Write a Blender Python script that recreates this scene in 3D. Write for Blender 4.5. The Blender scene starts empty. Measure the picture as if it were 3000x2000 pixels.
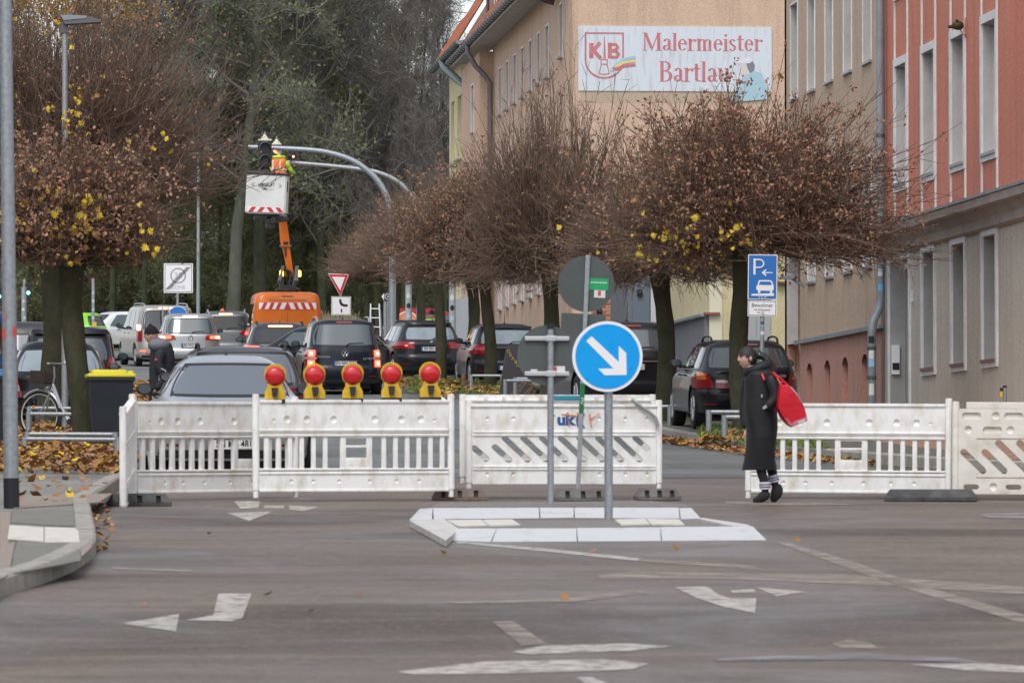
import bpy, bmesh, math, random
import numpy as np
from mathutils import Vector, Matrix, Euler
R = random.Random(7)
NR = np.random.RandomState(11)
C = bpy.context.scene.collection
PI = math.pi
rad = math.radians

# ------------------------------------------------------------------ camera
FPX = 16667.0                       # focal length in pixels of the 3000 px wide photograph (200 mm)
YAW, PITCH = math.atan(1405 / FPX), math.atan(440 / FPX)
CAM = Vector((0, 0, 1.57))
FW = Vector((math.sin(YAW) * math.cos(PITCH), math.cos(YAW) * math.cos(PITCH), math.sin(PITCH)))
RT = Vector((math.cos(YAW), -math.sin(YAW), 0))
UP = RT.cross(FW)
cd = bpy.data.cameras.new('camera')
cam = bpy.data.objects.new('camera', cd); C.objects.link(cam)
cam.location = CAM
cam.rotation_euler = Matrix((RT, UP, -FW)).transposed().to_euler()
cd.lens = 200; cd.sensor_width = 36; cd.clip_start = 0.5; cd.clip_end = 3000
cd.dof.use_dof = True; cd.dof.focus_distance = 118; cd.dof.aperture_fstop = 11
bpy.context.scene.camera = cam

# ------------------------------------------------------------------ sky, sun, exposure
W = bpy.data.worlds.new('World'); bpy.context.scene.world = W; W.use_nodes = True
nt = W.node_tree; bg = nt.nodes['Background']
sky = nt.nodes.new('ShaderNodeTexSky'); sky.sky_type = 'NISHITA'; sky.sun_disc = False
sky.sun_elevation = rad(55); sky.sun_rotation = rad(200); sky.air_density = 1.0; sky.dust_density = 2.0; sky.ozone_density = 1.0
hs = nt.nodes.new('ShaderNodeHueSaturation'); hs.inputs['Saturation'].default_value = 0.33
nt.links.new(sky.outputs[0], hs.inputs['Color']); nt.links.new(hs.outputs[0], bg.inputs[0])
bg.inputs[1].default_value = 0.15
sl = bpy.data.lights.new('sun', 'SUN'); sl.energy = 0.7; sl.angle = rad(25); sl.color = (1.0, 0.97, 0.93)
so = bpy.data.objects.new('sun', sl); C.objects.link(so)
# light comes from behind the camera, high and slightly from the left (overcast)
so.rotation_euler = Vector((0.30, 0.72, -1.1)).to_track_quat('-Z', 'Y').to_euler()
sc = bpy.context.scene
sc.view_settings.view_transform = 'Standard'; sc.view_settings.look = 'None'
sc.view_settings.exposure = 0.62; sc.view_settings.gamma = 1; sc.view_settings.use_curve_mapping = False
sc.render.engine = 'CYCLES'
sc.cycles.use_denoising = True
sc.cycles.max_bounces = 6; sc.cycles.transparent_max_bounces = 12
sc.cycles.use_adaptive_sampling = True

# ------------------------------------------------------------------ ground profile (the street climbs away from the camera)
_gx = [-60, 0, 48.7, 60.6, 75, 90.6, 110, 130, 144, 159, 175, 200, 220, 245, 275, 330, 600]
_gz = [-3.2, -1.57, -.26, .05, .44, .88, 1.54, 2.3, 2.84, 3.3, 3.8, 4.75, 5.45, 5.95, 6.6, 8.2, 16]
_tx = np.arange(-60, 600, 1.0)
_tz = np.interp(_tx, _gx, np.array(_gz) + 1.57)
_k = np.ones(7) / 7
_tz = np.convolve(np.pad(_tz, 3, mode='reflect', reflect_type='odd'), _k, mode='valid')
def G(y): return float(np.interp(y, _tx, _tz))
def slope(y): return (G(y + 2) - G(y - 2)) / 4
def P(px, py, D):
    return CAM + D * (FW + RT * ((px - 1500) / FPX) + UP * ((1000 - py) / FPX))
def col(px, D):                     # ground point under image column px at depth D
    p = P(px, 1300, D); return Vector((p.x, p.y, G(p.y)))
def gd(px, py, lift=0.0):           # ground point seen at pixel (px, py)
    lo, hi = 12.0, 400.0
    for _ in range(46):
        m = (lo + hi) / 2; p = P(px, py, m)
        if p.z > G(p.y) + lift: lo = m
        else: hi = m
    p = P(px, py, hi); return Vector((p.x, p.y, G(p.y) + lift))
def dep(p): return (p - CAM).dot(FW)
def zat(py, D, px=1500): return P(px, py, D).z

# ------------------------------------------------------------------ materials
MATS = {}
def mat(name, c, rough=.6, metal=0., c2=None, ns=4., bump=0., bs=40., coat=0., emit=None, es=0., spec=.5, sc3=(1, 1, 1), alpha=None, lo=.35, hi=.65, det=6):
    if name in MATS: return MATS[name]
    m = bpy.data.materials.new(name); m.use_nodes = True; t = m.node_tree; b = t.nodes['Principled BSDF']
    c = (*c, 1) if len(c) == 3 else c
    b.inputs['Base Color'].default_value = c; b.inputs['Roughness'].default_value = rough
    b.inputs['Metallic'].default_value = metal; b.inputs['Coat Weight'].default_value = coat
    b.inputs['Coat Roughness'].default_value = .05; b.inputs['Specular IOR Level'].default_value = spec
    if emit: b.inputs['Emission Color'].default_value = (*emit, 1); b.inputs['Emission Strength'].default_value = es
    if c2 is not None or bump or alpha:
        tc = t.nodes.new('ShaderNodeTexCoord'); mp = t.nodes.new('ShaderNodeMapping'); mp.inputs['Scale'].default_value = sc3
        t.links.new(tc.outputs['Object'], mp.inputs[0])
    if c2 is not None:
        n = t.nodes.new('ShaderNodeTexNoise'); n.inputs['Scale'].default_value = ns; n.inputs['Detail'].default_value = det; n.inputs['Roughness'].default_value = .65
        t.links.new(mp.outputs[0], n.inputs['Vector'])
        r = t.nodes.new('ShaderNodeValToRGB'); r.color_ramp.elements[0].position = lo; r.color_ramp.elements[1].position = hi
        r.color_ramp.elements[0].color = c; r.color_ramp.elements[1].color = (*c2, 1)
        t.links.new(n.outputs[0], r.inputs[0]); t.links.new(r.outputs[0], b.inputs['Base Color'])
    if bump:
        n2 = t.nodes.new('ShaderNodeTexNoise'); n2.inputs['Scale'].default_value = bs; n2.inputs['Detail'].default_value = 3
        t.links.new(mp.outputs[0], n2.inputs['Vector'])
        bp = t.nodes.new('ShaderNodeBump'); bp.inputs['Strength'].default_value = bump; bp.inputs['Distance'].default_value = .02
        t.links.new(n2.outputs[0], bp.inputs['Height']); t.links.new(bp.outputs[0], b.inputs['Normal'])
    if alpha:
        n3 = t.nodes.new('ShaderNodeTexNoise'); n3.inputs['Scale'].default_value = alpha[0]; n3.inputs['Detail'].default_value = 8; n3.inputs['Roughness'].default_value = .7
        t.links.new(mp.outputs[0], n3.inputs['Vector'])
        mr = t.nodes.new('ShaderNodeMapRange'); mr.inputs[1].default_value = alpha[1]; mr.inputs[2].default_value = alpha[2]
        mr.inputs[3].default_value = alpha[3]; mr.inputs[4].default_value = alpha[4]
        t.links.new(n3.outputs[0], mr.inputs[0]); t.links.new(mr.outputs[0], b.inputs['Alpha'])
    MATS[name] = m; return m

# ------------------------------------------------------------------ mesh helpers
class MB:
    def __init__(s): s.v = []; s.f = []
    def add(s, vs, fs):
        o = len(s.v); s.v += [tuple(v) for v in vs]; s.f += [tuple(i + o for i in f) for f in fs]; return s
    def box(s, x0, x1, y0, y1, z0, z1):
        vs = [(x0, y0, z0), (x1, y0, z0), (x1, y1, z0), (x0, y1, z0), (x0, y0, z1), (x1, y0, z1), (x1, y1, z1), (x0, y1, z1)]
        return s.add(vs, [(0, 3, 2, 1), (4, 5, 6, 7), (0, 1, 5, 4), (1, 2, 6, 5), (2, 3, 7, 6), (3, 0, 4, 7)])
    def rbox(s, x0, x1, y0, y1, z0, z1, b=.02):       # chamfered box
        bm = bmesh.new(); bmesh.ops.create_cube(bm, size=1)
        for v in bm.verts:
            v.co = Vector(((x0 + x1) / 2 + v.co.x * (x1 - x0), (y0 + y1) / 2 + v.co.y * (y1 - y0), (z0 + z1) / 2 + v.co.z * (z1 - z0)))
        bmesh.ops.bevel(bm, geom=bm.edges[:], offset=b, segments=2, affect='EDGES', profile=.6)
        s.add([v.co[:] for v in bm.verts], [[v.index for v in f.verts] for f in bm.faces]) if not bm.verts.index_update() else 0
        bm.free(); return s
    def tube(s, pts, rs, n=8, cap=True):
        pts = [Vector(p) for p in pts]
        if not isinstance(rs, (list, tuple)): rs = [rs] * len(pts)
        o = len(s.v); prev = None
        for i, p in enumerate(pts):
            d = (pts[min(i + 1, len(pts) - 1)] - pts[max(i - 1, 0)]).normalized()
            if prev is None: a = d.orthogonal().normalized()
            else:
                a = (prev - d * prev.dot(d))
                a = a.normalized() if a.length > 1e-6 else d.orthogonal().normalized()
            prev = a; b = d.cross(a)
            for k in range(n):
                t = 2 * PI * k / n; s.v.append(tuple(p + (a * math.cos(t) + b * math.sin(t)) * rs[i]))
        for i in range(len(pts) - 1):
            for k in range(n):
                k2 = (k + 1) % n
                s.f.append((o + i * n + k, o + i * n + k2, o + (i + 1) * n + k2, o + (i + 1) * n + k))
        if cap:
            s.f.append(tuple(o + k for k in reversed(range(n)))); s.f.append(tuple(o + (len(pts) - 1) * n + k for k in range(n)))
        return s
    def prism(s, poly, y0, y1):                       # polygon in XZ, front (y0) faces -Y; counter-clockwise seen from the front
        n = len(poly); vs = [(x, y0, z) for x, z in poly] + [(x, y1, z) for x, z in poly]
        fs = [tuple(range(n)), tuple(reversed(range(n, 2 * n)))] + [(i, i + n, (i + 1) % n + n, (i + 1) % n) for i in range(n)]
        return s.add(vs, fs)
    def lathe(s, prof, n=20, axis='z', cen=(0, 0, 0)):
        o = len(s.v)
        for r, h in prof:
            for k in range(n):
                t = 2 * PI * k / n; a, b = r * math.cos(t), r * math.sin(t)
                p = (a, b, h) if axis == 'z' else ((a, h, b) if axis == 'y' else (h, a, b))
                s.v.append((p[0] + cen[0], p[1] + cen[1], p[2] + cen[2]))
        for i in range(len(prof) - 1):
            for k in range(n):
                k2 = (k + 1) % n; s.f.append((o + i * n + k, o + i * n + k2, o + (i + 1) * n + k2, o + (i + 1) * n + k))
        s.f.append(tuple(o + k for k in reversed(range(n)))); s.f.append(tuple(o + (len(prof) - 1) * n + k for k in range(n)))
        return s
    def sphere(s, c, r, n=12, m=8, sc3=(1, 1, 1)):
        prof = [(max(r * math.sin(PI * j / m), 1e-4), -r * math.cos(PI * j / m)) for j in range(m + 1)]
        o = len(s.v); s.lathe(prof, n)
        for i in range(o, len(s.v)):
            x, y, z = s.v[i]; s.v[i] = (c[0] + x * sc3[0], c[1] + y * sc3[1], c[2] + z * sc3[2])
        return s
    def xf(s, M):
        s.v = [tuple(M @ Vector(v)) for v in s.v]; return s
    def mesh(s, name, m, smooth=False, ang=40):
        me = bpy.data.meshes.new(name); me.from_pydata(s.v, [], s.f)
        if m: me.materials.append(m)
        if smooth:
            me.shade_smooth()
            try: me.set_sharp_from_angle(angle=rad(ang))
            except Exception: pass
        me.validate(); return me
def link(name, me, parent=None, loc=(0, 0, 0), rot=(0, 0, 0), scale=None):
    o = bpy.data.objects.new(name, me); C.objects.link(o); o.location = loc; o.rotation_euler = rot
    if scale is not None: o.scale = scale if hasattr(scale, '__len__') else (scale,) * 3
    if parent is not None: o.parent = parent
    return o
def ob(name, mb, m, parent=None, smooth=False, loc=(0, 0, 0), rot=(0, 0, 0), ang=40, kind=None):
    o = link(name, mb.mesh(name, m, smooth, ang), parent, loc, rot)
    if kind: o['kind'] = kind
    return o
def fixn(o):
    bm = bmesh.new(); bm.from_mesh(o.data); bmesh.ops.recalc_face_normals(bm, faces=bm.faces); bm.to_mesh(o.data); bm.free(); return o
def tag(o, label, cat=None, group=None, kind=None):
    if label: o['label'] = label
    if cat: o['category'] = cat
    if group: o['group'] = group
    if kind: o['kind'] = kind
    return o
def thing(name, label, cat, loc=(0, 0, 0), rot=(0, 0, 0), group=None):
    return tag(link(name, None, None, loc, rot), label, cat, group)
def txt(s, size, m, parent, loc, rot=(PI / 2, 0, 0), name='lettering', ext=.002, off=0., align='CENTER', shear=0., sp=1., sx=1.):
    c = bpy.data.curves.new(name, 'FONT'); c.body = s; c.size = size; c.extrude = ext; c.offset = off; c.align_x = align; c.align_y = 'CENTER'
    c.shear = shear; c.space_character = sp; c.resolution_u = 3; c.materials.append(m)
    o = bpy.data.objects.new(name, c); me = bpy.data.meshes.new_from_object(o); bpy.data.objects.remove(o); me.name = name
    if not me.materials: me.materials.append(m)
    return link(name, me, parent, loc, rot, (sx, 1, 1))
def tubes_np(P0, P1, r0, r1, n=3):                     # many thin tapered sticks at once -> (verts, faces)
    P0 = np.asarray(P0, float); P1 = np.asarray(P1, float); r0 = np.asarray(r0, float); r1 = np.asarray(r1, float)
    d = P1 - P0; L = np.linalg.norm(d, axis=1, keepdims=True) + 1e-9; d = d / L
    h = np.where(np.abs(d[:, 2:3]) < .9, np.array([[0, 0, 1.]]), np.array([[1., 0, 0]]))
    a = np.cross(d, h); a /= np.linalg.norm(a, axis=1, keepdims=True); b = np.cross(d, a)
    N = len(P0); V = np.zeros((N, 2 * n, 3))
    for k in range(n):
        t = 2 * PI * k / n; w = a * math.cos(t) + b * math.sin(t)
        V[:, k] = P0 + w * r0[:, None]; V[:, n + k] = P1 + w * r1[:, None]
    base = (np.arange(N) * 2 * n)[:, None]
    F = np.concatenate([base + np.array([[k, (k + 1) % n, n + (k + 1) % n, n + k]]) for k in range(n)], axis=0)
    return V.reshape(-1, 3), F
def np_mesh(name, V, F, m, smooth=False):              # quads
    me = bpy.data.meshes.new(name); V = np.asarray(V, np.float32); F = np.asarray(F, np.int32); k = F.shape[1]
    me.vertices.add(len(V)); me.vertices.foreach_set('co', V.ravel())
    me.loops.add(F.size); me.loops.foreach_set('vertex_index', F.ravel())
    me.polygons.add(len(F)); me.polygons.foreach_set('loop_start', np.arange(0, F.size, k, dtype=np.int32))
    try: me.polygons.foreach_set('loop_total', np.full(len(F), k, dtype=np.int32))
    except Exception: pass
    me.update(calc_edges=True)
    if m: me.materials.append(m)
    if smooth: me.shade_smooth()
    return me
# ------------------------------------------------------------------ ground
def ground_mat(name, c, c2, streak, wet=.45, speck=.5):
    m = bpy.data.materials.new(name); m.use_nodes = True; t = m.node_tree; b = t.nodes['Principled BSDF']; L = t.links.new
    ge = t.nodes.new('ShaderNodeNewGeometry')
    def nz(scale, s3, det=6, r=.6, dist=0):
        mp = t.nodes.new('ShaderNodeMapping'); mp.inputs['Scale'].default_value = s3; L(ge.outputs['Position'], mp.inputs[0])
        n = t.nodes.new('ShaderNodeTexNoise'); n.inputs['Scale'].default_value = scale; n.inputs['Detail'].default_value = det; n.inputs['Roughness'].default_value = r
        n.inputs['Distortion'].default_value = dist; L(mp.outputs[0], n.inputs['Vector']); return n.outputs[0]
    def mix(f, a, bb, lo, hi):
        mr = t.nodes.new('ShaderNodeMapRange'); mr.inputs[1].default_value = lo; mr.inputs[2].default_value = hi; L(f, mr.inputs[0])
        x = t.nodes.new('ShaderNodeMix'); x.data_type = 'RGBA'; L(mr.outputs[0], x.inputs[0])
        for i, q in ((6, a), (7, bb)):
            if hasattr(q, 'links'): L(q, x.inputs[i])
            else: x.inputs[i].default_value = (*q, 1)
        return x.outputs[2]
    big = nz(.35, (1, .5, 1), 5, .6, .6); med = nz(2.2, (.35, 1, 1), 6, .65, .4); fine = nz(38, (1, 1, 1), 3, .7)
    st = nz(1.0, streak, 6, .62, .5); st2 = nz(1.9, (streak[0] * .8, streak[1] * 1.2, 1), 5, .6, .3)
    k = mix(big, c, c2, .38, .62)
    k = mix(nz(.16, (.6, 1.6, 1), 4, .55, .8), k, tuple(v * .62 for v in c), .50, .62)
    k = mix(med, k, tuple(v * .6 for v in c), .52, .78)
    k = mix(st, k, tuple(min(1, v * 1.35) for v in c2), .52, .9)
    k = mix(st2, k, tuple(v * .68 for v in c), .54, .85)
    k = mix(nz(11, (1, .8, 1), 4, .7), k, tuple(v * .72 for v in c), .50, .72)
    k = mix(nz(17, (1, .8, 1), 3, .7), k, tuple(v * 1.35 for v in c2), .56, .75)
    k = mix(nz(130, (1, 1, 1), 2, .8), k, tuple(v * .45 for v in c), .55, .8)
    k = mix(fine, k, tuple(v * 1.9 for v in c2), .60 - .1 * speck, .95)
    L(k, b.inputs['Base Color'])
    rr = t.nodes.new('ShaderNodeMapRange'); rr.inputs[1].default_value = .35; rr.inputs[2].default_value = .65; rr.inputs[3].default_value = wet; rr.inputs[4].default_value = .85
    L(big, rr.inputs[0]); L(rr.outputs[0], b.inputs['Roughness'])
    bp = t.nodes.new('ShaderNodeBump'); bp.inputs['Strength'].default_value = .5; bp.inputs['Distance'].default_value = .01
    L(fine, bp.inputs['Height']); bp.inputs['Strength'].default_value = .8; L(bp.outputs[0], b.inputs['Normal']); MATS[name] = m; return m
M_near = ground_mat('junction_asphalt', (.118, .090, .071), (.190, .152, .123), (.42, 1.3, 1), .36)
M_far = ground_mat('street_asphalt', (.132, .146, .142), (.175, .188, .183), (1.6, .12, 1), .38)
M_side = ground_mat('sidewalk_concrete', (.20, .195, .175), (.27, .26, .235), (1, 1, 1), .6)
M_dirt = ground_mat('verge_earth', (.075, .065, .042), (.11, .12, .05), (1, 1, 1), .8)

def sheet(name, xs, y0, y1, lift, m, step=1.0, side=.14, parent=None, x1f=None, x0f=None):
    n = max(2, int((y1 - y0) / step) + 1); mb = MB(); ys = np.linspace(y0, y1, n)
    rows = []
    for y in ys:
        a = x0f(y) if x0f else xs[0]; b = x1f(y) if x1f else xs[1]
        z = G(y) + lift
        mb.v += [(a, y, z - side), (a, y, z), (b, y, z), (b, y, z - side)]
    for i in range(n - 1):
        o = i * 4
        mb.f += [(o + 1, o + 2, o + 6, o + 5), (o, o + 1, o + 5, o + 4), (o + 2, o + 3, o + 7, o + 6)]
    mb.f += [(0, 3, 2, 1), (n * 4 - 4, n * 4 - 3, n * 4 - 2, n * 4 - 1)]
    o = ob(name, mb, m, parent); fixn(o)
    o['kind'] = 'structure'; return o
# ground sheet to the horizon
mb = MB(); xs = [-1500, -300, -60, -20, 0, 20, 60, 300, 1500]
ys = list(range(-60, 90, 3)) + list(range(90, 330, 3)) + [360, 420, 500, 590]
for y in ys:
    for x in xs: mb.v.append((x, y, G(y) - .03))
for i in range(len(ys) - 1):
    for j in range(len(xs) - 1):
        a = i * len(xs) + j; mb.f.append((a, a + 1, a + 1 + len(xs), a + len(xs)))
ob('ground', mb, M_dirt)['kind'] = 'structure'
far = MB(); far.add([(-1500, 588, G(590)), (1500, 588, G(590)), (1500, 2600, G(590) + 10), (-1500, 2600, G(590) + 10)], [(0, 1, 2, 3)])
ob('terrain', far, M_dirt)['kind'] = 'structure'
sheet('junction_road', (-60, 75), 0, 65.2, .0, M_near, side=.02)
sheet('street', (1.0, 10.4), 65.2, 214, .0, M_far, side=.02)
sheet('cross_street', (-60, 60), 198, 219, .006, M_far, side=.02)

# right pavement with its rounded corner, cobbles and clinker pavers
def rk(y):                                             # kerb line of the right pavement
    t = max(0., (84 - y)); return 10.15 + (t ** 2) * .0062 + (max(0, 69.5 - y) ** 2.2) * .10
def tile_mat(name, c, c2, mortar, bw, bh, mort=.012):
    m = bpy.data.materials.new(name); m.use_nodes = True; t = m.node_tree; b = t.nodes['Principled BSDF']; L = t.links.new
    ge = t.nodes.new('ShaderNodeNewGeometry'); br = t.nodes.new('ShaderNodeTexBrick')
    br.inputs['Color1'].default_value = (*c, 1); br.inputs['Color2'].default_value = (*c2, 1); br.inputs['Mortar'].default_value = (*mortar, 1)
    br.inputs['Scale'].default_value = 1; br.inputs['Brick Width'].default_value = bw; br.inputs['Row Height'].default_value = bh; br.inputs['Mortar Size'].default_value = mort
    L(ge.outputs['Position'], br.inputs['Vector']); n = t.nodes.new('ShaderNodeTexNoise'); n.inputs['Scale'].default_value = 1.3; n.inputs['Detail'].default_value = 6
    L(ge.outputs['Position'], n.inputs['Vector'])
    x = t.nodes.new('ShaderNodeMix'); x.data_type = 'RGBA'; x.blend_type = 'MULTIPLY'; x.inputs[0].default_value = .5
    L(br.outputs[0], x.inputs[6]); L(n.outputs[0], x.inputs[7]); L(x.outputs[2], b.inputs['Base Color']); b.inputs['Roughness'].default_value = .75
    bp = t.nodes.new('ShaderNodeBump'); bp.inputs['Strength'].default_value = .6; bp.inputs['Distance'].default_value = .01; bp.invert = True
    L(br.outputs['Fac'], bp.inputs['Height']); L(bp.outputs[0], b.inputs['Normal']); MATS[name] = m; return m
M_cob = tile_mat('cobbles', (.26, .26, .25), (.17, .17, .165), (.09, .10, .06), .11, .11, .016)
M_clk = tile_mat('clinker', (.50, .30, .20), (.42, .25, .17), (.20, .13, .09), .21, .42, .012)
sheet('pavement_right', (10.3, 14.7), 62.5, 196, .12, M_cob, side=.14, x0f=lambda y: rk(y) + .15, x1f=lambda y: max(14.7, rk(y) + .6))
sheet('pavement_path', (11.9, 14.58), 64.6, 92, .125, M_clk, side=.004, x0f=lambda y: max(12.0, rk(y) + .2) if y > 71 else rk(y) + .22, x1f=lambda y: max(14.58, rk(y) + .5))
sheet('pavement_far_side', (14.7, 60), 60, 110, .10, M_clk, side=.12, x0f=lambda y: max(14.7, rk(y) + .5))

M_kerb = mat('kerb_granite', (.40, .375, .335), .8, c2=(.26, .24, .21), ns=6, bump=.3, bs=60)
M_kerbw = mat('kerb_white', (.56, .57, .58), .7, c2=(.30, .285, .26), ns=5, lo=.55, hi=.9, bump=.15, bs=30)
def kerb_line(name, pts, lift=.12, w=.14, m=None, hgt=None, piece=1.0, label=None):
    """kerb stones laid along a ground line, each stone an object"""
    root = link(name, None); root['kind'] = 'structure'
    if label: root['label'] = label
    pts = [Vector((p[0], p[1], 0)) for p in pts]; segs = []
    acc = [0]
    for a, b in zip(pts, pts[1:]): acc.append(acc[-1] + (b - a).length)
    n = max(1, int(round(acc[-1] / piece)))
    def at(s):
        for i in range(len(pts) - 1):
            if s <= acc[i + 1] or i == len(pts) - 2:
                return pts[i].lerp(pts[i + 1], (s - acc[i]) / max(1e-6, acc[i + 1] - acc[i]))
    for i in range(n):
        a = at(acc[-1] * i / n); b = at(acc[-1] * (i + 1) / n); d = (b - a).normalized(); a = a + d * .006; b = b - d * .006
        nrm = Vector((-d.y, d.x, 0)) * w; za, zb = G(a.y), G(b.y); l = lift + R.uniform(-.004, .004)
        mb = MB(); ch = .02
        vs = [a, b, b + nrm, a + nrm]
        lo = [(v.x, v.y, (za, zb, zb, za)[k] - .05) for k, v in enumerate(vs)]
        mid = [(v.x, v.y, (za, zb, zb, za)[k] + l - ch) for k, v in enumerate(vs)]
        top = [a + nrm * (ch / w), b + nrm * (ch / w), b + nrm, a + nrm]
        top = [(v.x, v.y, (za, zb, zb, za)[k] + l) for k, v in enumerate(top)]
        mb.add(lo + mid + top, [(0, 1, 5, 4), (1, 2, 6, 5), (2, 3, 7, 6), (3, 0, 4, 7), (4, 5, 9, 8), (5, 6, 10, 9), (6, 7, 11, 10), (7, 4, 8, 11), (8, 9, 10, 11)])
        o = ob('kerb_stone', mb, m or M_kerb, root); fixn(o)
    return root
kerb_line('kerb', [(rk(y), y) for y in np.arange(64.0, 100, 1)][::-1], piece=1.0)
kerb_line('kerb', [(10.15, y) for y in (195, 100)], piece=2.0)

# left pavement: nose at the junction, tree bay, parking bay, bulb-out
edge_near = [gd(*p) for p in [(-500, 1990), (0, 1747), (95, 1720), (191, 1686), (250, 1652), (283, 1625), (279, 1586), (268, 1530), (260, 1494), (298, 1468), (344, 1433)]]
K = [(p.x, p.y) for p in edge_near]
K += [(1.05, 62), (1.15, 66), (1.2, 82), (-.75, 84), (-.75, 107), (2.0, 110), (2.35, 114), (2.4, 128), (1.6, 134), (1.1, 140), (1.1, 196)]
def left_edge(y):
    best = None
    for a, b in zip(K, K[1:]):
        if min(a[1], b[1]) <= y <= max(a[1], b[1]) and a[1] != b[1]:
            x = a[0] + (b[0] - a[0]) * (y - a[1]) / (b[1] - a[1]); best = x if best is None else max(best, x)
    return best if best is not None else K[0][0]
mb = MB(); ring = [(x - .0, y) for x, y in K]
ys = sorted(set([y for _, y in K] + list(np.arange(K[0][1], 196, 1.0))))
for y in ys: mb.v += [(-40, y, G(y) + .108), (left_edge(y) - .10, y, G(y) + .108)]
for i in range(len(ys) - 1): mb.f.append((2 * i, 2 * i + 1, 2 * i + 3, 2 * i + 2))
ob('pavement_left', mb, M_side)['kind'] = 'structure'
kerb_line('kerb', K, lift=.125, piece=1.0, w=.15)
# white and grey slabs set in the left pavement
M_slab = mat('white_slab', (.70, .67, .60), .7, c2=(.52, .48, .42), ns=6, bump=.2, bs=20)
M_slabg = mat('grey_slab', (.22, .21, .18), .8, c2=(.15, .15, .12), ns=9, bump=.3, bs=30)
M_slabp = mat('pink_setts', (.34, .27, .22), .85, c2=(.24, .2, .17), ns=25, bump=.5, bs=25)
slabs = link('slab_field', None); slabs['kind'] = 'structure'; slabs['label'] = 'concrete slabs and white tactile plates of the left pavement'
def ground_poly(name, pix, m, lift, parent=None, h=.0):
    ps = [gd(x, y, lift) for x, y in pix]; c = sum(ps, Vector()) / len(ps); mb = MB()
    n = len(ps)
    if h: 
        mb.add([tuple(p - c) for p in ps] + [tuple(p - c - Vector((0, 0, h))) for p in ps], [tuple(range(n))] + [(i, (i + 1) % n, (i + 1) % n + n, i + n) for i in range(n)])
    else: mb.add([tuple(p - c) for p in ps], [tuple(range(n))])
    o = ob(name, mb, m, parent, loc=c); fixn(o)
    if o.data.polygons[0].normal.z < 0: o.data.flip_normals()
    return o
for q, m in (([(28, 1537), (128, 1543), (128, 1585), (22, 1577)], M_slab), ([(131, 1543), (228, 1545), (233, 1586), (130, 1586)], M_slab),
             ([(38, 1492), (215, 1492), (222, 1540), (34, 1530)], M_slabg), ([(52, 1582), (232, 1590), (238, 1640), (30, 1680)], M_slabg),
             ([(0, 1500), (32, 1497), (25, 1600), (0, 1640)], M_slabp), ([(230, 1497), (258, 1497), (270, 1600), (238, 1630)], M_slabp),
             ([(-90, 1640), (44, 1585), (26, 1682), (-90, 1740)], M_slabp), ([(52, 1450), (330, 1444), (290, 1470), (40, 1488)], M_slabp)):
    ground_poly('slab', q, m, .118 if m is not M_slab else .123, slabs, h=.01)

# ------------------------------------------------------------------ painted, worn markings
M_mark = mat('worn_white_paint', (.52, .48, .43), .7, alpha=(7, .33, .55, .05, .95))
M_mark2 = mat('dusty_old_paint', (.36, .30, .255), .75, alpha=(2.2, .30, .62, .0, .85))
M_wet = mat('wet_film', (.30, .32, .38), .25, alpha=(1.5, .35, .6, .0, .75))
def mark(pix, m=M_mark, lift=.004, name='road_marking', label=None):
    o = ground_poly(name, pix, m, lift); o['kind'] = 'structure'
    if label: o['label'] = label
    return o
def c7(x, y): return (1000 + x * .85034, 1600 + y * .851)
mark([(355, 1825), (525, 1797), (515, 1848)], label='worn white arrow head painted on the junction, far left')
mark([(545, 1815), (625, 1800), (640, 1737), (737, 1737), (710, 1808), (680, 1818)])
mark([(685, 1467), (762, 1467), (757, 1487), (705, 1490)]); mark([(665, 1502), (800, 1497), (730, 1525)])
mark([(775, 1480), (832, 1480), (832, 1488), (772, 1488)]); mark([(848, 1480), (935, 1484), (890, 1496), (848, 1492)])
mark([(1335, 1589), (1345, 1585), (1600, 1606), (1880, 1634), (1870, 1642), (1590, 1614)])
mark([(1870, 1634), (2200, 1655), (2230, 1668), (1870, 1643)], M_mark2)
mark([(2270, 1586), (2300, 1586), (2500, 1644), (2700, 1715), (3005, 1800), (3005, 1826), (2670, 1728), (2470, 1658)], M_mark2)
mark([c7(880, 100), c7(1000, 86), c7(1700, 95), c7(2100, 120), c7(2352, 140), c7(2352, 165), c7(1900, 135), c7(1300, 110), c7(900, 112)], M_mark2)
mark([c7(1150, 140), c7(1260, 137), c7(1300, 165), c7(1340, 178), c7(1430, 178), c7(1425, 228), c7(1310, 205), c7(1220, 175)])
mark([c7(1430, 140), c7(1600, 155), c7(1500, 171)]); mark([c7(1340, 150), c7(1420, 146), c7(1430, 156), c7(1350, 160)])
mark([c7(520, 258), c7(590, 255), c7(710, 335), c7(620, 340)], M_mark2, .006)
mark([c7(590, 362), c7(700, 340), c7(1000, 333), c7(1140, 342), c7(1000, 358), c7(650, 370)])
mark([c7(190, 430), c7(500, 395), c7(900, 388), c7(1060, 402), c7(1000, 422), c7(600, 435), c7(260, 440)])
mark([c7(1690, 335), c7(1740, 320), c7(1820, 330), c7(1850, 350), c7(1730, 350)], M_mark2)
mark([c7(1960, 405), c7(2200, 400), c7(2360, 410), c7(2360, 434), c7(2150, 425)])
mark([c7(1290, 385), c7(1500, 375), c7(1800, 368), c7(2100, 380), c7(2230, 400), c7(1800, 385), c7(1300, 392)], M_wet, .008, 'wet_streak')
mark([c7(350, 190), c7(760, 180), c7(1000, 150), c7(1060, 158), c7(800, 190), c7(400, 196)], M_mark2, .005)
mark([c7(810, 450), c7(860, 448), c7(930, 475), c7(850, 475)])
mark([(330, 1660), (560, 1668), (560, 1674), (330, 1666)], M_mark2)
mark([(2120, 1468), (2400, 1470), (2500, 1477), (2300, 1480), (2130, 1474)], M_mark2)
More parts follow.
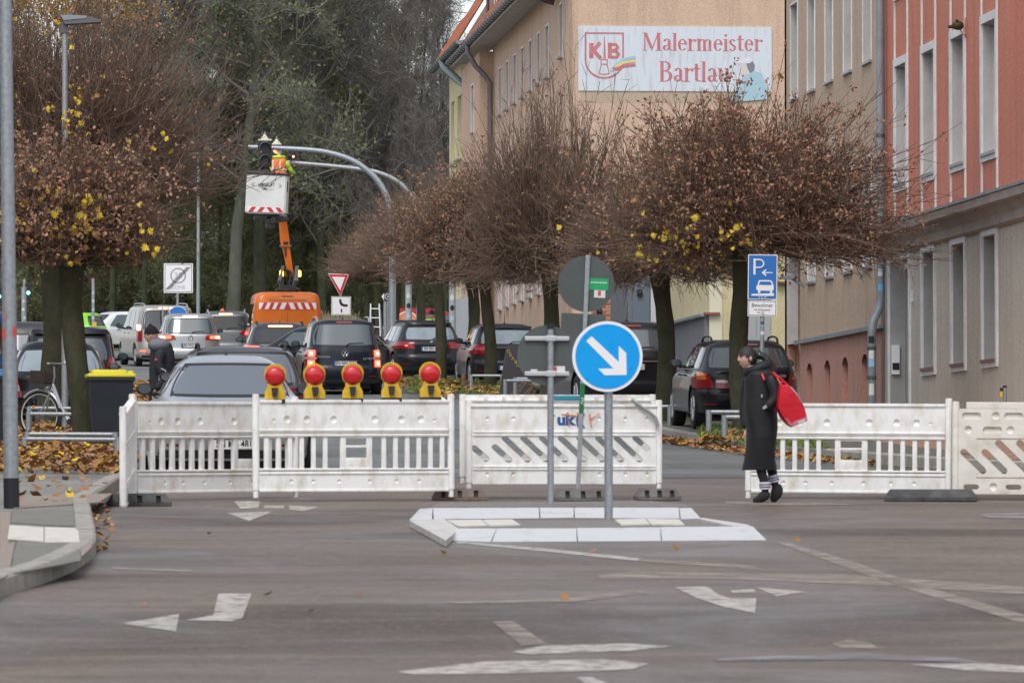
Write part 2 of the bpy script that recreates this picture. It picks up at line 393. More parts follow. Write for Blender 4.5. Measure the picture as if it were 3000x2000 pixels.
mark([(2860, 1625 - 120), (3010, 1500), (3010, 1520), (2900, 1516)], M_wet, .008, 'wet_streak')

# asphalt seam where the junction meets the street
ground_poly('asphalt_seam', [(1300, 1396), (2300, 1396), (2300, 1399), (1300, 1399)], mat('seam_tar', (.06, .055, .05), .5), .003)['kind'] = 'structure'

# ------------------------------------------------------------------ traffic island
isl = link('traffic_island', None); isl['kind'] = 'structure'; isl['label'] = 'long traffic island edged with white painted kerb blocks'
M_fill = mat('island_grit', (.27, .25, .235), .9, c2=(.16, .15, .14), ns=30, bump=.6, bs=60)
ground_poly('island_surface', [(1290, 1522), (2060, 1521), (2200, 1548), (1420, 1556), (1330, 1552)], M_fill, .03, isl, h=.03)
ground_poly('island_surface', [(1262, 1484), (1290, 1472), (1900, 1466), (2005, 1476), (2016, 1484)], M_fill, .07, isl, h=.06)
def block(pix_bot_front, zlift=.078):
    """pixels: front-left, front-right at the road, back-right, back-left of the crest"""
    a, b, c, d = pix_bot_front
    A, B = gd(*a, .0), gd(*b, .0); c3, d3 = gd(*c, zlift), gd(*d, zlift)
    n = Vector((0, 1, 0)) * .12
    mb = MB(); dn = Vector((0, 0, -.03))
    mb.add([tuple(v) for v in (A + dn, B + dn, B, A, c3, d3, c3 + n, d3 + n, c3 + n - Vector((0, 0, .15)), d3 + n - Vector((0, 0, .15)))],
           [(0, 1, 2, 3), (3, 2, 4, 5), (5, 4, 6, 7), (7, 6, 8, 9), (0, 3, 5, 7, 9), (1, 8, 6, 4, 2)])
    o = ob('kerb_block', mb, M_kerbw, isl); fixn(o)
fr = [(1310, 1452, 1318), (1456, 1691, 1458), (1695, 1936, 1695), (1940, 2190, 1938)]
yb, yt = 1584, 1546
block([(1306, 1582), (1437, 1586), (1454, 1547), (1340, 1547)])
block([(1441, 1586), (1690, 1585), (1688, 1547), (1458, 1547)])
block([(1694, 1585), (1936, 1583), (1934, 1544), (1692, 1546)])
block([(1940, 1583), (2246, 1581), (2205, 1541), (1938, 1543)])
block([(1198, 1523), (1266, 1521), (1267, 1487), (1232, 1490)])
block([(1271, 1520), (1580, 1517), (1578, 1486), (1270, 1487)])
block([(1584, 1517), (1681, 1515), (1680, 1486), (1582, 1486)])
block([(1685, 1516), (1991, 1518), (1988, 1486), (1684, 1486)])
block([(1995, 1520), (2054, 1518), (2025, 1487), (1994, 1487)])
M_kw2 = mat('kerb_white_worn', (.66, .65, .62), .7, c2=(.44, .41, .38), ns=7, bump=.2, bs=20)
for q in ([(1200, 1524), (1300, 1518), (1345, 1548), (1306, 1582)], ):
    ground_poly('kerb_block', q, M_kw2, .055, isl, h=.05)
ground_poly('kerb_block', [(2045, 1518), (2060, 1516), (2190, 1535), (2200, 1541), (2150, 1541)], M_kw2, .05, isl, h=.04)
for q in ([(1308, 1522), (1410, 1521), (1430, 1538), (1345, 1541)], [(1413, 1521), (1500, 1520), (1525, 1536), (1433, 1538)],
          [(1800, 1520), (1890, 1518), (1905, 1534), (1820, 1536)], [(1893, 1518), (1990, 1520), (2005, 1535), (1908, 1534)]):
    ground_poly('slab', q, M_slab, .04, isl, h=.01)
# ------------------------------------------------------------------ buildings (right side, facade plane X = 14.6)
XF = 14.6
def fy(px): return FPX_D(px)
def FPX_D(px):                      # Y of the point of the facade plane seen in image column px (near eye level)
    lo, hi = 20., 400.
    for _ in range(40):
        m = (lo + hi) / 2; p = P(px, 1200, m)
        if p.x < XF: lo = m
        else: hi = m
    return P(px, 1200, hi).y
CZ = 1.57                           # camera height: heights below are given above the camera
def wall(name, fn, u0, u1, v0, v1, ops, d, m, parent, mr=None):
    us = sorted(set([u0, u1] + [o[0] for o in ops] + [o[1] for o in ops])); vs = sorted(set([v0, v1] + [o[2] for o in ops] + [o[3] for o in ops]))
    us = [u for u in us if u0 <= u <= u1]; vs = [v for v in vs if v0 <= v <= v1]
    mb = MB()
    for i in range(len(us) - 1):
        for j in range(len(vs) - 1):
            cu, cv = (us[i] + us[i + 1]) / 2, (vs[j] + vs[j + 1]) / 2
            if any(o[0] < cu < o[1] and o[2] < cv < o[3] for o in ops): continue
            mb.add([fn(us[i], vs[j], 0), fn(us[i + 1], vs[j], 0), fn(us[i + 1], vs[j + 1], 0), fn(us[i], vs[j + 1], 0)], [(0, 1, 2, 3)])
    o = ob(name, mb, m, parent)
    for a in ops:
        rb = MB(); q = [(a[0], a[2]), (a[1], a[2]), (a[1], a[3]), (a[0], a[3])]
        for k in range(4):
            p, r = q[k], q[(k + 1) % 4]
            rb.add([fn(*p, .001), fn(*r, .001), fn(*r, d), fn(*p, d)], [(0, 1, 2, 3)])
        ob('window_reveal', rb, mr or m, parent)
    return o
def west(u, v, d): return (XF + d, u, v)
M_pane = mat('pane_glass', (.03, .035, .04), .06, spec=.8)
M_frame = mat('window_white', (.78, .79, .80), .45)
M_trim = mat('trim_pale', (.72, .72, .73), .75, c2=(.60, .60, .60), ns=3)
M_zinc = mat('zinc', (.27, .30, .33), .5, metal=.2, c2=(.20, .225, .25), ns=3)
M_sill = mat('sill_metal', (.35, .37, .38), .4, metal=.5)
def window(fn, a, d, parent, label=None, fr=.06, bars=True, sill=True, msill=None, frame_out=None, mt=None, sillout=.06):
    """frame (three sub-boxes in one part), pane and sill as sub-parts"""
    u0, u1, v0, v1 = a; mb = MB()
    def bx(ua, ub, va, vb, da, db):
        pts = [fn(u, v, dd) for dd in (da, db) for (u, v) in ((ua, va), (ub, va), (ub, vb), (ua, vb))]
        mb.add(pts, [(0, 1, 2, 3), (7, 6, 5, 4), (0, 4, 5, 1), (1, 5, 6, 2), (2, 6, 7, 3), (3, 7, 4, 0)])
    bx(u0, u0 + fr, v0, v1, d - .05, d); bx(u1 - fr, u1, v0, v1, d - .05, d); bx(u0 + fr, u1 - fr, v0, v0 + fr, d - .05, d); bx(u0 + fr, u1 - fr, v1 - fr, v1, d - .05, d)
    if bars:
        um = (u0 + u1) / 2; bx(um - .045, um + .045, v0 + fr, v1 - fr, d - .055, d)
        vm = v0 + (v1 - v0) * .68; bx(u0 + fr, um - .045, vm - .04, vm + .04, d - .05, d); bx(um + .045, u1 - fr, vm - .04, vm + .04, d - .05, d)
    f = ob('window', mb, M_frame, parent); fixn(f)
    p = MB(); p.add([fn(u0, v0, d - .015), fn(u1, v0, d - .015), fn(u1, v1, d - .015), fn(u0, v1, d - .015)], [(0, 1, 2, 3)]); ob('pane', p, M_pane, f)
    if sill:
        mb2 = MB(); mbs = mb; mb = mb2
        bx(u0 - .04, u1 + .04, v0 - .05, v0 - .003, -sillout, d - .052); ob('sill', mb2, msill or M_sill, f); fixn(f.children[-1])
    if frame_out:
        w, t = frame_out; mb3 = MB(); mb = mb3
        bx(u0 - w, u0, v0 - w, v1 + w, -t, .002); bx(u1, u1 + w, v0 - w, v1 + w, -t, .002); bx(u0, u1, v1, v1 + w, -t, .002); bx(u0, u1, v0 - w, v0, -t * .9, .002)
        ob('surround', mb3, mt or M_trim, f); fixn(f.children[-1])
    return f
def xbox(mb, fn, ua, ub, va, vb, da, db):
    pts = [fn(u, v, dd) for dd in (da, db) for (u, v) in ((ua, va), (ub, va), (ub, vb), (ua, vb))]
    return mb.add(pts, [(0, 1, 2, 3), (7, 6, 5, 4), (0, 4, 5, 1), (1, 5, 6, 2), (2, 6, 7, 3), (3, 7, 4, 0)])
def plaster(name, c, c2, gr=.35, stain=None):
    m = mat(name, c, .9, c2=c2, ns=.5, bump=gr, bs=35)
    t = m.node_tree; b = t.nodes['Principled BSDF']; src = b.inputs['Base Color'].links[0].from_socket
    tc = t.nodes.new('ShaderNodeTexCoord'); mp = t.nodes.new('ShaderNodeMapping'); mp.inputs['Scale'].default_value = (2.2, 2.2, .16)
    n = t.nodes.new('ShaderNodeTexNoise'); n.inputs['Scale'].default_value = 1.6; n.inputs['Detail'].default_value = 7; n.inputs['Roughness'].default_value = .7
    L = t.links.new; L(tc.outputs['Object'], mp.inputs[0]); L(mp.outputs[0], n.inputs['Vector'])
    mr = t.nodes.new('ShaderNodeMapRange'); mr.inputs[1].default_value = .48; mr.inputs[2].default_value = .8; mr.inputs[3].default_value = 0; mr.inputs[4].default_value = .75; L(n.outputs[0], mr.inputs[0])
    x = t.nodes.new('ShaderNodeMix'); x.data_type = 'RGBA'; x.inputs[7].default_value = (*(stain or tuple(v * .62 for v in c)), 1)
    L(mr.outputs[0], x.inputs[0]); L(src, x.inputs[6])
    n2 = t.nodes.new('ShaderNodeTexNoise'); n2.inputs['Scale'].default_value = 26; n2.inputs['Detail'].default_value = 4; L(tc.outputs['Object'], n2.inputs['Vector'])
    y = t.nodes.new('ShaderNodeMix'); y.data_type = 'RGBA'; y.blend_type = 'OVERLAY'; y.inputs[0].default_value = .35
    L(x.outputs[2], y.inputs[6]); L(n2.outputs[0], y.inputs[7]); L(y.outputs[2], b.inputs['Base Color']); return m
M_sal = plaster('salmon_plaster', (.56, .205, .135), (.51, .18, .12))
M_grg = plaster('greige_roughcast', (.54, .485, .415), (.48, .43, .37), .7)
M_tan = plaster('tan_plaster', (.50, .375, .275), (.455, .34, .245))
M_brn = plaster('brown_pink_plaster', (.49, .265, .205), (.43, .23, .18))
M_crm = plaster('cream_plaster', (.60, .43, .32), (.56, .40, .295))
M_yel = plaster('yellow_plaster', (.70, .62, .38), (.66, .58, .36))
M_gry = plaster('slate_grey_plaster', (.20, .21, .235), (.18, .19, .21))
M_rev = mat('reveal_pale', (.50, .48, .47), .85, c2=(.42, .40, .385), ns=2)
M_revd = mat('reveal_grey', (.36, .36, .355), .85, c2=(.30, .30, .295), ns=2)
M_dark = mat('dark_void', (.015, .015, .016), .8)

# ---- salmon house with greige ground floor (right)
yA = fy(2592); gA = G(88)
redh = thing('apartment_house', 'salmon red upper storeys over a greige roughcast ground floor, at the right edge', 'house')
cols = [fy(x) for x in (2643, 2723, 2811, 2902)]
sp = (cols[0] - cols[3]) / 3
cy = [cols[3] + sp * k for k in (-2.45, 0, 1, 2, 3)] + [cols[3] - sp * 3.45]
up = [(c - .62, c + .62, CZ + z0, CZ + z1) for c in cy for z0, z1 in ((5.2, 7.2), (8.45, 10.45))]
corn = CZ + 4.42
gn = [(c - .60, c + .60, CZ + 2.03, CZ + 3.92) for c in (cols[3] - sp * 2.45, cols[3] - sp * 3.45, cols[3], cols[2], cols[1] - .0)]
door = (fy(2666), fy(2608), CZ - .3, CZ + 3.9)
wall('upper_wall', west, 55, yA, corn, CZ + 14, up, .24, M_sal, redh, M_rev)
wall('ground_wall', west, 55, yA, .5, corn, gn + [door], .26, M_grg, redh, M_revd)
for a in up: window(west, a, .24, redh, frame_out=(.13, .035))
for a in gn: window(west, a, .26, redh, frame_out=(.13, .035), bars=True, msill=mat('clay_sill', (.22, .12, .10), .7), mt=M_trim)
mb = MB()
for c in cy:
    for s in (-.70, .70):
        for za, zb in ((corn + .05, CZ + 5.07), (CZ + 7.33, CZ + 8.32), (CZ + 10.58, CZ + 14)):
            xbox(mb, west, c + s - .045, c + s + .045, za, zb, -.022, .002)
fixn(ob('lisene', mb, M_trim, redh)); redh.children[-1]['kind'] = 'stuff'
mb = MB()
prof = [(-.02, -.42), (-.10, -.38), (-.10, -.24), (-.22, -.12), (-.34, -.10), (-.36, .02), (-.02, .10)]
for (d0, z0), (d1, z1) in zip(prof, prof[1:]):
    mb.add([(XF + d0, 55, corn + z0), (XF + d0, yA + .05, corn + z0), (XF + d1, yA + .05, corn + z1), (XF + d1, 55, corn + z1)], [(0, 1, 2, 3)])
mb.add([(XF + d, yA + .05, corn + z) for d, z in prof], [tuple(range(len(prof)))])
fixn(ob('cornice', mb, mat('cornice_plaster', (.40, .34, .30), .85, c2=(.30, .26, .24), ns=1.2, bump=.2), redh))
mb = MB(); xbox(mb, west, 55, yA + .06, corn + .03, corn + .075, -.38, .0); fixn(ob('flashing', mb, M_zinc, redh))
dr = MB(); xbox(dr, west, door[0] + .05, door[1] - .05, CZ - .3, door[3] - .1, .255, .30); dd = fixn(ob('door', dr, mat('door_grey', (.30, .31, .31), .5, c2=(.26, .27, .27), ns=3), redh))
mb = MB(); 
xbox(mb, west, door[0] - .14, door[0], 1.0, door[3] + .14, -.035, .002); xbox(mb, west, door[1], door[1] + .14, 1.0, door[3] + .14, -.035, .002); xbox(mb, west, door[0], door[1], door[3], door[3] + .14, -.035, .002)
fixn(ob('door_surround', mb, M_trim, redh))
mb = MB(); mb.rbox(XF + .02, XF + .16, door[1] - .06, door[1] - .005, CZ + 2.0, CZ + 2.5, .01); ob('letter_box', mb, M_frame, redh)
mb = MB(); mb.box(XF + .03, XF + .15, door[1] - .066, door[1] - .06, CZ + 2.08, CZ + 2.2); ob('letter_slot', mb, M_dark, redh)
mb = MB(); mb.box(XF, XF + 12, 55, 55.2, .5, CZ + 14); mb.box(XF + .3, XF + 12, yA - .2, yA - .003, .5, CZ + 14); ob('side_wall', mb, M_grg, redh)
mb = MB(); mb.rbox(XF - .05, XF, door[0] - .42, door[0] - .34, CZ + 3.15, CZ + 3.35, .01); ob('house_number_plate', mb, M_trim, redh)
# ornament on the salmon facade
y_o = fy(2834); orn = thing('wall_ornament', 'small dark bronze animal head sticking out of the salmon wall', 'ornament', (XF, y_o, CZ + 7.27 + .04)); orn.scale = (.62,) * 3
mb = MB(); mb.sphere((-.22, 0, 0), .12, 12, 8, (1.3, .8, 1.0)); mb.sphere((-.40, 0, -.03), .06, 8, 6, (1.5, 1, .8)); mb.sphere((-.25, .06, .12), .035); mb.sphere((-.25, -.06, .12), .035)
ob('head', mb, mat('old_bronze', (.10, .075, .03), .5, metal=.5, c2=(.03, .02, .01), ns=30, bump=.6, bs=40), orn, smooth=True)
mb = MB(); mb.rbox(-.04, 0, -.07, .07, -.26, .2, .01); mb.tube([(0, 0, -.2), (-.1, 0, -.22), (-.16, 0, -.1)], .02); ob('bracket', mb, M_sal, orn)

# ---- tan house with brown pink plinth
yB = fy(2300); tanh = thing('apartment_house', 'tan plaster house with brownish pink plinth and arched cellar niches', 'house')
tc = [fy(x) for x in (2329, 2382, 2433, 2486, 2543)]
sp2 = (tc[0] - tc[4]) / 4; tc = [tc[4] + sp2 * k for k in range(4, -1, -1)]
pz = CZ + 2.85
ups = [(c - .5, c + .5, CZ + a, CZ + b) for c in tc for a, b in ((7.55, 9.38), (10.9, 12.7))]
mids = [(c - .5, c + .5, CZ + 3.95, CZ + 5.85) for c in tc[1:]]
pd = (fy(2345), fy(2306), CZ + 0.5, CZ + 4.6)
wall('wall', west, yA, yB, pz, CZ + 14, ups + mids + [(pd[0], pd[1], pz, pd[3])], .22, M_tan, tanh, M_rev)
for a in ups + mids: window(west, a, .22, tanh, frame_out=(.035, .02), sill=True, mt=M_trim)
nich = [(c - .42 , c + .36, CZ + 1.2, CZ + 2.42) for c in [fy(x) for x in (2371, 2423, 2475, 2533)]]
wall('plinth', west, yA, yB, .5, pz, nich + [(pd[0], pd[1], .5, pz)], .16, M_brn, tanh, M_brn)
for a in nich:
    mb = MB()
    mb.add([(XF + .16, a[0], a[2]), (XF + .16, a[1], a[2]), (XF + .16, a[1], a[3]), (XF + .16, a[0], a[3])], [(0, 1, 2, 3)])
    m_ = (a[0] + a[1]) / 2
    mb.add([(XF - .002, a[0], a[3] - .12), (XF - .002, a[0], a[3] + .002), (XF - .002, m_ - .15, a[3] + .002)], [(0, 1, 2)])
    mb.add([(XF - .002, a[1], a[3] - .12), (XF - .002, a[1], a[3] + .002), (XF - .002, m_ + .15, a[3] + .002)], [(0, 1, 2)])
    ob('cellar_niche', mb, M_brn, tanh)
mb = MB(); xbox(mb, west, yA, yB - 1.9, pz - .04, pz + .035, -.09, .0); fixn(ob('ledge', mb, M_zinc, tanh))
mb = MB(); mb.box(XF + .5, XF + .6, pd[0], pd[1], .5, pd[3] + .4); ob('door', mb, M_brn, tanh)
mb = MB(); mb.box(XF, XF + 11, yB - .25, yB, .5, CZ + 14); ob('gable_wall', mb, M_tan, tanh)
mb = MB(); xbox(mb, west, yA - .02, yA + .28, .5, CZ + 14, -.02, .01); fixn(ob('corner_strip', mb, plaster('corner_brown', (.26, .18, .13), (.22, .15, .11)), tanh))
# wall lamps on the sills of the tan house
mb = MB(); mb.tube([(XF, tc[1] + 1.1, CZ + 3.9), (XF - .25, tc[1] + 1.1, CZ + 4.05)], .02); mb.box(XF - .45, XF - .15, tc[1] + 1.02, tc[1] + 1.18, CZ + 4.03, CZ + 4.1)
wl = thing('wall_light', 'small grey wall light above the brown doorway of the tan house', 'lamp'); ob('lamp_body', mb, M_zinc, wl)
# downpipe at the joint of the two houses
dp = thing('downpipe', 'grey metal downpipe full of stickers between the tan house and the salmon house', 'pipe')
yd = yA - .35
mb = MB(); mb.tube([(XF - .12, yd, CZ + 14), (XF - .12, yd, CZ + 3.35), (XF - .14, yd, CZ + 3.15), (XF - .27, yd - .1, CZ + 2.9), (XF - .29, yd - .1, CZ + 2.7), (XF - .29, yd - .1, 2.0)], .075, 12); ob('pipe', mb, M_zinc, dp, smooth=True)
for z in (9.2, 6.1, 4.2, 2.45, 1.95, 1.2):
    mb = MB(); mb.lathe([(.083, -.03), (.083, .03)], 12, cen=((XF - .12 if z > 3 else XF - .29), (yd if z > 3 else yd - .1), CZ + z)); ob('clamp', mb, mat('clamp_dark', (.12, .13, .14), .5, metal=.5), dp)
for k, (z, w, h, c) in enumerate(((4.35, .09, .2, (.1, .35, .7)), (3.75, .08, .12, (.7, .7, .7)), (3.5, .08, .12, (.15, .45, .75)), (2.6, .1, .12, (.02, .02, .02)), (2.35, .09, .16, (.75, .75, .73)), (2.2, .1, .13, (.35, .55, .8)), (1.75, .09, .2, (.7, .7, .68)), (1.45, .08, .09, (.6, .62, .6)))):
    cx = (XF - .12 if z > 3 else XF - .29); cyy = (yd if z > 3 else yd - .1)
    mb = MB(); n = 6
    for i in range(n + 1):
        t = -PI / 2 - .25 + (i / n - .5) * w / .076; mb.v += [(cx + .0775 * math.cos(t), cyy + .0775 * math.sin(t), CZ + z - h / 2), (cx + .0775 * math.cos(t), cyy + .0775 * math.sin(t), CZ + z + h / 2)]
    mb.f += [(2 * i, 2 * i + 2, 2 * i + 3, 2 * i + 1) for i in range(n)]
    ob('sticker', mb, mat('sticker_%d' % k, c, .5), dp)

# ---- yellow one-storey block, cabinet, slate grey walls
yY = fy(2078); yb = thing('yellow_building', 'pale yellow plaster building side between the grey wall and the tan house', 'building')
mb = MB(); mb.box(XF, XF + 6, yY, yY + 9, 2.0, CZ + 6.4); ob('wall', mb, M_yel, yb)
mb = MB(); mb.box(XF + .003 - .003, XF + .28, yY - .05, yY - .001, 2.0, CZ + 6.4); ob('corner_pilaster', mb, mat('ivory', (.74, .70, .55), .85, c2=(.7, .66, .5), ns=2), yb)
mb = MB(); mb.box(XF - .12, XF + .22, yY - .16, yY + .1, CZ + 3.83, CZ + 3.88); ob('cap_tile', mb, mat('clay', (.30, .12, .08), .8), yb)
mb = MB(); mb.box(XF + 1.45, XF + 1.75, yY - .16, yY, CZ + 4.5, CZ + 4.55); ob('cap_tile', mb, MATS['clay'], yb)
cb = thing('electrical_cabinet', 'light grey electrical cabinet in front of the yellow wall', 'cabinet', (XF + .45, yY - 2.2, G(yY - 2) + .1))
mb = MB(); mb.rbox(0, .62, 0, .35, 0, 2.05, .02); ob('housing', mb, mat('cabinet_grey', (.42, .44, .45), .6), cb)
mb = MB(); mb.rbox(-.03, .65, -.03, .38, 2.05, 2.12, .01); ob('lid', mb, mat('cabinet_lid', (.36, .38, .39), .6), cb)
mb = MB(); mb.box(.02, .29, -.012, -.001, .1, 1.98); mb.box(.31, .6, -.012, -.001, .1, 1.98); ob('door', mb, MATS['cabinet_grey'], cb)
gw = thing('grey_wall', 'slate grey plaster wall with a sloping metal coping behind the parked cars', 'wall')
y1, y0 = fy(1965), yY + .02
mb = MB(); mb.box(XF - .1, XF + .3, y0, y1, 2.0, CZ + 3.8); ob('lower_wall', mb, M_gry, gw)
mb = MB(); mb.box(XF + .15, XF + .4, y0, y1 + 1, CZ + 3.8, CZ + 6.2); ob('upper_wall', mb, M_gry, gw)
mb = MB(); mb.rbox(XF - .2, XF + .15, y0 - .03, y1, CZ + 3.78, CZ + 3.86, .02); ob('coping', mb, M_zinc, gw)
gb = thing('grey_building', 'flat slate grey building front with a blue grey gate and white corner strip', 'building')
xa, xb2 = P(1838, 1000, 134).x, P(1905, 1000, 134).x; yy = P(1905, 1000, 134).y
mb = MB(); mb.box(xa, XF + .4, yy, yy + 4, 2.4, CZ + 6.4); ob('wall', mb, M_gry, gb)
mb = MB(); mb.box(xb2, xb2 + .26, yy - .12, yy - .002, 2.4, CZ + 6.4); ob('corner_strip', mb, mat('white_strip', (.62, .63, .66), .7), gb)
mb = MB(); mb.box(xb2 - .42, xb2 - .02, yy - .07, yy - .002, 2.4, CZ + 5.05); ob('gate_panel', mb, mat('gate_blue_grey', (.15, .19, .24), .6), gb)
mb = MB(); mb.rbox(xb2 - .32, xb2 - .2, yy - .14, yy - .07, CZ + 4.6, CZ + 4.75, .01); ob('lock_box', mb, M_dark, gb)
# ---- brick gate pillars with bricks one by one
M_brick = mat('red_brick', (.42, .15, .08), .85, c2=(.30, .10, .055), ns=9, bump=.3); M_brick2 = mat('pale_brick', (.55, .30, .18), .85, c2=(.45, .2, .12), ns=8)
M_mort = mat('mortar', (.50, .46, .40), .9)
bp_ = thing('brick_pier', 'brick garden wall and gate piers with pale joints under the bare tree', 'wall')
Db = 149.; base = G(Db) - .1
x0, x1 = P(1735, 1000, Db).x, P(1803, 1000, Db).x; x2, x3 = P(1826, 1000, Db).x, P(1842, 1000, Db).x; yb_ = P(1800, 1000, Db).y
mb = MB(); mb.box(x0 + .005, x1 - .005, yb_, yb_ + .35, base, CZ + 5.2); mb.box(x2 + .005, x3 - .005, yb_, yb_ + .35, base, CZ + 5.8); ob('mortar_core', mb, M_mort, bp_)
bmesh_ = None
def brickwork(xa, xb, za, zb, yf, parent, L_=.245, H_=.075):
    global bmesh_
    if bmesh_ is None:
        mb = MB(); mb.rbox(-.115, .115, -.012, .05, -.031, .031, .005); bmesh_ = [mb.mesh('brick', m) for m in (M_brick, M_brick2)]
    r = 0; z = za
    while z < zb:
        x = xa + (0 if r % 2 else -L_ / 2)
        while x < xb - .02:
            a, b = max(x, xa), min(x + L_, xb)
            if b - a > .05:
                o = link('brick', bmesh_[0 if R.random() < .7 else 1], parent, ((a + b) / 2, yf + R.uniform(-.002, .002), z + H_ / 2)); o.scale.x = (b - a - .012) / .23
            x += L_
        z += H_; r += 1
brickwork(x0, x1, CZ + 4.35, CZ + 5.2, yb_ - .003, bp_); brickwork(x2, x3, CZ + 4.35, CZ + 5.8, yb_ - .003, bp_)
ggate = thing('metal_gate', 'galvanised metal gate with upright bars between the brick piers', 'gate')
mb = MB(); mb.box(x1 + .01, x1 + .05, yb_ + .1, yb_ + .14, base, CZ + 5.3); mb.box(x1 + .05, x2 - .05, yb_ + .1, yb_ + .14, CZ + 5.24, CZ + 5.3); ob('gate_frame', mb, M_sill, ggate)
for k in range(3): 
    mb = MB(); mb.tube([(x1 + .07 + .03 * k, yb_ + .12, base), (x1 + .07 + .03 * k, yb_ + .12, CZ + 5.24)], .008, 6); ob('bar', mb, M_sill, ggate)
mb = MB(); mb.box(x2 - .14, x2 - .02, yb_ + .05, yb_ + .15, base, CZ + 5.25); ob('gate_post', mb, mat('galvanised', (.42, .45, .47), .5, metal=.6, c2=(.3, .33, .36), ns=25), ggate)

# ---- cream house with the painted advertising board on its gable
yG = P(1660, 700, 155).y; yC1 = fy(1444); yC2 = fy(1392)
crh = thing('apartment_house', 'long cream apartment house with red tiled dormers and a gable facing the street corner', 'house')
cw = [fy(x + 8) for x in (1596, 1573, 1548, 1523, 1500, 1479, 1458)]
s3 = (cw[-1] - cw[0]) / 6; cw = [cw[0] + s3 * k for k in range(7)]
cwx = [fy(1640)] + cw
opc = [(c - .42, c + .42, CZ + a, CZ + b) for c in cw for a, b in ((11.8, 13.25), (8.7, 10.15), (5.72, 7.2))]
opc += [(fy(1645) - .42, fy(1645) + .42, CZ + 12.05, CZ + 13.5)]
wall('wall', west, yG, yC1, 2.5, CZ + 14.15, opc, .2, M_crm, crh, M_rev)
for a in opc: window(west, a, .2, crh, frame_out=(.06, .025), bars=False, fr=.09, sillout=.12)
# gable toward the camera
mb = MB(); mb.box(XF + .001, XF + 13, yG, yG + .3, 2.5, CZ + 17); ob('gable_wall', mb, M_crm, crh)
mb = MB(); mb.box(XF - .02, XF + .02, yG - .06, yG + .1, 2.5, CZ + 17); ob('corner_edge', mb, plaster('cream_dark', (.40, .30, .21), (.35, .26, .18)), crh)
wc = [fy(1425)]
opn = [(wc[0] - .6, wc[0] + .4, CZ + a, CZ + b) for a, b in ((11.6, 13.1), (8.4, 9.9), (5.6, 7.1))]
def west2(u, v, d): return (XF - .45 + d, u, v)
wall('bay_wall', west2, yC1, yC2, 2.5, CZ + 14.0, opn, .2, plaster('bay_peach', (.62, .42, .31), (.56, .38, .28)), crh, M_rev)
for a in opn: window(west2, a, .2, crh, frame_out=(.06, .025), bars=False, fr=.09)
mb = MB(); mb.box(XF - .45, XF + .05, yC1 - .25, yC1, 2.5, CZ + 14.0); ob('bay_side', mb, M_crm, crh)
M_soff = mat('soffit_grey', (.46, .45, .44), .8, c2=(.38, .37, .36), ns=2)
M_tile = mat('clay_tile', (.42, .13, .06), .75, c2=(.27, .08, .045), ns=3, bump=.2)
M_tiled = mat('old_dark_tile', (.14, .075, .06), .8, c2=(.28, .12, .07), ns=2.5, bump=.2)
ev = CZ + 14.15
mb = MB(); mb.box(XF - .75, XF + .02, yG + .2, yC2, ev, ev + .05); mb.box(XF - .78, XF - .75, yG + .2, yC2, ev - .08, ev + .16); ob('soffit', mb, M_soff, crh)
def gutter(name, xg, ya, yb, z, parent, r=.09, m=M_zinc):
    mb = MB(); n = 8; rows = [ya, yb]
    for y in rows:
        for i in range(n + 1):
            t = PI + PI * i / n; mb.v.append((xg + r * math.cos(t), y, z + r * math.sin(t)))
    for i in range(n): mb.f.append((i, i + 1, n + 2 + i, n + 1 + i))
    mb.f.append(tuple(range(n + 1)))
    o = ob(name, mb, m, parent)
    y = ya
    br = MB(); k = 0
    while y < yb and k < 60:
        br.tube([(xg + (r + .012) * math.cos(PI + PI * i / 6), y, z + (r + .012) * math.sin(PI + PI * i / 6)) for i in range(7)], .014, 4); y += .8; k += 1
    ob('gutter_bracket', br, mat('bracket_dark', (.07, .075, .08), .6), parent)['kind'] = 'stuff'
    return o
gutter('gutter', XF - .86, yG + .3, yC2 + .5, ev + .1, crh, r=.11)
def roof(parent, ya, yb, x0, z0, run, rise, m, ridge=True):
    mb = MB(); mb.add([(x0, ya, z0), (x0, yb, z0), (x0 + run, yb, z0 + rise), (x0 + run, ya, z0 + rise)], [(3, 2, 1, 0)]); fixn(ob('roof', mb, m, parent)); return parent.children[-1]
def tiles(parent, ya, yb, x0, z0, run, rise, m, nmax=290, du=.24, dv=.33, rows=4):
    L = math.hypot(run, rise); ang = math.atan2(rise, run)
    mb = MB(); mb.add([(0, -du * .5, 0), (dv, -du * .5, .0), (dv, du * .5, 0), (0, du * .5, .0), (0, -du * .5, .035), (dv, -du * .5, .01), (dv, du * .48, .02), (0, du * .48, .05), (0, 0, .02), (dv, 0, .0)],
                      [(4, 8, 9, 5), (8, 7, 6, 9), (0, 8, 4), (0, 3, 7, 8), (0, 4, 5, 1), (3, 2, 6, 7)])
    me = mb.mesh('roof_tile', m); me2 = me.copy(); me2.materials.clear(); me2.materials.append(mat('new_clay_tile', (.52, .17, .07), .75, c2=(.38, .11, .05), ns=5)); k = 0
    for r in range(rows):
        y = ya + (du / 2 if r % 2 else 0)
        while y < yb and k < nmax:
            s = r * dv * .85
            link('roof_tile', me if R.random() < .6 else me2, parent, (x0 + s * math.cos(ang), y, z0 + s * math.sin(ang) + .01 + R.uniform(0, .01)), (0, -ang, 0)); y += du; k += 1
rf = roof(crh, yG - .1, yC2 + .1, XF - .80, ev + .12, 3.5, 5.6, M_tiled)
tiles(rf, yG + 2, yG + 27, XF - .80, ev + .16, 3.5, 5.6, M_tiled, nmax=280, du=.30, rows=3)
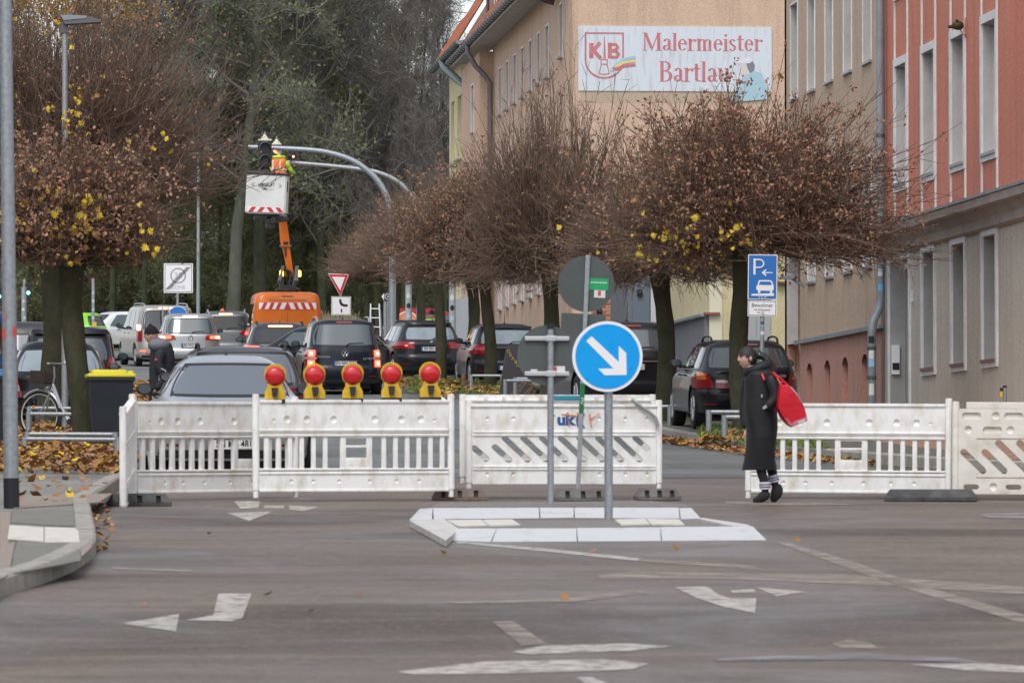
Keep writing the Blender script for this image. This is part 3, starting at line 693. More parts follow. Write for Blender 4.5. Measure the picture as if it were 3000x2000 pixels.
# dormers
for k, yd_ in enumerate((fy(1465), fy(1500), fy(1548), fy(1610))):
    dz = ev + .5; dx = XF - .1
    mb = MB(); mb.box(dx, dx + 3, yd_ - .9, yd_ + .9, dz - .25, dz + 1.75); d_ = ob('dormer', mb, M_tile, crh)
    mb = MB(); 
    mb.box(dx - .03, dx - .003, yd_ - .82, yd_ - .70, dz, dz + 1.6); mb.box(dx - .03, dx - .003, yd_ + .7, yd_ + .82, dz, dz + 1.6); mb.box(dx - .03, dx - .003, yd_ - .7, yd_ + .7, dz + 1.5, dz + 1.6); mb.box(dx - .03, dx - .003, yd_ - .06, yd_ + .06, dz, dz + 1.5)
    mb.box(dx - .03, dx + .1, yd_ - .98, yd_ - .905, dz - .1, dz + 1.7)
    ob('frame', mb, M_frame, d_); mb = MB(); mb.box(dx - .012, dx - .002, yd_ - .7, yd_ + .7, dz, dz + 1.5); ob('pane', mb, M_pane, d_)
    mb = MB(); mb.box(dx - .25, dx + 3, yd_ - 1.05, yd_ + 1.05, dz + 1.75, dz + 1.85); ob('dormer_roof', mb, mat('dormer_trim', (.33, .35, .37), .6), d_)
    mb = MB(); mb.tube([(dx - .2, yd_ + 1.1, dz + 1.7), (dx - .2, yd_ + 1.1, dz + .3), (dx - .5, yd_ + 1.1, dz)], .05, 8); ob('small_pipe', mb, mat('pipe_brown', (.10, .06, .06), .6), d_)
pp = thing('downpipe', 'brownish downpipe with a swan neck on the cream house beside its bay', 'pipe')
mb = MB(); yq = yC1 - .6; mb.tube([(XF - .86, yq, ev + .02), (XF - .86, yq, ev - .2), (XF - .6, yq, ev - .65), (XF - .3, yq, ev - .95), (XF - .14, yq, ev - 1.2), (XF - .14, yq, 3.0)], .085, 10); ob('pipe', mb, mat('pipe_purple', (.19, .17, .19), .5, metal=.3), pp, smooth=True)
mb = MB(); yq = yG + 3.8; pp2 = thing('downpipe', 'short dark gutter outlet at the top of the cream gable corner', 'pipe'); mb.tube([(XF - .86, yq, ev + .05), (XF - .7, yq, ev - .25), (XF - .3, yq, ev - .45), (XF - .1, yq, ev - .5)], .085, 10); ob('pipe', mb, mat('pipe_brown', (.10, .06, .06), .6), pp2, smooth=True)

# advertising board painted on the gable: board, lettering, emblem
bd = thing('advertising_board', 'faded white board reading Malermeister Bartlau with red emblem on the cream gable', 'sign', (0, yG, 0))
SX = lambda px: P(px, 170, dep(Vector((XF + 3, yG, 12)))).x
SZ = lambda py: P(1900, py, dep(Vector((XF + 3, yG, 12)))).z
Mb_ = mat('faded_board', (.62, .66, .72), .7, c2=(.40, .42, .44), ns=2.6, sc3=(3, 1, .35), lo=.5, hi=.82)
mb = MB(); mb.box(SX(1692), SX(2264), -.03, -.002, SZ(268), SZ(78)); ob('board', mb, Mb_, bd)
mb = MB(); mb.box(SX(1700), SX(2262), -.004, -.001, SZ(302), SZ(268)); ob('paint_patch', mb, mat('patch', (.46, .36, .27), .9), bd)
M_red_l = mat('faded_red', (.50, .13, .15), .7, c2=(.55, .22, .23), ns=7, sc3=(2, 1, .5)); M_bl = mat('faded_blue', (.33, .55, .62), .7); M_ye = mat('faded_yellow', (.75, .55, .25), .7)
def arc_stroke(mb, cx, cz, rx, rz, a0, a1, tn, tk, n=22):
    inn, out = [], []
    for i in range(n + 1):
        a = rad(a0 + (a1 - a0) * i / n); t = (tn + (tk - tn) * abs(math.cos(a)) ** 1.3) / 2
        out.append((cx + (rx + t) * math.cos(a), cz + (rz + t * .7) * math.sin(a))); inn.append((cx + (rx - t) * math.cos(a), cz + (rz - t * .7) * math.sin(a)))
    for i in range(n):
        mb.add([(out[i][0], 0, out[i][1]), (out[i + 1][0], 0, out[i + 1][1]), (inn[i + 1][0], 0, inn[i + 1][1]), (inn[i][0], 0, inn[i][1])], [(0, 1, 2, 3)])
def bar(mb, x0, z0, x1, z1, w):
    mb.add([(x0 - w / 2, 0, z0), (x0 + w / 2, 0, z0), (x1 + w / 2, 0, z1), (x1 - w / 2, 0, z1)], [(0, 1, 2, 3)])
def srf(mb, x, z, w, h=.035): bar(mb, x, z, x, z + h, w)
TK, TN = .15, .05
def glyph(mb, ch, x):
    """serif letters on an em of cap height 1, x height .68; returns the advance"""
    xh = .68
    if ch == 'M':
        bar(mb, x + .1, 0, x + .1, 1, TN + .02); bar(mb, x + .88, 0, x + .88, 1, TK + .02); bar(mb, x + .14, 1, x + .48, .12, .17); bar(mb, x + .47, .0, x + .86, 1, .07)
        srf(mb, x + .1, 0, .26); srf(mb, x + .88, 0, .34); srf(mb, x + .1, .965, .22); srf(mb, x + .9, .965, .26); return 1.07
    if ch == 'B':
        bar(mb, x + .16, 0, x + .16, 1, TK + .02); srf(mb, x + .2, 0, .36); srf(mb, x + .2, .965, .36)
        arc_stroke(mb, x + .33, .76, .22, .205, -90, 90, TN, TK); arc_stroke(mb, x + .35, .275, .27, .24, -90, 90, TN, TK + .02); bar(mb, x + .3, .5, x + .3, .55, .2); return .74
    if ch == 'l': bar(mb, x + .14, 0, x + .14, 1, TK); srf(mb, x + .14, 0, .3); srf(mb, x + .1, .965, .2); return .3
    if ch == 'i': bar(mb, x + .14, 0, x + .14, xh, TK); srf(mb, x + .14, 0, .3); srf(mb, x + .1, xh - .035, .2); arc_stroke(mb, x + .14, .88, .045, .045, 0, 360, .08, .08, 12); return .3
    if ch == 't':
        bar(mb, x + .16, .1, x + .16, .88, TK); srf(mb, x + .18, xh - .05, .36, .05); arc_stroke(mb, x + .25, .12, .10, .08, 180, 330, TN, TK * .8, 10); return .4
    if ch == 'r': bar(mb, x + .14, 0, x + .14, xh, TK); srf(mb, x + .15, 0, .32); srf(mb, x + .1, xh - .035, .2); arc_stroke(mb, x + .34, .5, .13, .13, 60, 180, TN, TK * .5, 10); arc_stroke(mb, x + .42, .58, .04, .04, 0, 360, .09, .09, 10); return .5
    if ch == 'u':
        bar(mb, x + .14, .18, x + .14, xh, TK); srf(mb, x + .1, xh - .035, .2); arc_stroke(mb, x + .3, .19, .16, .15, 180, 330, TN, TK, 12); bar(mb, x + .5, 0, x + .5, xh, TK); srf(mb, x + .46, xh - .035, .2); srf(mb, x + .55, 0, .18); return .68
    if ch == 'm':
        for k in (.14, .45, .76): bar(mb, x + k, 0, x + k, xh - (.12 if k > .2 else 0), TK); srf(mb, x + k, 0, .27)
        srf(mb, x + .1, xh - .035, .2); arc_stroke(mb, x + .33, .5, .12, .14, 10, 160, TN, TK, 10); arc_stroke(mb, x + .64, .5, .12, .14, 10, 160, TN, TK, 10); return .95
    if ch == 'e': arc_stroke(mb, x + .27, .34, .18, .31, 0, 320, TN, TK, 26); bar(mb, x + .29, .37, x + .29, .42, .36); return .56
    if ch == 'a':
        bar(mb, x + .40, .08, x + .40, .5, TK); arc_stroke(mb, x + .27, .5, .13, .16, 0, 170, TN, TK, 12); arc_stroke(mb, x + .24, .17, .13, .13, 60, 330, TN, TK, 16); arc_stroke(mb, x + .5, .1, .06, .07, 180, 330, TN, TK * .6, 8); return .58
    if ch == 's':
        arc_stroke(mb, x + .22, .50, .12, .15, 20, 265, TN, TK * .9, 14); arc_stroke(mb, x + .22, .18, .13, .16, -160, 85, TN, TK * .9, 14); bar(mb, x + .16, .42, x + .29, .28, .13); return .48
    return .3
def serif_text(name, s, x0, z0, h, x1, parent, m):
    mb = MB(); x = 0
    for ch in s: x += glyph(mb, ch, x)
    k = (x1 - x0) / x
    mb.v = [(x0 + a * k, -.034 - .0004 * ((i // 4) % 11), z0 + c * h) for i, (a, b, c) in enumerate(mb.v)]
    return ob(name, mb, m, parent)
serif_text('lettering', 'Malermeister', SX(1883), SZ(149), SZ(97) - SZ(149), SX(2238), bd, M_red_l)
serif_text('lettering', 'Bartlau', SX(1930), SZ(240), SZ(180) - SZ(240), SX(2142), bd, M_red_l)
em = MB(); _sk = 0
def pl(pts, dz=-.002): em.add([(SX(x), -.036 - dz, SZ(y)) for x, y in pts], [tuple(range(len(pts)))])
def stroke(pts, w, dz=0, target=None):
    t_ = target or em; global _sk; _sk = (_sk + 1) % 24; dz = dz + _sk * .0005
    for (xa, ya), (xb, yb2) in zip(pts, pts[1:]):
        l = math.hypot(xb - xa, yb2 - ya) or 1; nx, ny = -(yb2 - ya) / l * w / 2, (xb - xa) / l * w / 2
        ex, ey = (xb - xa) / l * w * .3, (yb2 - ya) / l * w * .3
        dz += .0007; t_.add([(SX(x), -.036 - dz, SZ(y)) for x, y in ((xa + nx - ex, ya + ny - ey), (xb + nx + ex, yb2 + ny + ey), (xb - nx + ex, yb2 - ny + ey), (xa - nx - ex, ya - ny - ey))], [(0, 1, 2, 3)])
sh = [(1713, 99), (1824, 99), (1824, 178)] + [(1768.5 + 55.5 * math.cos(rad(a)), 178 + 52 * math.sin(rad(a))) for a in range(0, 181, 15)] + [(1713, 178), (1713, 99)]
stroke(sh, 4.5)
pl([(1724, 128), (1737, 128), (1737, 173), (1724, 173)]); stroke([(1737, 150), (1754, 129)], 11); stroke([(1737, 150), (1756, 171)], 11)
pl([(1779, 127), (1791, 127), (1791, 173), (1779, 173)]); stroke([(1791, 132), (1803, 132), (1808, 140), (1802, 148), (1791, 149)], 8); stroke([(1791, 152), (1804, 152), (1811, 161), (1805, 169), (1791, 169)], 8)
pl([(1766, 173), (1768, 108), (1770, 108), (1773, 173)]); stroke([(1759, 176), (1777, 176), (1777, 190), (1759, 190), (1759, 176)], 2.5); stroke([(1759, 192), (1753, 217), (1768, 220), (1783, 217), (1777, 192)], 2.5)
fixn(ob('emblem', em, M_red_l, bd))
for i, (m_, off) in enumerate(((M_bl, 0), (M_ye, 9), (M_red_l, 19))):
    t_ = MB(); stroke([(1790 + 3 * i, 208 - .3 * off), (1805, 190 + off * .7), (1825, 176 + off), (1858, 168 + off * 1.2)], 8, .002 + .001 * i, t_); fixn(ob('brush_stroke', t_, m_, bd))
# plain painter figure printed on the right of the board
for pts, m_ in (([(2175, 248), (2182, 218), (2205, 205), (2235, 214), (2248, 250), (2250, 290), (2140, 300), (2150, 275)], mat('print_light_blue', (.36, .53, .60), .7)),
                ([(2165, 190), (2188, 180), (2205, 190), (2203, 212), (2180, 222), (2168, 210)], mat('print_skin', (.62, .56, .55), .7)),
                ([(2188, 185), (2205, 176), (2214, 190), (2212, 205), (2200, 214), (2192, 200)], mat('print_dark', (.20, .20, .26), .7)),
                ([(2160, 186), (2172, 172), (2196, 167), (2208, 176), (2200, 184), (2176, 186)], mat('print_white', (.66, .68, .72), .7)),
                ([(2128, 232), (2138, 226), (2158, 240), (2150, 248)], MATS['print_white'])):
    t_ = MB(); t_.add([(SX(x), -.040 - .001 * len(bd.children) % .008, SZ(y)) for x, y in pts], [tuple(range(len(pts)))]); fixn(ob('printed_figure', t_, m_, bd))

# ---- yellow house at the far end
yE = fy(1318)
yh = thing('apartment_house', 'pale yellow house with orange tiled roof at the far end of the row', 'house')
ye_w = [fy(x) for x in (1326, 1346, 1386)]
opy = [(c - w, c + w, CZ + a, CZ + b) for c, w in zip(ye_w, (.7, .9, .9)) for a, b in ((11.4, 14.0 if c == ye_w[2] else 13.6), (8.0, 9.6))]
wall('wall', west, yC2 + .02, yE, 3, CZ + 14.7, opy, .3, M_yel, yh, M_yel)
for a in opy: window(west, a, .3, yh, bars=False, fr=.07, sillout=.15)
for k, (xa_, xb_) in enumerate(((1333, 1352), (1357, 1371), (1376, 1384))):
    a, b = fy(xa_), fy(xb_); mb = MB(); xbox(mb, west, b, a, 3, CZ + 6.6, -.12, .0); fixn(ob('pilaster', mb, mat('pale_blue_plaster', (.40, .47, .55), .8, c2=(.5, .55, .6), ns=1), yh))
mb = MB(); mb.box(XF, XF + 9, yE, yE + .3, 3, CZ + 14.7); ob('end_wall', mb, M_yel, yh)
ev2 = CZ + 14.75
mb = MB(); mb.box(XF - .55, XF, yC2 + .3, yE + .3, ev2 - .05, ev2); ob('soffit', mb, M_soff, yh)
gutter('gutter', XF - .65, yC2 - 1.5, yE + .5, ev2 + .08, yh, r=.13)
rf = roof(yh, yC2, yE + .5, XF - .62, ev2 + .06, 4.2, 6.8, M_tile); tiles(rf, yC2 + .1, yE + .4, XF - .62, ev2 + .1, 4.2, 6.8, M_tile, 290, du=.3, rows=8)
yp = thing('downpipe', 'grey green downpipe on the pale yellow house', 'pipe')
mb = MB(); yq = fy(1376); mb.tube([(XF - .65, yq + 4, ev2), (XF - .65, yq + 3, ev2 - .3), (XF - .3, yq + 1, ev2 - .9), (XF - .14, yq, ev2 - 1.2), (XF - .14, yq, 4.0)], .13, 10); ob('pipe', mb, mat('pipe_green_grey', (.17, .21, .21), .5, metal=.4), yp, smooth=True)
# light coloured portal next to the yellow house
pt = thing('portal_wall', 'light grey painted wall strip beside the tree trunks below the cream bay', 'wall')
mb = MB(); xbox(mb, west2, yC1 + .1, yC2 - .1, 3, CZ + 6.3, -.14, -.002); fixn(ob('panel', mb, mat('portal_grey', (.55, .57, .60), .7, c2=(.5, .52, .55), ns=1), pt))

# ---- half-timbered house at the far left
ht = thing('timbered_house', 'red brick house with dark timbers and white windows behind the left lamp post', 'house')
D0 = 262; xl = P(-260, 900, D0).x; xr = P(330, 900, D0).x; y0 = P(100, 900, D0).y; zb = G(y0)
mb = MB(); mb.box(xl, xr, y0, y0 + 8, zb, zb + 4.4); ob('wall', mb, mat('far_brick', (.33, .12, .075), .85, c2=(.25, .09, .06), ns=6), ht)
mb = MB()
for px in (8, 80, 150, 250, 300): x = P(px, 900, D0).x; mb.box(x - .1, x + .1, y0 - .04, y0 - .002, zb, zb + 4.4)
for z in (1.4, 2.9, 4.2): mb.box(xl, xr, y0 - .035, y0 - .003, zb + z - .09, zb + z + .09)
ob('timber', mb, mat('timber', (.03, .025, .022), .8), ht)
mb = MB(); mb.box(P(14, 900, D0).x, P(52, 900, D0).x, y0 - .06, y0 - .003, zb + .9, zb + 2.6); ob('window', mb, M_frame, ht)
for a, b in ((17, 30), (34, 50)):
    mb = MB(); mb.box(P(a, 900, D0).x, P(b, 900, D0).x, y0 - .07, y0 - .061, zb + 1.0, zb + 2.0); ob('pane', mb, M_pane, ht.children[-1] if ht.children[-1].name.startswith('window') else ht)
mb = MB(); mb.box(xl, P(95, 900, D0).x, y0 - .2, y0 - .08, zb + 2.9, zb + 4.3); ob('white_gable_board', mb, mat('far_white', (.55, .58, .6), .7), ht)
mb = MB(); mb.add([(xl - .4, y0 - .5, zb + 4.3), (xr + .4, y0 - .5, zb + 4.3), (xr + .4, y0 + 4, zb + 8), (xl - .4, y0 + 4, zb + 8), (xr + .4, y0 + 8.5, zb + 4.3), (xl - .4, y0 + 8.5, zb + 4.3)], [(0, 1, 2, 3), (3, 2, 4, 5)]); ob('roof', mb, M_tiled, ht)

# ---- unseen houses behind the camera, added so the car rears reflect dark
for k, (xa, xb, yb, h, c) in enumerate(((-62, -9, -14, 15, (.30, .27, .23)), (-7, 34, -17, 14, (.26, .21, .18)), (36, 80, -13, 16, (.33, .30, .26)))):
    hb = thing('reflection_house', ('greige', 'brown', 'pale')[k] + ' plaster house behind the viewer, unseen, added to darken car reflections', 'house')
    ops = [(x, x + 1.2, 1.2 + 3.3 * f, 3.0 + 3.3 * f) for f in range(4) for x in np.arange(xa + 1.5, xb - 2, 2.9)]
    wall('wall', lambda u, v, d, yb=yb: (u, yb - d, v - 2), xa, xb, 0, h, ops, .2, mat('reflection_house_plaster_%d' % k, c, .9), hb)
    for o_ in [o_ for o_ in hb.children if o_.name.startswith('window_reveal')]: bpy.data.objects.remove(o_)
    mb = MB(); mb.box(xa, xb, yb - 9, yb - .2, -2, h - 2); ob('glazed_core', mb, M_pane, hb)
    mb = MB(); mb.add([(xa, yb + .4, h - 2), (xb, yb + .4, h - 2), (xb, yb - 5, h + 3), (xa, yb - 5, h + 3), (xb, yb - 10, h - 2), (xa, yb - 10, h - 2)], [(0, 3, 2, 1), (3, 5, 4, 2)]); ob('roof', mb, M_tiled, hb)

lh = thing('reflection_house_row', 'long grey brown house row left of the street, unseen, added to darken car reflections', 'house')  # unseen row, added so the car sides reflect walls instead of sky
ops = [(y, y + 1.2, 1.4 + 3.3 * f, 3.1 + 3.3 * f) for f in range(2) for y in np.arange(24, 196, 3.1)]
wall('wall', lambda u, v, d: (-16 - d, u, v + G(u) * .0), 22, 198, 0, 8.5, ops, .2, mat('reflection_row_plaster', (.24, .21, .18), .9), lh)
for o_ in [o_ for o_ in lh.children if o_.name.startswith('window_reveal')]: bpy.data.objects.remove(o_)
mb = MB(); mb.box(-24, -16.2, 22, 198, 0, 8.5); ob('glazed_core', mb, M_pane, lh)
mb = MB(); mb.add([(-15.6, 22, 8.5), (-15.6, 198, 8.5), (-20, 198, 12), (-20, 22, 12), (-24, 198, 8.5), (-24, 22, 8.5)], [(0, 1, 2, 3), (3, 2, 4, 5)]); ob('roof', mb, M_tiled, lh)
# ------------------------------------------------------------------ trees
M_bark = mat('mossy_bark', (.045, .05, .022), .95, c2=(.085, .075, .05), ns=5, sc3=(1, 1, .5), bump=.9, bs=22, lo=.4, hi=.7)
M_twig = mat('brown_twigs', (.105, .068, .048), .85, c2=(.29, .20, .145), ns=1.7, lo=.3, hi=.75)
M_leafb = mat('dry_leaf', (.24, .115, .065), .8, c2=(.42, .25, .165), ns=7, lo=.35, hi=.7)
M_leafy = mat('yellow_leaf', (.62, .44, .03), .6, c2=(.52, .27, .02), ns=.9, lo=.5, hi=.9)
M_leafo = mat('ochre_leaf', (.36, .17, .04), .75, c2=(.18, .08, .025), ns=3, lo=.35, hi=.7)
_maple = [(0, -.5), (.06, -.22), (.34, -.30), (.27, -.12), (.52, -.02), (.33, .08), (.40, .30), (.20, .24), (.17, .34), (0, .58), (-.17, .34), (-.20, .24), (-.40, .30), (-.33, .08), (-.52, -.02), (-.27, -.12), (-.34, -.30), (-.06, -.22)]
def maple_mesh(m, name='leaf', s=.13, curl=.25):
    v = [(0, 0, 0)] + [(x * s, curl * s * (x * x * 2 - abs(y) * .5), y * s) for x, y in _maple]; n = len(_maple)
    me = bpy.data.meshes.new(name); me.from_pydata(v, [], [(0, i + 1, (i + 1) % n + 1) for i in range(n)]); me.materials.append(m); return me
ME_ly = [maple_mesh(M_leafy, s=.105), maple_mesh(M_leafy, s=.075, curl=-.5), maple_mesh(M_leafo, s=.10)]

def quads_np(P0, size, rs, up=None, asp=.6):
    """small bent leaf quads at the points P0"""
    N = len(P0); a = rs.normal(size=(N, 3)); a /= np.linalg.norm(a, axis=1, keepdims=True)
    if up is not None: a = a * (1 - up) + np.array([[0, 0, -1.]]) * up; a /= np.linalg.norm(a, axis=1, keepdims=True)
    b = np.cross(a, rs.normal(size=(N, 3))); b /= np.linalg.norm(b, axis=1, keepdims=True)
    s = (size * rs.uniform(.6, 1.3, N))[:, None]
    V = np.stack([P0, P0 + a * s * .5 + b * s * asp * .5, P0 + a * s, P0 + a * s * .5 - b * s * asp * .5], axis=1)
    return V.reshape(-1, 3), np.arange(N * 4).reshape(N, 4)

def pollard(seed, Ht, Rc, Hc, ns, tr=.14, lean=(0, 0), nleaf=2500, side=6, drop=-.12, trunk_bend=.06, topbias=1.0, leaf_lo=0.2):
    rs = np.random.RandomState(seed)
    mb = MB(); n = 9; pts, rr = [], []
    for i in range(n + 1):
        t = i / n; pts.append((lean[0] * t + trunk_bend * math.sin(t * 5 + seed), lean[1] * t + trunk_bend * math.cos(t * 4 + seed), Ht * t)); rr.append(tr * (1.18 - .3 * t if t < .15 else 1.08 - .16 * t) * (1 + .05 * math.sin(seed + i * 2.1)))
    rr[-1] *= 1.25; rr[-2] *= 1.1
    mb.tube(pts, rr, 14)
    for k in range(14):
        a = rs.uniform(0, 2 * PI); z = rs.uniform(-.1, .25); mb.sphere((pts[-1][0] + tr * .7 * math.cos(a), pts[-1][1] + tr * .7 * math.sin(a), Ht + z), rs.uniform(.07, .12) * tr / .14, 7, 5)
    trunk = mb.mesh('trunk', M_bark, True, 60)
    H = np.array([pts[-1][0], pts[-1][1], Ht])
    nl = 16; segs0, segs1, ra, rb = [], [], [], []
    L = []
    for i in range(nl):
        az = 2 * PI * i / nl * 1.618 * 3 + rs.uniform(-.3, .3); el = rs.uniform(.12, 1.25); ln = rs.uniform(.28, .48) * (Rc * math.cos(el) + Hc * math.sin(el))
        d = np.array([math.cos(az) * math.cos(el), math.sin(az) * math.cos(el), math.sin(el)])
        p = H.copy(); q = [p]
        for k in range(4):
            p = p + d * ln / 4 + rs.normal(size=3) * .035; q.append(p)
        L.append(q); r = rs.uniform(.035, .06) * tr / .14
        for k in range(4): segs0.append(q[k]); segs1.append(q[k + 1]); ra.append(r * (1 - .16 * k)); rb.append(r * (.84 - .16 * k))
    # shoots
    li = rs.randint(0, nl, ns); lt = rs.uniform(.8, 4, ns); Lq = np.array(L)
    k0 = np.minimum(lt.astype(int), 3); fr = (lt - k0)[:, None]
    S = Lq[li, k0] * (1 - fr) + Lq[li, np.minimum(k0 + 1, 4)] * fr
    la = np.arctan2(Lq[li, 4, 1] - H[1], Lq[li, 4, 0] - H[0])
    lf = rs.uniform(.72, 1.12, nl)[li]; az = la + rs.normal(0, .38, ns); el = np.arcsin(np.clip(rs.uniform(drop, 1.0, ns) ** topbias if topbias != 1 else rs.uniform(drop, 1.0, ns), -1, 1))
    rad_ = lf * rs.uniform(.66, 1.06, ns) * (1 + .10 * np.sin(3 * az + seed) + .07 * np.sin(7 * az))
    T = H + np.stack([Rc * rad_ * np.cos(el) * np.cos(az), Rc * rad_ * np.cos(el) * np.sin(az), Hc * rad_ * np.sin(el)], 1)
    mid = (S + T) / 2 + (T - H) * .06; mid[:, 2] -= .10 * Rc * np.cos(el) * .6; mid += rs.normal(size=(ns, 3)) * .06
    nseg = 4; prev = S; r0 = rs.uniform(.008, .0155, ns)
    TP, TD = [], []
    for k in range(1, nseg + 1):
        t = k / nseg; cur = (1 - t) ** 2 * S + 2 * t * (1 - t) * mid + t * t * T + rs.normal(size=(ns, 3)) * .015
        segs0 += list(prev); segs1 += list(cur); ra += list(r0 * (1 - .68 * (k - 1) / nseg)); rb += list(r0 * (1 - .68 * k / nseg))
        if k > 1:
            for q in range(side // 3):
                f = rs.uniform(0, 1, (ns, 1)); TP.append(prev * (1 - f) + cur * f); dd = cur - prev; TD.append(dd / (np.linalg.norm(dd, axis=1, keepdims=True) + 1e-6))
        prev = cur
    TP = np.concatenate(TP); TD = np.concatenate(TD); m = len(TP)
    dr = TD + rs.normal(size=(m, 3)) * .55 + np.array([[0, 0, .28]]); dr /= np.linalg.norm(dr, axis=1, keepdims=True); ln = rs.uniform(.14, .48, (m, 1)) * Rc / 2.3
    e1 = TP + dr * ln; seg_r = rs.uniform(.004, .0075, m)
    segs0 = np.concatenate([np.array(segs0), TP]); segs1 = np.concatenate([np.array(segs1), e1]); ra = np.concatenate([ra, seg_r]); rb = np.concatenate([rb, seg_r * .6])
    V, F = tubes_np(segs0, segs1, ra, rb); crown = np_mesh('branches', V, F, M_twig)
    sub_ = rs.randint(0, m, max(50, nleaf // 5)); idx = sub_[rs.randint(0, len(sub_), nleaf)]; w = (e1[idx, 2] - H[2]) / Hc; keep = rs.uniform(0, 1, nleaf) < np.clip(leaf_lo + w * 1.2, .08, 1); pp = (e1[idx] + rs.normal(size=(nleaf, 3)) * .04)[keep]
    V, F = quads_np(pp, .062, rs, .45); leaves = np_mesh('dry_leaves', V, F, M_leafb)
    low = e1[(e1[:, 2] < H[2] + Hc * .22)]
    return dict(trunk=trunk, crown=crown, leaves=leaves, tips=e1, low=low, H=H)
def place_tree(v, p, label, rz=0, s=1.0, yel=0, seed=0, grp=None, leaves=True, side=None, wide=False):
    t = thing('pollarded_tree', label, 'tree', p, (0, 0, rz), grp); t.scale = (s,) * 3
    link('trunk', v['trunk'], t); o = link('branches', v['crown'], t); o['kind'] = 'stuff'
    if leaves: o = link('dry_leaves', v['leaves'], t); o['kind'] = 'stuff'
    rs = np.random.RandomState(seed + 5); k = 0; low = v['tips'] if wide else v['low']; low = low[np.array([(Mz_ @ Vector(q)).y < -.9 for q in low])] if (Mz_ := Matrix.Rotation(rz, 4, 'Z')) else low; tries = 0
    Mz = Matrix.Rotation(rz, 4, 'Z')
    cen = low[rs.randint(0, len(low), 9)]
    while k < yel and tries < 4000:
        tries += 1; c = cen[rs.randint(0, 9)] if rs.rand() < .75 else low[rs.randint(0, len(low))]
        q = c + rs.normal(size=3) * np.array([.16, .16, .12]); w = Mz @ Vector(q)
        if w.y > -.35: continue                        # keep the leaves on the side toward the street junction
        if side is not None and side * w.x < -.2: continue
        link('leaf', ME_ly[rs.choice(3, p=[.35, .4, .25])], t, Vector(q), (rs.uniform(-.9, .9), rs.uniform(0, 6.28), rs.uniform(-.9, .9) - rz), rs.uniform(.75, 1.35) / s); k += 1
    return t
grpR = 'pollarded maples along the right kerb'
VA = pollard(3, 2.75, 2.7, 2.65, 1200, .14, nleaf=30000, side=9, leaf_lo=.25)
VB = pollard(8, 2.55, 2.35, 2.25, 1050, .15, nleaf=6500, side=9, leaf_lo=.02)
VE = pollard(41, 2.6, 2.15, 3.7, 1150, .15, nleaf=5000, side=9, leaf_lo=.02)
VC = pollard(14, 2.8, 1.75, 1.6, 950, .12, nleaf=2500, side=6, leaf_lo=.0, drop=.04)
place_tree(VA, col(2172, 87) + Vector((0, 0, .1)), 'crooked pollarded maple with dried brown leaves behind the blue parking sign', .4, 1.02, 70, 1, side=-1)
place_tree(VB, col(1942, 97) + Vector((0, 0, .1)), 'pollarded maple with mossy trunk beside the blue arrow sign, yellow leaves low in its crown', 1.9, 1.0, 150, 2)
place_tree(VE, col(1610, 111) + Vector((0, 0, .1)), 'leaning pollarded maple behind the upper grey sign disc', 4.1, 1.02, 6, 3)
place_tree(VA, col(1430, 128) + Vector((0, 0, .1)), 'straight mossy pollarded maple in the leaf pile next to the engraved stone', 2.5, .98, 5, 4)
place_tree(VC, col(1286, 135) + Vector((0, 0, .1)), 'slim pollarded maple with speckled trunk in front of the estate with number RN 624', 1.0, 1.06, 10, 5)
place_tree(VB, col(1383, 146) + Vector((0, 0, .1)), 'pollarded maple behind the second tree from the engraved stone', 3.1, 1.0, 4, 6)
place_tree(VC, col(1226, 155) + Vector((0, 0, .1)), 'slim pollarded maple in front of the red van', 2.0, 1.04, 10, 7)
place_tree(VC, col(1165, 166) + Vector((0, 0, .1)), 'pollarded maple left of the red van, near the aluminium ladder', 5.0, .98, 2, 8)
place_tree(VC, col(1110, 178) + Vector((0, 0, .1)), 'smaller pollarded maple right of the aluminium ladder', 0.3, .98, 0, 9)
place_tree(VC, col(1078, 190) + Vector((0, 0, .1)), 'farthest small pollarded maple near the give way sign', 4.3, .9, 0, 10)
# left row
VL = pollard(21, 2.45, 1.55, 1.8, 1150, .15, nleaf=22000, side=9, leaf_lo=.35, drop=.08, lean=(-.2, 0))
VD = pollard(33, 3.1, 3.1, 4.3, 1750, .18, nleaf=9000, side=9, leaf_lo=.05, drop=.16)
place_tree(VL, col(238, 75.5) + Vector((0, 0, .1)), 'nearest left maple with mossy trunk, brown and yellow leaves over the wheelie bins', .9, 1.0, 120, 11, wide=True)
place_tree(VD, col(145, 89) + Vector((0, 0, .1)), 'big dark trunked maple with a wide fan of bare twigs behind the nearest left tree', 2.2, 1.0, 110, 12, wide=True)
place_tree(VD, col(-60, 118) + Vector((0, 0, .1)), 'tall bare maple at the left edge behind the lamp post', .3, 1.05, 10, 13)

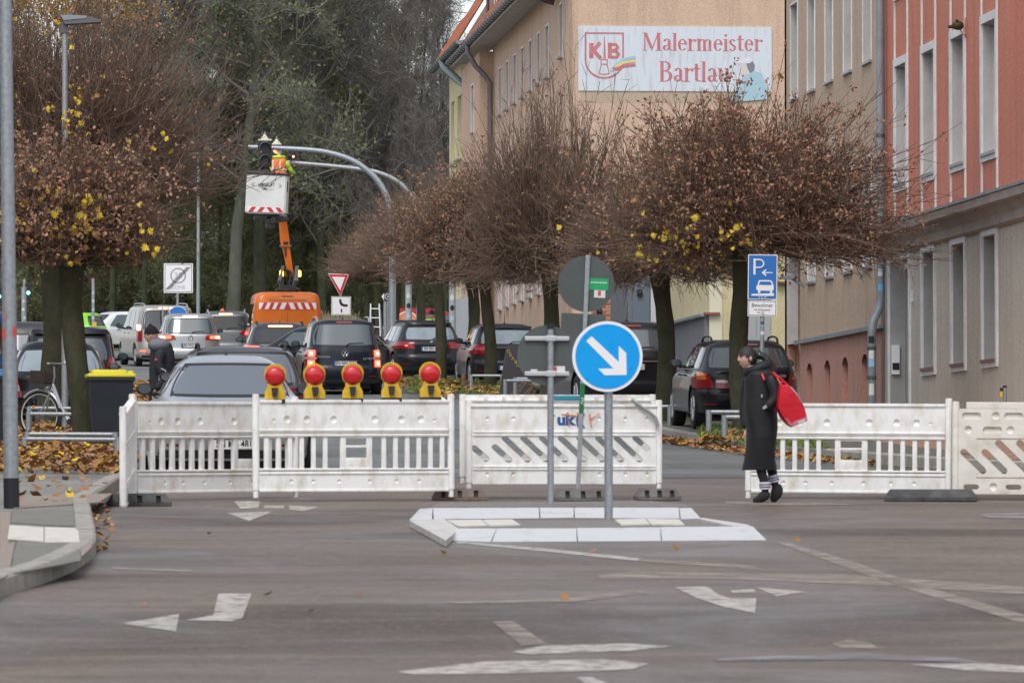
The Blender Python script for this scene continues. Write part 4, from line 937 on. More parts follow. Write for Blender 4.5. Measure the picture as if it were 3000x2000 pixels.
# ------------------------------------------------------------------ leaf litter, verge
def litter(name, pix, n, seed, thick=.05, size=.10, lift=.12, label=None, m=M_leafo, m2=M_leafy, frac=.12):
    rs = np.random.RandomState(seed); ps = [gd(x, y, lift) for x, y in pix]
    xs, ys = [p.x for p in ps], [p.y for p in ps]; poly = [(p.x, p.y) for p in ps]
    def inside(x, y):
        c = False
        for i in range(len(poly)):
            (xa, ya), (xb, yb) = poly[i], poly[i - 1]
            if (ya > y) != (yb > y) and x < (xb - xa) * (y - ya) / (yb - ya) + xa: c = not c
        return c
    pts = []; cx, cy_ = sum(xs) / len(xs), sum(ys) / len(ys); tries = 0
    while len(pts) < n and tries < n * 8:
        tries += 1
        x, y = rs.uniform(min(xs), max(xs)), rs.uniform(min(ys), max(ys))
        if inside(x, y): 
            e = min(abs(x - cx) / (max(xs) - min(xs) + .01) * 2, 1); pts.append((x, y, G(y) + lift + rs.uniform(0, thick) * (1.1 - e)))
    N = len(pts); P0 = np.array(pts); k = len(_maple); out = []
    V = np.zeros((N, 8, 3)); poly8 = np.array([(0, -.5), (.3, -.25), (.5, 0), (.28, .2), (0, .55), (-.28, .2), (-.5, 0), (-.3, -.25)]) * size
    a = rs.uniform(0, 2 * PI, N); tl = rs.normal(0, .38, (N, 2)); sc_ = rs.uniform(.55, 1.25, N)
    for j in range(8):
        x = (poly8[j, 0] * np.cos(a) - poly8[j, 1] * np.sin(a)) * sc_; y = (poly8[j, 0] * np.sin(a) + poly8[j, 1] * np.cos(a)) * sc_
        V[:, j] = P0 + np.stack([x, y, x * tl[:, 0] + y * tl[:, 1] + np.abs(x) * .3 + .012], 1)
    F = np.arange(N * 8).reshape(N, 8); me = np_mesh(name, V.reshape(-1, 3), F, m); me.materials.append(m2); me.materials.append(M_leafb)
    mi = rs.choice(3, N, p=[1 - frac - .3, frac, .3]).astype(np.int32); me.polygons.foreach_set('material_index', mi)
    o = link(name, me); tag(o, label or 'fallen brown and yellow maple leaves', 'leaves', None, 'stuff'); return o
litter('fallen_leaves', [(60, 1250), (330, 1300), (420, 1345), (345, 1393), (60, 1385), (-30, 1390), (-40, 1280)], 7000, 1, .16, .085, .11, 'thick heap of brown and yellow maple leaves around the nearest left tree')
litter('fallen_leaves', [(60, 1200), (420, 1120), (430, 1175), (400, 1240), (100, 1290)], 2200, 2, .05, .10, .11, 'leaves scattered on the left pavement between bins and street')
litter('fallen_leaves', [(0, 1380), (340, 1385), (290, 1470), (40, 1480)], 50, 3, .01, .10, .11, 'few leaves on the bare left pavement', frac=.2)
litter('fallen_leaves', [(262, 1480), (300, 1465), (330, 1540), (300, 1640), (282, 1620)], 90, 4, .02, .05, .0, 'leaves gathered in the gutter at the left kerb', frac=.15)
litter('fallen_leaves', [(1130, 1115), (1480, 1120), (1600, 1140), (1500, 1165), (1340, 1150), (1330, 1165), (1270, 1160), (1150, 1127)], 3600, 5, .08, .105, .11, 'golden brown leaves heaped round the trees beside the dark stone', frac=.16)
litter('fallen_leaves', [(1900, 1278), (2180, 1318), (2420, 1345), (2560, 1358), (2560, 1364), (2400, 1356), (2150, 1328), (1900, 1290)], 1100, 6, .04, .09, .02, 'strip of leaves in the gutter of the right kerb', frac=.16)
litter('fallen_leaves', [(2060, 1270), (2330, 1280), (2340, 1300), (2050, 1290)], 500, 7, .06, .12, .13, 'leaves under the tree and railings by the black estate car', frac=.16)
litter('fallen_leaves', [(2365, 1180), (2450, 1160), (2450, 1190), (2365, 1192)], 260, 8, .3, .10, .13, 'leaves piled against the plinth of the tan house')
litter('fallen_leaves', [(300, 1480), (1200, 1460), (2500, 1470), (2500, 1600), (1500, 1900), (300, 1900)], 22, 9, .004, .06, .004, 'single fallen leaves lying on the junction asphalt', frac=.16)
litter('fallen_leaves', [(400, 1115), (470, 1125), (460, 1180), (395, 1170)], 500, 10, .03, .12, .12, 'leaves in the gutter beside the man with the beanie')
def grass(name, pix, n, seed, h=.06, lift=.12, label=None, c=M_dirt):
    rs = np.random.RandomState(seed); ps = [gd(x, y, lift) for x, y in pix]; a, b, c_, d = [np.array(p) for p in ps]
    u, v = rs.uniform(0, 1, (n, 1)), rs.uniform(0, 1, (n, 1)); P0 = (a * (1 - u) + b * u) * (1 - v) + (d * (1 - u) + c_ * u) * v
    P0[:, 2] = [G(y) + lift for y in P0[:, 1]]
    V, F = quads_np(P0, h * 1.2, rs, -.0, .25); V = V.reshape(n, 4, 3); V[:, :, 2] = P0[:, None, 2] + np.abs(V[:, :, 2] - P0[:, None, 2]) * 1.5
    o = link(name, np_mesh(name, V.reshape(-1, 3), F, mat('grass_green', (.09, .17, .03), .8, c2=(.17, .22, .06), ns=2))); return tag(o, label, 'grass', None, 'stuff')
grass('grass', [(2050, 1288), (2420, 1318), (2400, 1270), (2050, 1255)], 5000, 1, .07, .12, 'green grass around the trunk beside the black estate car')
grass('grass', [(1200, 1150), (1600, 1160), (1600, 1110), (1180, 1110)], 9000, 2, .07, .12, 'patchy green grass between the leaves in the right verge')
grass('grass', [(250, 1026), (470, 1030), (470, 1008), (250, 1006)], 14000, 3, .16, .1, 'green grass strip of the far roundabout')
sheet('verge', (9.9, 11.7), 95, 196, .128, M_dirt, side=.01, x0f=lambda y: max(10.32, rk(y) + .16))
sheet('roundabout_green', (-3, 12), 219.5, 232, .1, mat('green_ground', (.06, .11, .03), .9, c2=(.10, .14, .05), ns=1), side=.2)

# ------------------------------------------------------------------ woodland behind the junction
def wood(seed, Ht, spread, c_bark, c_twig, trunk_r=.28, ivy=None, ivy_n=0, dens=1.0, low=.25, fine=5, upright=.5):
    rs = np.random.RandomState(seed); A, B, ra, rb = [], [], [], []; tips = []
    def seg(p, q, r0, r1): A.append(p); B.append(q); ra.append(r0); rb.append(r1)
    def grow(p, d, ln, r, lv):
        n = 4 if lv < 2 else 3; pts = [p]
        for i in range(n):
            d = d + rs.normal(size=3) * (.13 + .05 * lv) + np.array([0, 0, .05 * upright * lv]); d /= np.linalg.norm(d)
            q = p + d * ln / n; seg(p, q, r * (1 - .6 * i / n), r * (1 - .6 * (i + 1) / n)); p = q; pts.append(p)
        if lv >= 3: tips.append((pts[-1], d)); tips.append((pts[1], d)); tips.append((pts[2], d)); return
        k = [0, 8, 6, 5][lv]; k = int(k * dens)
        for j in range(k):
            t = rs.uniform(.25, 1.0) * n; i = min(int(t), n - 1); s = pts[i] + (pts[i + 1] - pts[i]) * (t - i)
            e = d * .55 + rs.normal(size=3) * .62; e[2] += .12 * upright * 2; e /= np.linalg.norm(e); grow(s, e, ln * rs.uniform(.38, .62), r * .42, lv + 1)
    # trunk
    p = np.zeros(3); tp = [p]; d = np.array([0, 0, 1.]); n = 9
    for i in range(n):
        d = d + rs.normal(size=3) * .06; d[2] = 1; d /= np.linalg.norm(d); q = p + d * Ht * .92 / n; tp.append(q); p = q
    mb = MB(); mb.tube(tp, [trunk_r * (1.15 if i == 0 else 1) * (1 - .085 * i) for i in range(n + 1)], 9); tr = mb.mesh('trunk', c_bark, True, 70)
    nb = int(17 * dens)
    for k in range(nb):
        t = low + (1 - low) * (k + rs.uniform(0, 1)) / nb; f = t * n; i = min(int(f), n - 1); s = tp[i] + (tp[i + 1] - tp[i]) * (f - i)
        az = k * 2.4 + rs.uniform(-.5, .5); el = rs.uniform(.15, .7) + .6 * t * upright
        e = np.array([math.cos(az) * math.cos(el), math.sin(az) * math.cos(el), math.sin(el)]); grow(s, e, spread * (1.15 - .65 * t) * rs.uniform(.75, 1.15), trunk_r * .34 * (1.2 - .7 * t), 1)
    T = np.array([t[0] for t in tips]); D_ = np.array([t[1] for t in tips]); m = len(T)
    for q in range(fine):
        e = D_ * .6 + rs.normal(size=(m, 3)) * .55 + np.array([[0, 0, .15]]); e /= np.linalg.norm(e, axis=1, keepdims=True); E = T + e * rs.uniform(.35, 1.1, (m, 1))
        A += list(T); B += list(E); ra += [.011] * m; rb += [.005] * m
    V, F = tubes_np(A, B, ra, rb); cr = np_mesh('branches', V, F, c_twig); lv = None
    if ivy is not None:
        A_, B_ = np.array(A), np.array(B); idx = rs.randint(0, len(A_), ivy_n); f = rs.uniform(0, 1, (ivy_n, 1)); pp = A_[idx] * (1 - f) + B_[idx] * f + rs.normal(size=(ivy_n, 3)) * .16
        V, F = quads_np(pp, .17, rs, .2, .8); lv = np_mesh('leaves', V, F, ivy)
    return tr, cr, lv
def conifer(seed, Ht, Rb, c, n_b=260, bark=None, z0=.12):
    rs = np.random.RandomState(seed); mb = MB(); mb.tube([(0, 0, 0), (.1, 0, Ht * .5), (0, .05, Ht)], [.3, .2, .03], 8); tr = mb.mesh('trunk', bark, True)
    PP = []; SZ_ = []; A, B = [], []
    for k in range(n_b):
        t = z0 + (1 - z0) * (k / n_b); z = Ht * t; az = k * 2.399 + rs.uniform(-.4, .4); L = Rb * (1 - t) ** .7 * rs.uniform(.55, 1.15) + .4
        nn = int(20 + L * 22); s = np.sqrt(rs.uniform(0.02, 1, nn)); w = rs.normal(size=nn) * .13 * L * (1.1 - s) + rs.normal(size=nn) * .1
        dz = s * L * .18 - (s ** 2) * L * .42 + rs.normal(size=nn) * .1 - np.abs(rs.normal(size=nn)) * .22
        x = s * L; ca, sa = math.cos(az), math.sin(az); PP.append(np.stack([x * ca - w * sa, x * sa + w * ca, z + dz], 1))
        A.append((0, 0, z)); B.append((L * .8 * ca, L * .8 * sa, z - L * .1))
    PP = np.concatenate(PP); V, F = quads_np(PP, .30, rs, .35, .42); V2, F2 = tubes_np(A, B, [.035] * len(A), [.012] * len(A))
    return tr, np_mesh('needles', V, F, c), np_mesh('branches', V2, F2, bark)
M_wb = mat('wood_bark', (.065, .072, .052), .95, c2=(.125, .132, .10), ns=1.5, sc3=(1, 1, .4), bump=.8, bs=8)
M_wb2 = mat('dark_bark', (.04, .042, .028), .95, c2=(.07, .085, .04), ns=2, bump=.8, bs=8)
M_tw1 = mat('grey_brown_twigs', (.165, .155, .13), .9, c2=(.25, .235, .205), ns=.25)
M_tw2 = mat('olive_twigs', (.17, .17, .085), .9, c2=(.25, .245, .12), ns=.25)
M_tw3 = mat('purple_twigs', (.185, .165, .155), .9, c2=(.27, .24, .225), ns=.25)
M_ivy = mat('ivy_leaf', (.085, .115, .045), .75, c2=(.16, .185, .07), ns=.6)
M_olv = mat('olive_leaf', (.17, .18, .06), .8, c2=(.24, .22, .08), ns=.5)
M_fir = mat('fir_needles', (.04, .085, .06), .8, c2=(.07, .13, .075), ns=.7)
M_blu = mat('blue_spruce_needles', (.07, .11, .11), .8, c2=(.11, .155, .15), ns=.7)
M_orl = mat('orange_leaf', (.40, .24, .04), .8, c2=(.3, .16, .04), ns=.6)
WD = [wood(1, 25, 6.5, M_wb, M_tw1, .30, M_ivy, 11000), wood(2, 23, 6, M_wb2, M_tw3, .26, None, 0, 1.05), wood(5, 24, 6, M_wb, M_tw2, .30, M_olv, 17000, 1.0, .15), wood(9, 26, 5.5, M_wb2, M_tw1, .32, None, 0, 1.1, .35, 6, 1.0), wood(12, 13, 4.5, M_wb2, M_tw2, .14, M_ivy, 7000, .9, .08)]
CF = [conifer(3, 27, 5.2, M_fir, 300, M_wb2, .28), conifer(4, 25, 4.4, M_blu, 280, M_wb2, .05)]
def forest_tree(kind, px, D, label, rz=0., s=1.0, grp='woodland trees behind the junction'):
    sx = .5 if (px > 1100 or 250 < px < 600) and kind != 4 else (.8 if kind > 9 else 1)
    p = col(px, D); t = thing('woodland_tree' if kind < 10 else 'conifer', label, 'tree', p - Vector((0, 0, .1)), (0, 0, rz), grp); t.scale = (s * sx, s * sx, s)
    if kind < 10:
        a, b, c = WD[kind]; link('trunk', a, t); o = link('branches', b, t); o['kind'] = 'stuff'
        if c: o = link('leaves', c, t); o['kind'] = 'stuff'
    else:
        a, b, c = CF[kind - 10]; link('trunk', a, t); o = link('needles', b, t); o['kind'] = 'stuff'; o = link('branches', c, t); o['kind'] = 'stuff'
    return t
GEN = ['tall bare tree with ivy on its limbs, one of the woodland behind the junction', 'bare purplish brown tree, one of the woodland behind the junction', 'bare tree with olive green moss, one of the woodland behind the junction',
       'tall upright bare tree, one of the woodland behind the junction', 'low bushy undergrowth tree, one of the woodland behind the junction']
GENC = ['dark green fir towering over the woodland', 'blue grey spruce with hanging branches in the woodland']
FT = [(0, 668, 236, 'ivy grey trunked tree just left of the orange lift van', .2, 1.0), (3, 1300, 246, 'bare pale tree against the sky beside the yellow house gutter', 1.0, .80), (2, 890, 252, None, .7, 1.0), (1, 1080, 249, None, 2.0, 1.0),
      (3, 760, 243, None, .1, 1.02), (2, 1150, 258, None, 3.0, .8), (3, 420, 240, None, 1.4, .85), (3, 330, 246, None, 2.9, 1.0), (0, 90, 251, None, 2.2, .8), (1, 1180, 243, None, .9, .8),
      (11, 985, 262, 'blue grey spruce with hanging branches behind the traffic light masts', .3, 1.04), (10, 830, 268, 'dark green fir with wide boughs above the lift bucket', .3, 1.02), (10, 790, 275, None, 1.3, 1.0), (10, 960, 276, 'dark green fir left of the bare tree at the yellow house', 2.3, 1.0),
      (0, 1000, 272, None, 3.0, 1.0), (1, 820, 262, None, 5.0, .95), (3, 545, 270, None, 1.8, 1.0),
      (1, 940, 243, None, 2.7, .8), (10, 960, 290, None, 2.0, .98), (0, 720, 292, None, 1.0, 1.0), (1, 1060, 292, None, 4.1, .9)]
LM = [(-150, 'the left picture edge'), (30, 'the left lamp post'), (190, 'the wing shaped street lamp'), (330, 'the left maple crowns'), (440, 'the zone sign'), (580, 'the slim street lamp'), (700, 'the bucket left edge'), (800, 'the signal heads'), (890, 'the lift boom'), (990, 'the give way sign'), (1090, 'the mast arms'), (1180, 'the mast bends'), (1260, 'the red van'), (1340, 'the yellow house')]
USED = set()
def forest_label(k, px, D):
    a = ('bare ivy grown tree', 'bare purplish brown tree', 'bare olive mossy tree', 'tall upright bare tree', 'low bushy undergrowth tree')[k] if k < 10 else ('dark green fir', 'blue grey spruce')[k - 10]
    lm = min(LM, key=lambda q: abs(q[0] - px))[1]; row = 'in the front row' if D < 250 else ('in the middle row' if D < 272 else 'in the back row')
    for extra in ('', ', slightly farther right', ', slightly farther left'):
        l = '%s %s behind %s%s' % (a, row, lm, extra)
        if l not in USED: break
    USED.add(l); return l
for i, (k, px, D, lab, rz, s) in enumerate(FT): forest_tree(k, px, D, lab or forest_label(k, px, D), rz, s)
UND = [(30, 254), (210, 249), (380, 252), (540, 256), (650, 247), (800, 252), (930, 246), (1010, 254), (1120, 249), (1240, 252), (1330, 262), (1400, 270), (120, 270), (460, 280), (860, 275), (1080, 280), (700, 285), (300, 275)]
for i, (px, D) in enumerate(UND): forest_tree(4, px, D, forest_label(4, px, D), i * 1.3, .62 + .25 * ((i * 37) % 10) / 10)
M_shr = mat('evergreen_shrub', (.055, .075, .04), .85, c2=(.10, .115, .05), ns=.8)
rs = np.random.RandomState(4); pts = []
for i in range(90):
    px, D = rs.uniform(-300, 1290), rs.uniform(250, 300); c = col(px, D); r = rs.uniform(1.2, 2.9); n = int(900 * r)
    q = rs.normal(size=(n, 3)); q /= np.linalg.norm(q, axis=1, keepdims=True); q *= rs.uniform(.6, 1.05, (n, 1)) * r * np.array([[1, 1, .9]]); q[:, 2] = np.abs(q[:, 2]); pts.append(q + np.array(c))
V, F = quads_np(np.concatenate(pts), .26, rs, .1, .8); tag(link('undergrowth', np_mesh('undergrowth', V, F, M_shr)), 'dark evergreen undergrowth at the foot of the woodland', 'shrubs', None, 'stuff')
# far wood that closes the view
rs = np.random.RandomState(8); A, B = [], []
for i in range(5200):
    c = col(rs.uniform(-500, 1700), rs.uniform(305, 345)); h = rs.uniform(0, 10); p = np.array([c.x, c.y, c.z + h]); d = rs.normal(size=3); d[2] = abs(d[2]) * .9; A.append(p); B.append(p + d * rs.uniform(.6, 1.7))
V, F = tubes_np(A, B, [.05] * len(A), [.015] * len(A))
q = np.array(B)[rs.randint(0, len(B), 52000)] + rs.normal(size=(52000, 3)) * .9; V2, F2 = quads_np(q, .34, rs, .1, .7)
tag(link('far_wood', np_mesh('far_wood', np.concatenate([V, V2]), np.concatenate([F, F2 + len(V)]), mat('far_wood', (.09, .095, .08), .9, c2=(.13, .12, .10), ns=.3))), 'dense far wood closing the view behind the trees', 'woods', None, 'stuff')
# yellow autumn leaves high on the left
rs = np.random.RandomState(2); n = 2600; c = col(210, 233); q = rs.normal(size=(n, 3)) * np.array([[1.7, 1.2, .55]]) + np.array([c.x, c.y, P(210, 18, 233).z]); V, F = quads_np(q, .16, rs, .3, .8)
ty = forest_tree(1, 215, 236, 'autumn tree with yellow orange foliage above the left street lamp', 1.7, .92); o = link('yellow_foliage', np_mesh('yellow_foliage', V, F, M_orl)); o.parent = ty; o.matrix_parent_inverse = (Matrix.Translation(ty.location) @ Matrix.Rotation(1.7, 4, 'Z') @ Matrix.Diagonal((.92, .92, .92, 1))).inverted(); o['kind'] = 'stuff'
# dry tall grass beside the give way sign
rs = np.random.RandomState(6); n = 900; P0 = []
for i in range(n): c = col(rs.uniform(950, 1045), rs.uniform(225, 232)); P0.append((c.x, c.y, c.z))
P0 = np.array(P0); V, F = tubes_np(P0, P0 + rs.normal(size=(n, 3)) * .18 + np.array([[0, 0, 1.3]]), [.012] * n, [.005] * n)
tag(link('tall_grass', np_mesh('tall_grass', V, F, mat('straw', (.33, .26, .16), .9))), 'dry straw coloured tall grass behind the give way sign', 'grass', None, 'stuff')
# ------------------------------------------------------------------ cars
def paint(name, c, rough=.28, metal=.0, coat=.2):
    return mat('paint_' + name, c, rough, metal, coat=coat, spec=.25, c2=tuple(v * .82 for v in c), ns=1.2)
M_blackp = mat('black_plastic', (.018, .018, .02), .55); M_rub = mat('tyre_rubber', (.014, .014, .014), .85); M_rim = mat('alloy', (.50, .51, .53), .3, metal=.8)
M_gd = mat('glass_dark', (.012, .016, .018), .03, spec=1.0, coat=.4); M_gm = mat('glass_mid', (.06, .085, .095), .04, spec=1.0, coat=.6); M_gp = mat('glass_sky_pale', (.26, .32, .35), .06, spec=1.0, coat=.6, c2=(.14, .18, .20), ns=.9)  # the palest glass has the sky it shows put into its base colour
M_chr = mat('chrome', (.70, .71, .73), .14, metal=1.0); M_rail = mat('rail_alu', (.55, .56, .58), .28, metal=.8)
M_lens = mat('red_lens', (.24, .006, .01), .2, coat=.3); M_lit = mat('brake_light_lit', (.6, .03, .02), .3, emit=(1, .10, .05), es=2.6); M_lit2 = mat('brake_light_core', (1, .3, .2), .3, emit=(1, .30, .16), es=5)
M_amb = mat('amber_lens', (.65, .18, .01), .15, coat=.8); M_clr = mat('clear_lens', (.50, .42, .42), .12, coat=.8); M_am_l = mat('amber_lit', (1, .4, .05), .3, emit=(1, .42, .05), es=6)
M_plate = mat('plate_white', (.68, .69, .68), .4); M_pblue = mat('plate_blue', (.02, .12, .5), .4); M_ink = mat('plate_black', (.01, .01, .01), .5); M_ptxt = mat('badge_grey', (.45, .46, .48), .3, metal=.7)
NSE = 5.0
class Car:
    def __init__(s, H, hw, yr, yf, z0=.24, body=None, n=NSE):
        s.H, s.hwp, s.yrp, s.yfp, s.z0, s.m, s.n = H, hw, yr, yf, z0, body, n
        s.t = np.linspace(0, H, 400)
        def sm(tab):
            v = np.interp(s.t, [a for a, _ in tab], [b for _, b in tab]); k = np.hanning(17); k /= k.sum()
            return np.convolve(np.pad(v, 8, mode='edge'), k, mode='valid')
        s.a, s.b, s.c = sm(hw), sm(yr), sm(yf)
    def HW(s, z): return float(np.interp(z, s.t, s.a))
    def YR(s, z): return float(np.interp(z, s.t, s.b))
    def YF(s, z): return float(np.interp(z, s.t, s.c))
    def rear(s, x, z, off=0.):
        def q(x, z):
            h = s.HW(z); hl = (s.YF(z) - s.YR(z)) / 2; yc = (s.YF(z) + s.YR(z)) / 2; x = max(-h * .99, min(h * .99, x)); u = abs(x) / h
            return Vector((x, yc - hl * (1 - u ** s.n) ** (1 / s.n), z))
        p = q(x, z); e = .01; a = q(x + e, z) - p; b = q(x, z + e) - p; nn = a.cross(b)
        nn = nn.normalized() if nn.length > 0 else Vector((0, -1, 0))
        if nn.y > 0: nn = -nn
        return p + nn * off
    def side(s, sg, y, z, off=0.):
        def q(y, z):
            h = s.HW(z); hl = (s.YF(z) - s.YR(z)) / 2; yc = (s.YF(z) + s.YR(z)) / 2; v = min(abs(y - yc) / hl, .9985)
            return Vector((sg * h * (1 - v ** s.n) ** (1 / s.n), y, z))
        p = q(y, z); e = .01; a = q(y + e, z) - p; b = q(y, z + e) - p; nn = a.cross(b); nn = nn.normalized() if nn.length > 0 else Vector((sg, 0, 0))
        if nn.x * sg < 0: nn = -nn
        return p + nn * off
    def bodymesh(s, wheels):
        zs = list(np.linspace(s.z0, s.H - .12, 34)) + [s.H - .12 + .12 * math.sin(PI / 2 * k / 7) for k in range(1, 8)]
        n = 56; mb = MB()
        for zi, z in enumerate(zs):
            zz = min(z, s.H - .001); h = s.HW(zz); r, f = s.YR(zz), s.YF(zz)
            k = max(0, (z - (s.H - .12)) / .12); sh = 1 - .30 * (1 - math.sqrt(max(0, 1 - k * k))); sl = 1 - .12 * (1 - math.sqrt(max(0, 1 - k * k)))
            if zi == 0: sh = .94
            hl = (f - r) / 2 * sl; yc = (f + r) / 2
            for i in range(n):
                t = 2 * PI * i / n; ct, st = math.cos(t), math.sin(t)
                mb.v.append((h * sh * math.copysign(abs(ct) ** (2 / s.n), ct), yc + hl * math.copysign(abs(st) ** (2 / s.n), st), z))
        m = len(zs)
        for j in range(m - 1):
            for i in range(n): mb.f.append((j * n + i, j * n + (i + 1) % n, (j + 1) * n + (i + 1) % n, (j + 1) * n + i))
        mb.f.append(tuple(reversed(range(n))));
        c = len(mb.v); mb.v.append((0, (s.YR(s.H) + s.YF(s.H)) / 2, s.H + .012))
        for i in range(n): mb.f.append(((m - 1) * n + i, (m - 1) * n + (i + 1) % n, c))
        me = mb.mesh('body', s.m, True, 50)
        # wheel arches
        cut = MB()
        for (x, y, r) in wheels:
            cut.lathe([(r, -.32), (r, .32)], 28, 'x', (x, y, r - .01))
        o = bpy.data.objects.new('tmp', me); C.objects.link(o); q = bpy.data.objects.new('tmpc', cut.mesh('c', M_blackp)); C.objects.link(q); fixn(q)
        md = o.modifiers.new('b', 'BOOLEAN'); md.object = q; md.operation = 'DIFFERENCE'; md.solver = 'FAST'
        dg = bpy.context.evaluated_depsgraph_get(); out = bpy.data.meshes.new_from_object(o.evaluated_get(dg)); 
        bpy.data.objects.remove(o); bpy.data.objects.remove(q)
        if len(out.polygons) < 500: out = me
        out.shade_smooth()
        try: out.set_sharp_from_angle(angle=rad(38))
        except Exception: pass
        return out
def patch(fn, q, off=.006, nx=14, nz=8, k=.12, thick=True):
    """q = (x_bottom_left, x_bottom_right, x_top_left, x_top_right, z_bottom, z_top) ; rounded by k"""
    a, b, c, d, z0, z1 = q; mb = MB()
    for j in range(nz + 1):
        for i in range(nx + 1):
            u, v = 2 * i / nx - 1, 2 * j / nz - 1; uu = u * math.sqrt(max(0, 1 - k * v * v)); vv = v * math.sqrt(max(0, 1 - k * u * u))
            t = (vv + 1) / 2; xl, xr = a + (c - a) * t, b + (d - b) * t; x = xl + (xr - xl) * (uu + 1) / 2; mb.v.append(tuple(fn(x, z0 + (z1 - z0) * t, off)))
    w = nx + 1
    for j in range(nz):
        for i in range(nx): mb.f.append((j * w + i, j * w + i + 1, (j + 1) * w + i + 1, (j + 1) * w + i))
    # rim back to the body
    edge = [i for i in range(w)] + [j * w + nx for j in range(1, nz + 1)] + [nz * w + i for i in range(nx - 1, -1, -1)] + [j * w for j in range(nz - 1, 0, -1)]
    return mb
def wheel_meshes(r):
    t = MB(); t.lathe([(r * .62, -.09), (r * .93, -.105), (r, -.08), (r, .08), (r * .93, .105), (r * .62, .09)], 28, 'x')
    rim = MB(); rim.lathe([(r * .64, -.085), (r * .60, -.105), (r * .56, -.06), (r * .56, .06), (r * .6, .105), (r * .64, .085)], 24, 'x')
    for k in range(7):
        a = 2 * PI * k / 7; c, s_ = math.cos(a), math.sin(a)
        for sg in (-1, 1): rim.tube([(sg * .09, .08 * r * c, .08 * r * s_), (sg * .085, .6 * r * c, .6 * r * s_)], [.035, .026], 5)
    rim.lathe([(.07, -.1), (.07, .1)], 12, 'x')
    return t.mesh('tyre', M_rub, True), rim.mesh('rim', M_rim, True)
WHC = {}
STY = {}
def sedan_tabs(L=4.75, hw=.9, H=1.45):
    return dict(H=H, hw=[(0, hw - .05), (.3, hw - .01), (.6, hw), (.9, hw - .03), (1.0, hw - .10), (H - .06, hw * .66), (H, hw * .60)],
                yr=[(0, .18), (.3, .06), (.5, 0), (.85, .03), (1.0, .10), (1.03, .55), (1.06, .72), (H - .05, 1.45), (H, 1.75)],
                yf=[(0, L - .15), (.4, L), (.6, L - .02), (.78, L - .35), (.9, L - .95), (1.0, L - 1.35), (H - .03, L - 2.15), (H, L - 2.4)])
def wagon_tabs(L=4.6, hw=.9, H=1.48, slope_=.42, belt=.95, tuck=.70):
    return dict(H=H, hw=[(0, hw - .05), (.3, hw - .01), (.62, hw), (belt - .08, hw - .02), (belt + .03, hw - .09), (H - .1, hw * (tuck + .06)), (H, hw * tuck)],
                yr=[(0, .2), (.3, .06), (.45, 0), (.60, .01), (.64, .05), (belt - .02, .09), (H - .1, slope_), (H, slope_ + .06)],
                yf=[(0, L - .15), (.4, L), (.6, L - .03), (.8, L - .3), (.92, L - .9), (1.02, L - 1.25), (H - .03, L - 2.1), (H, L - 2.35)])
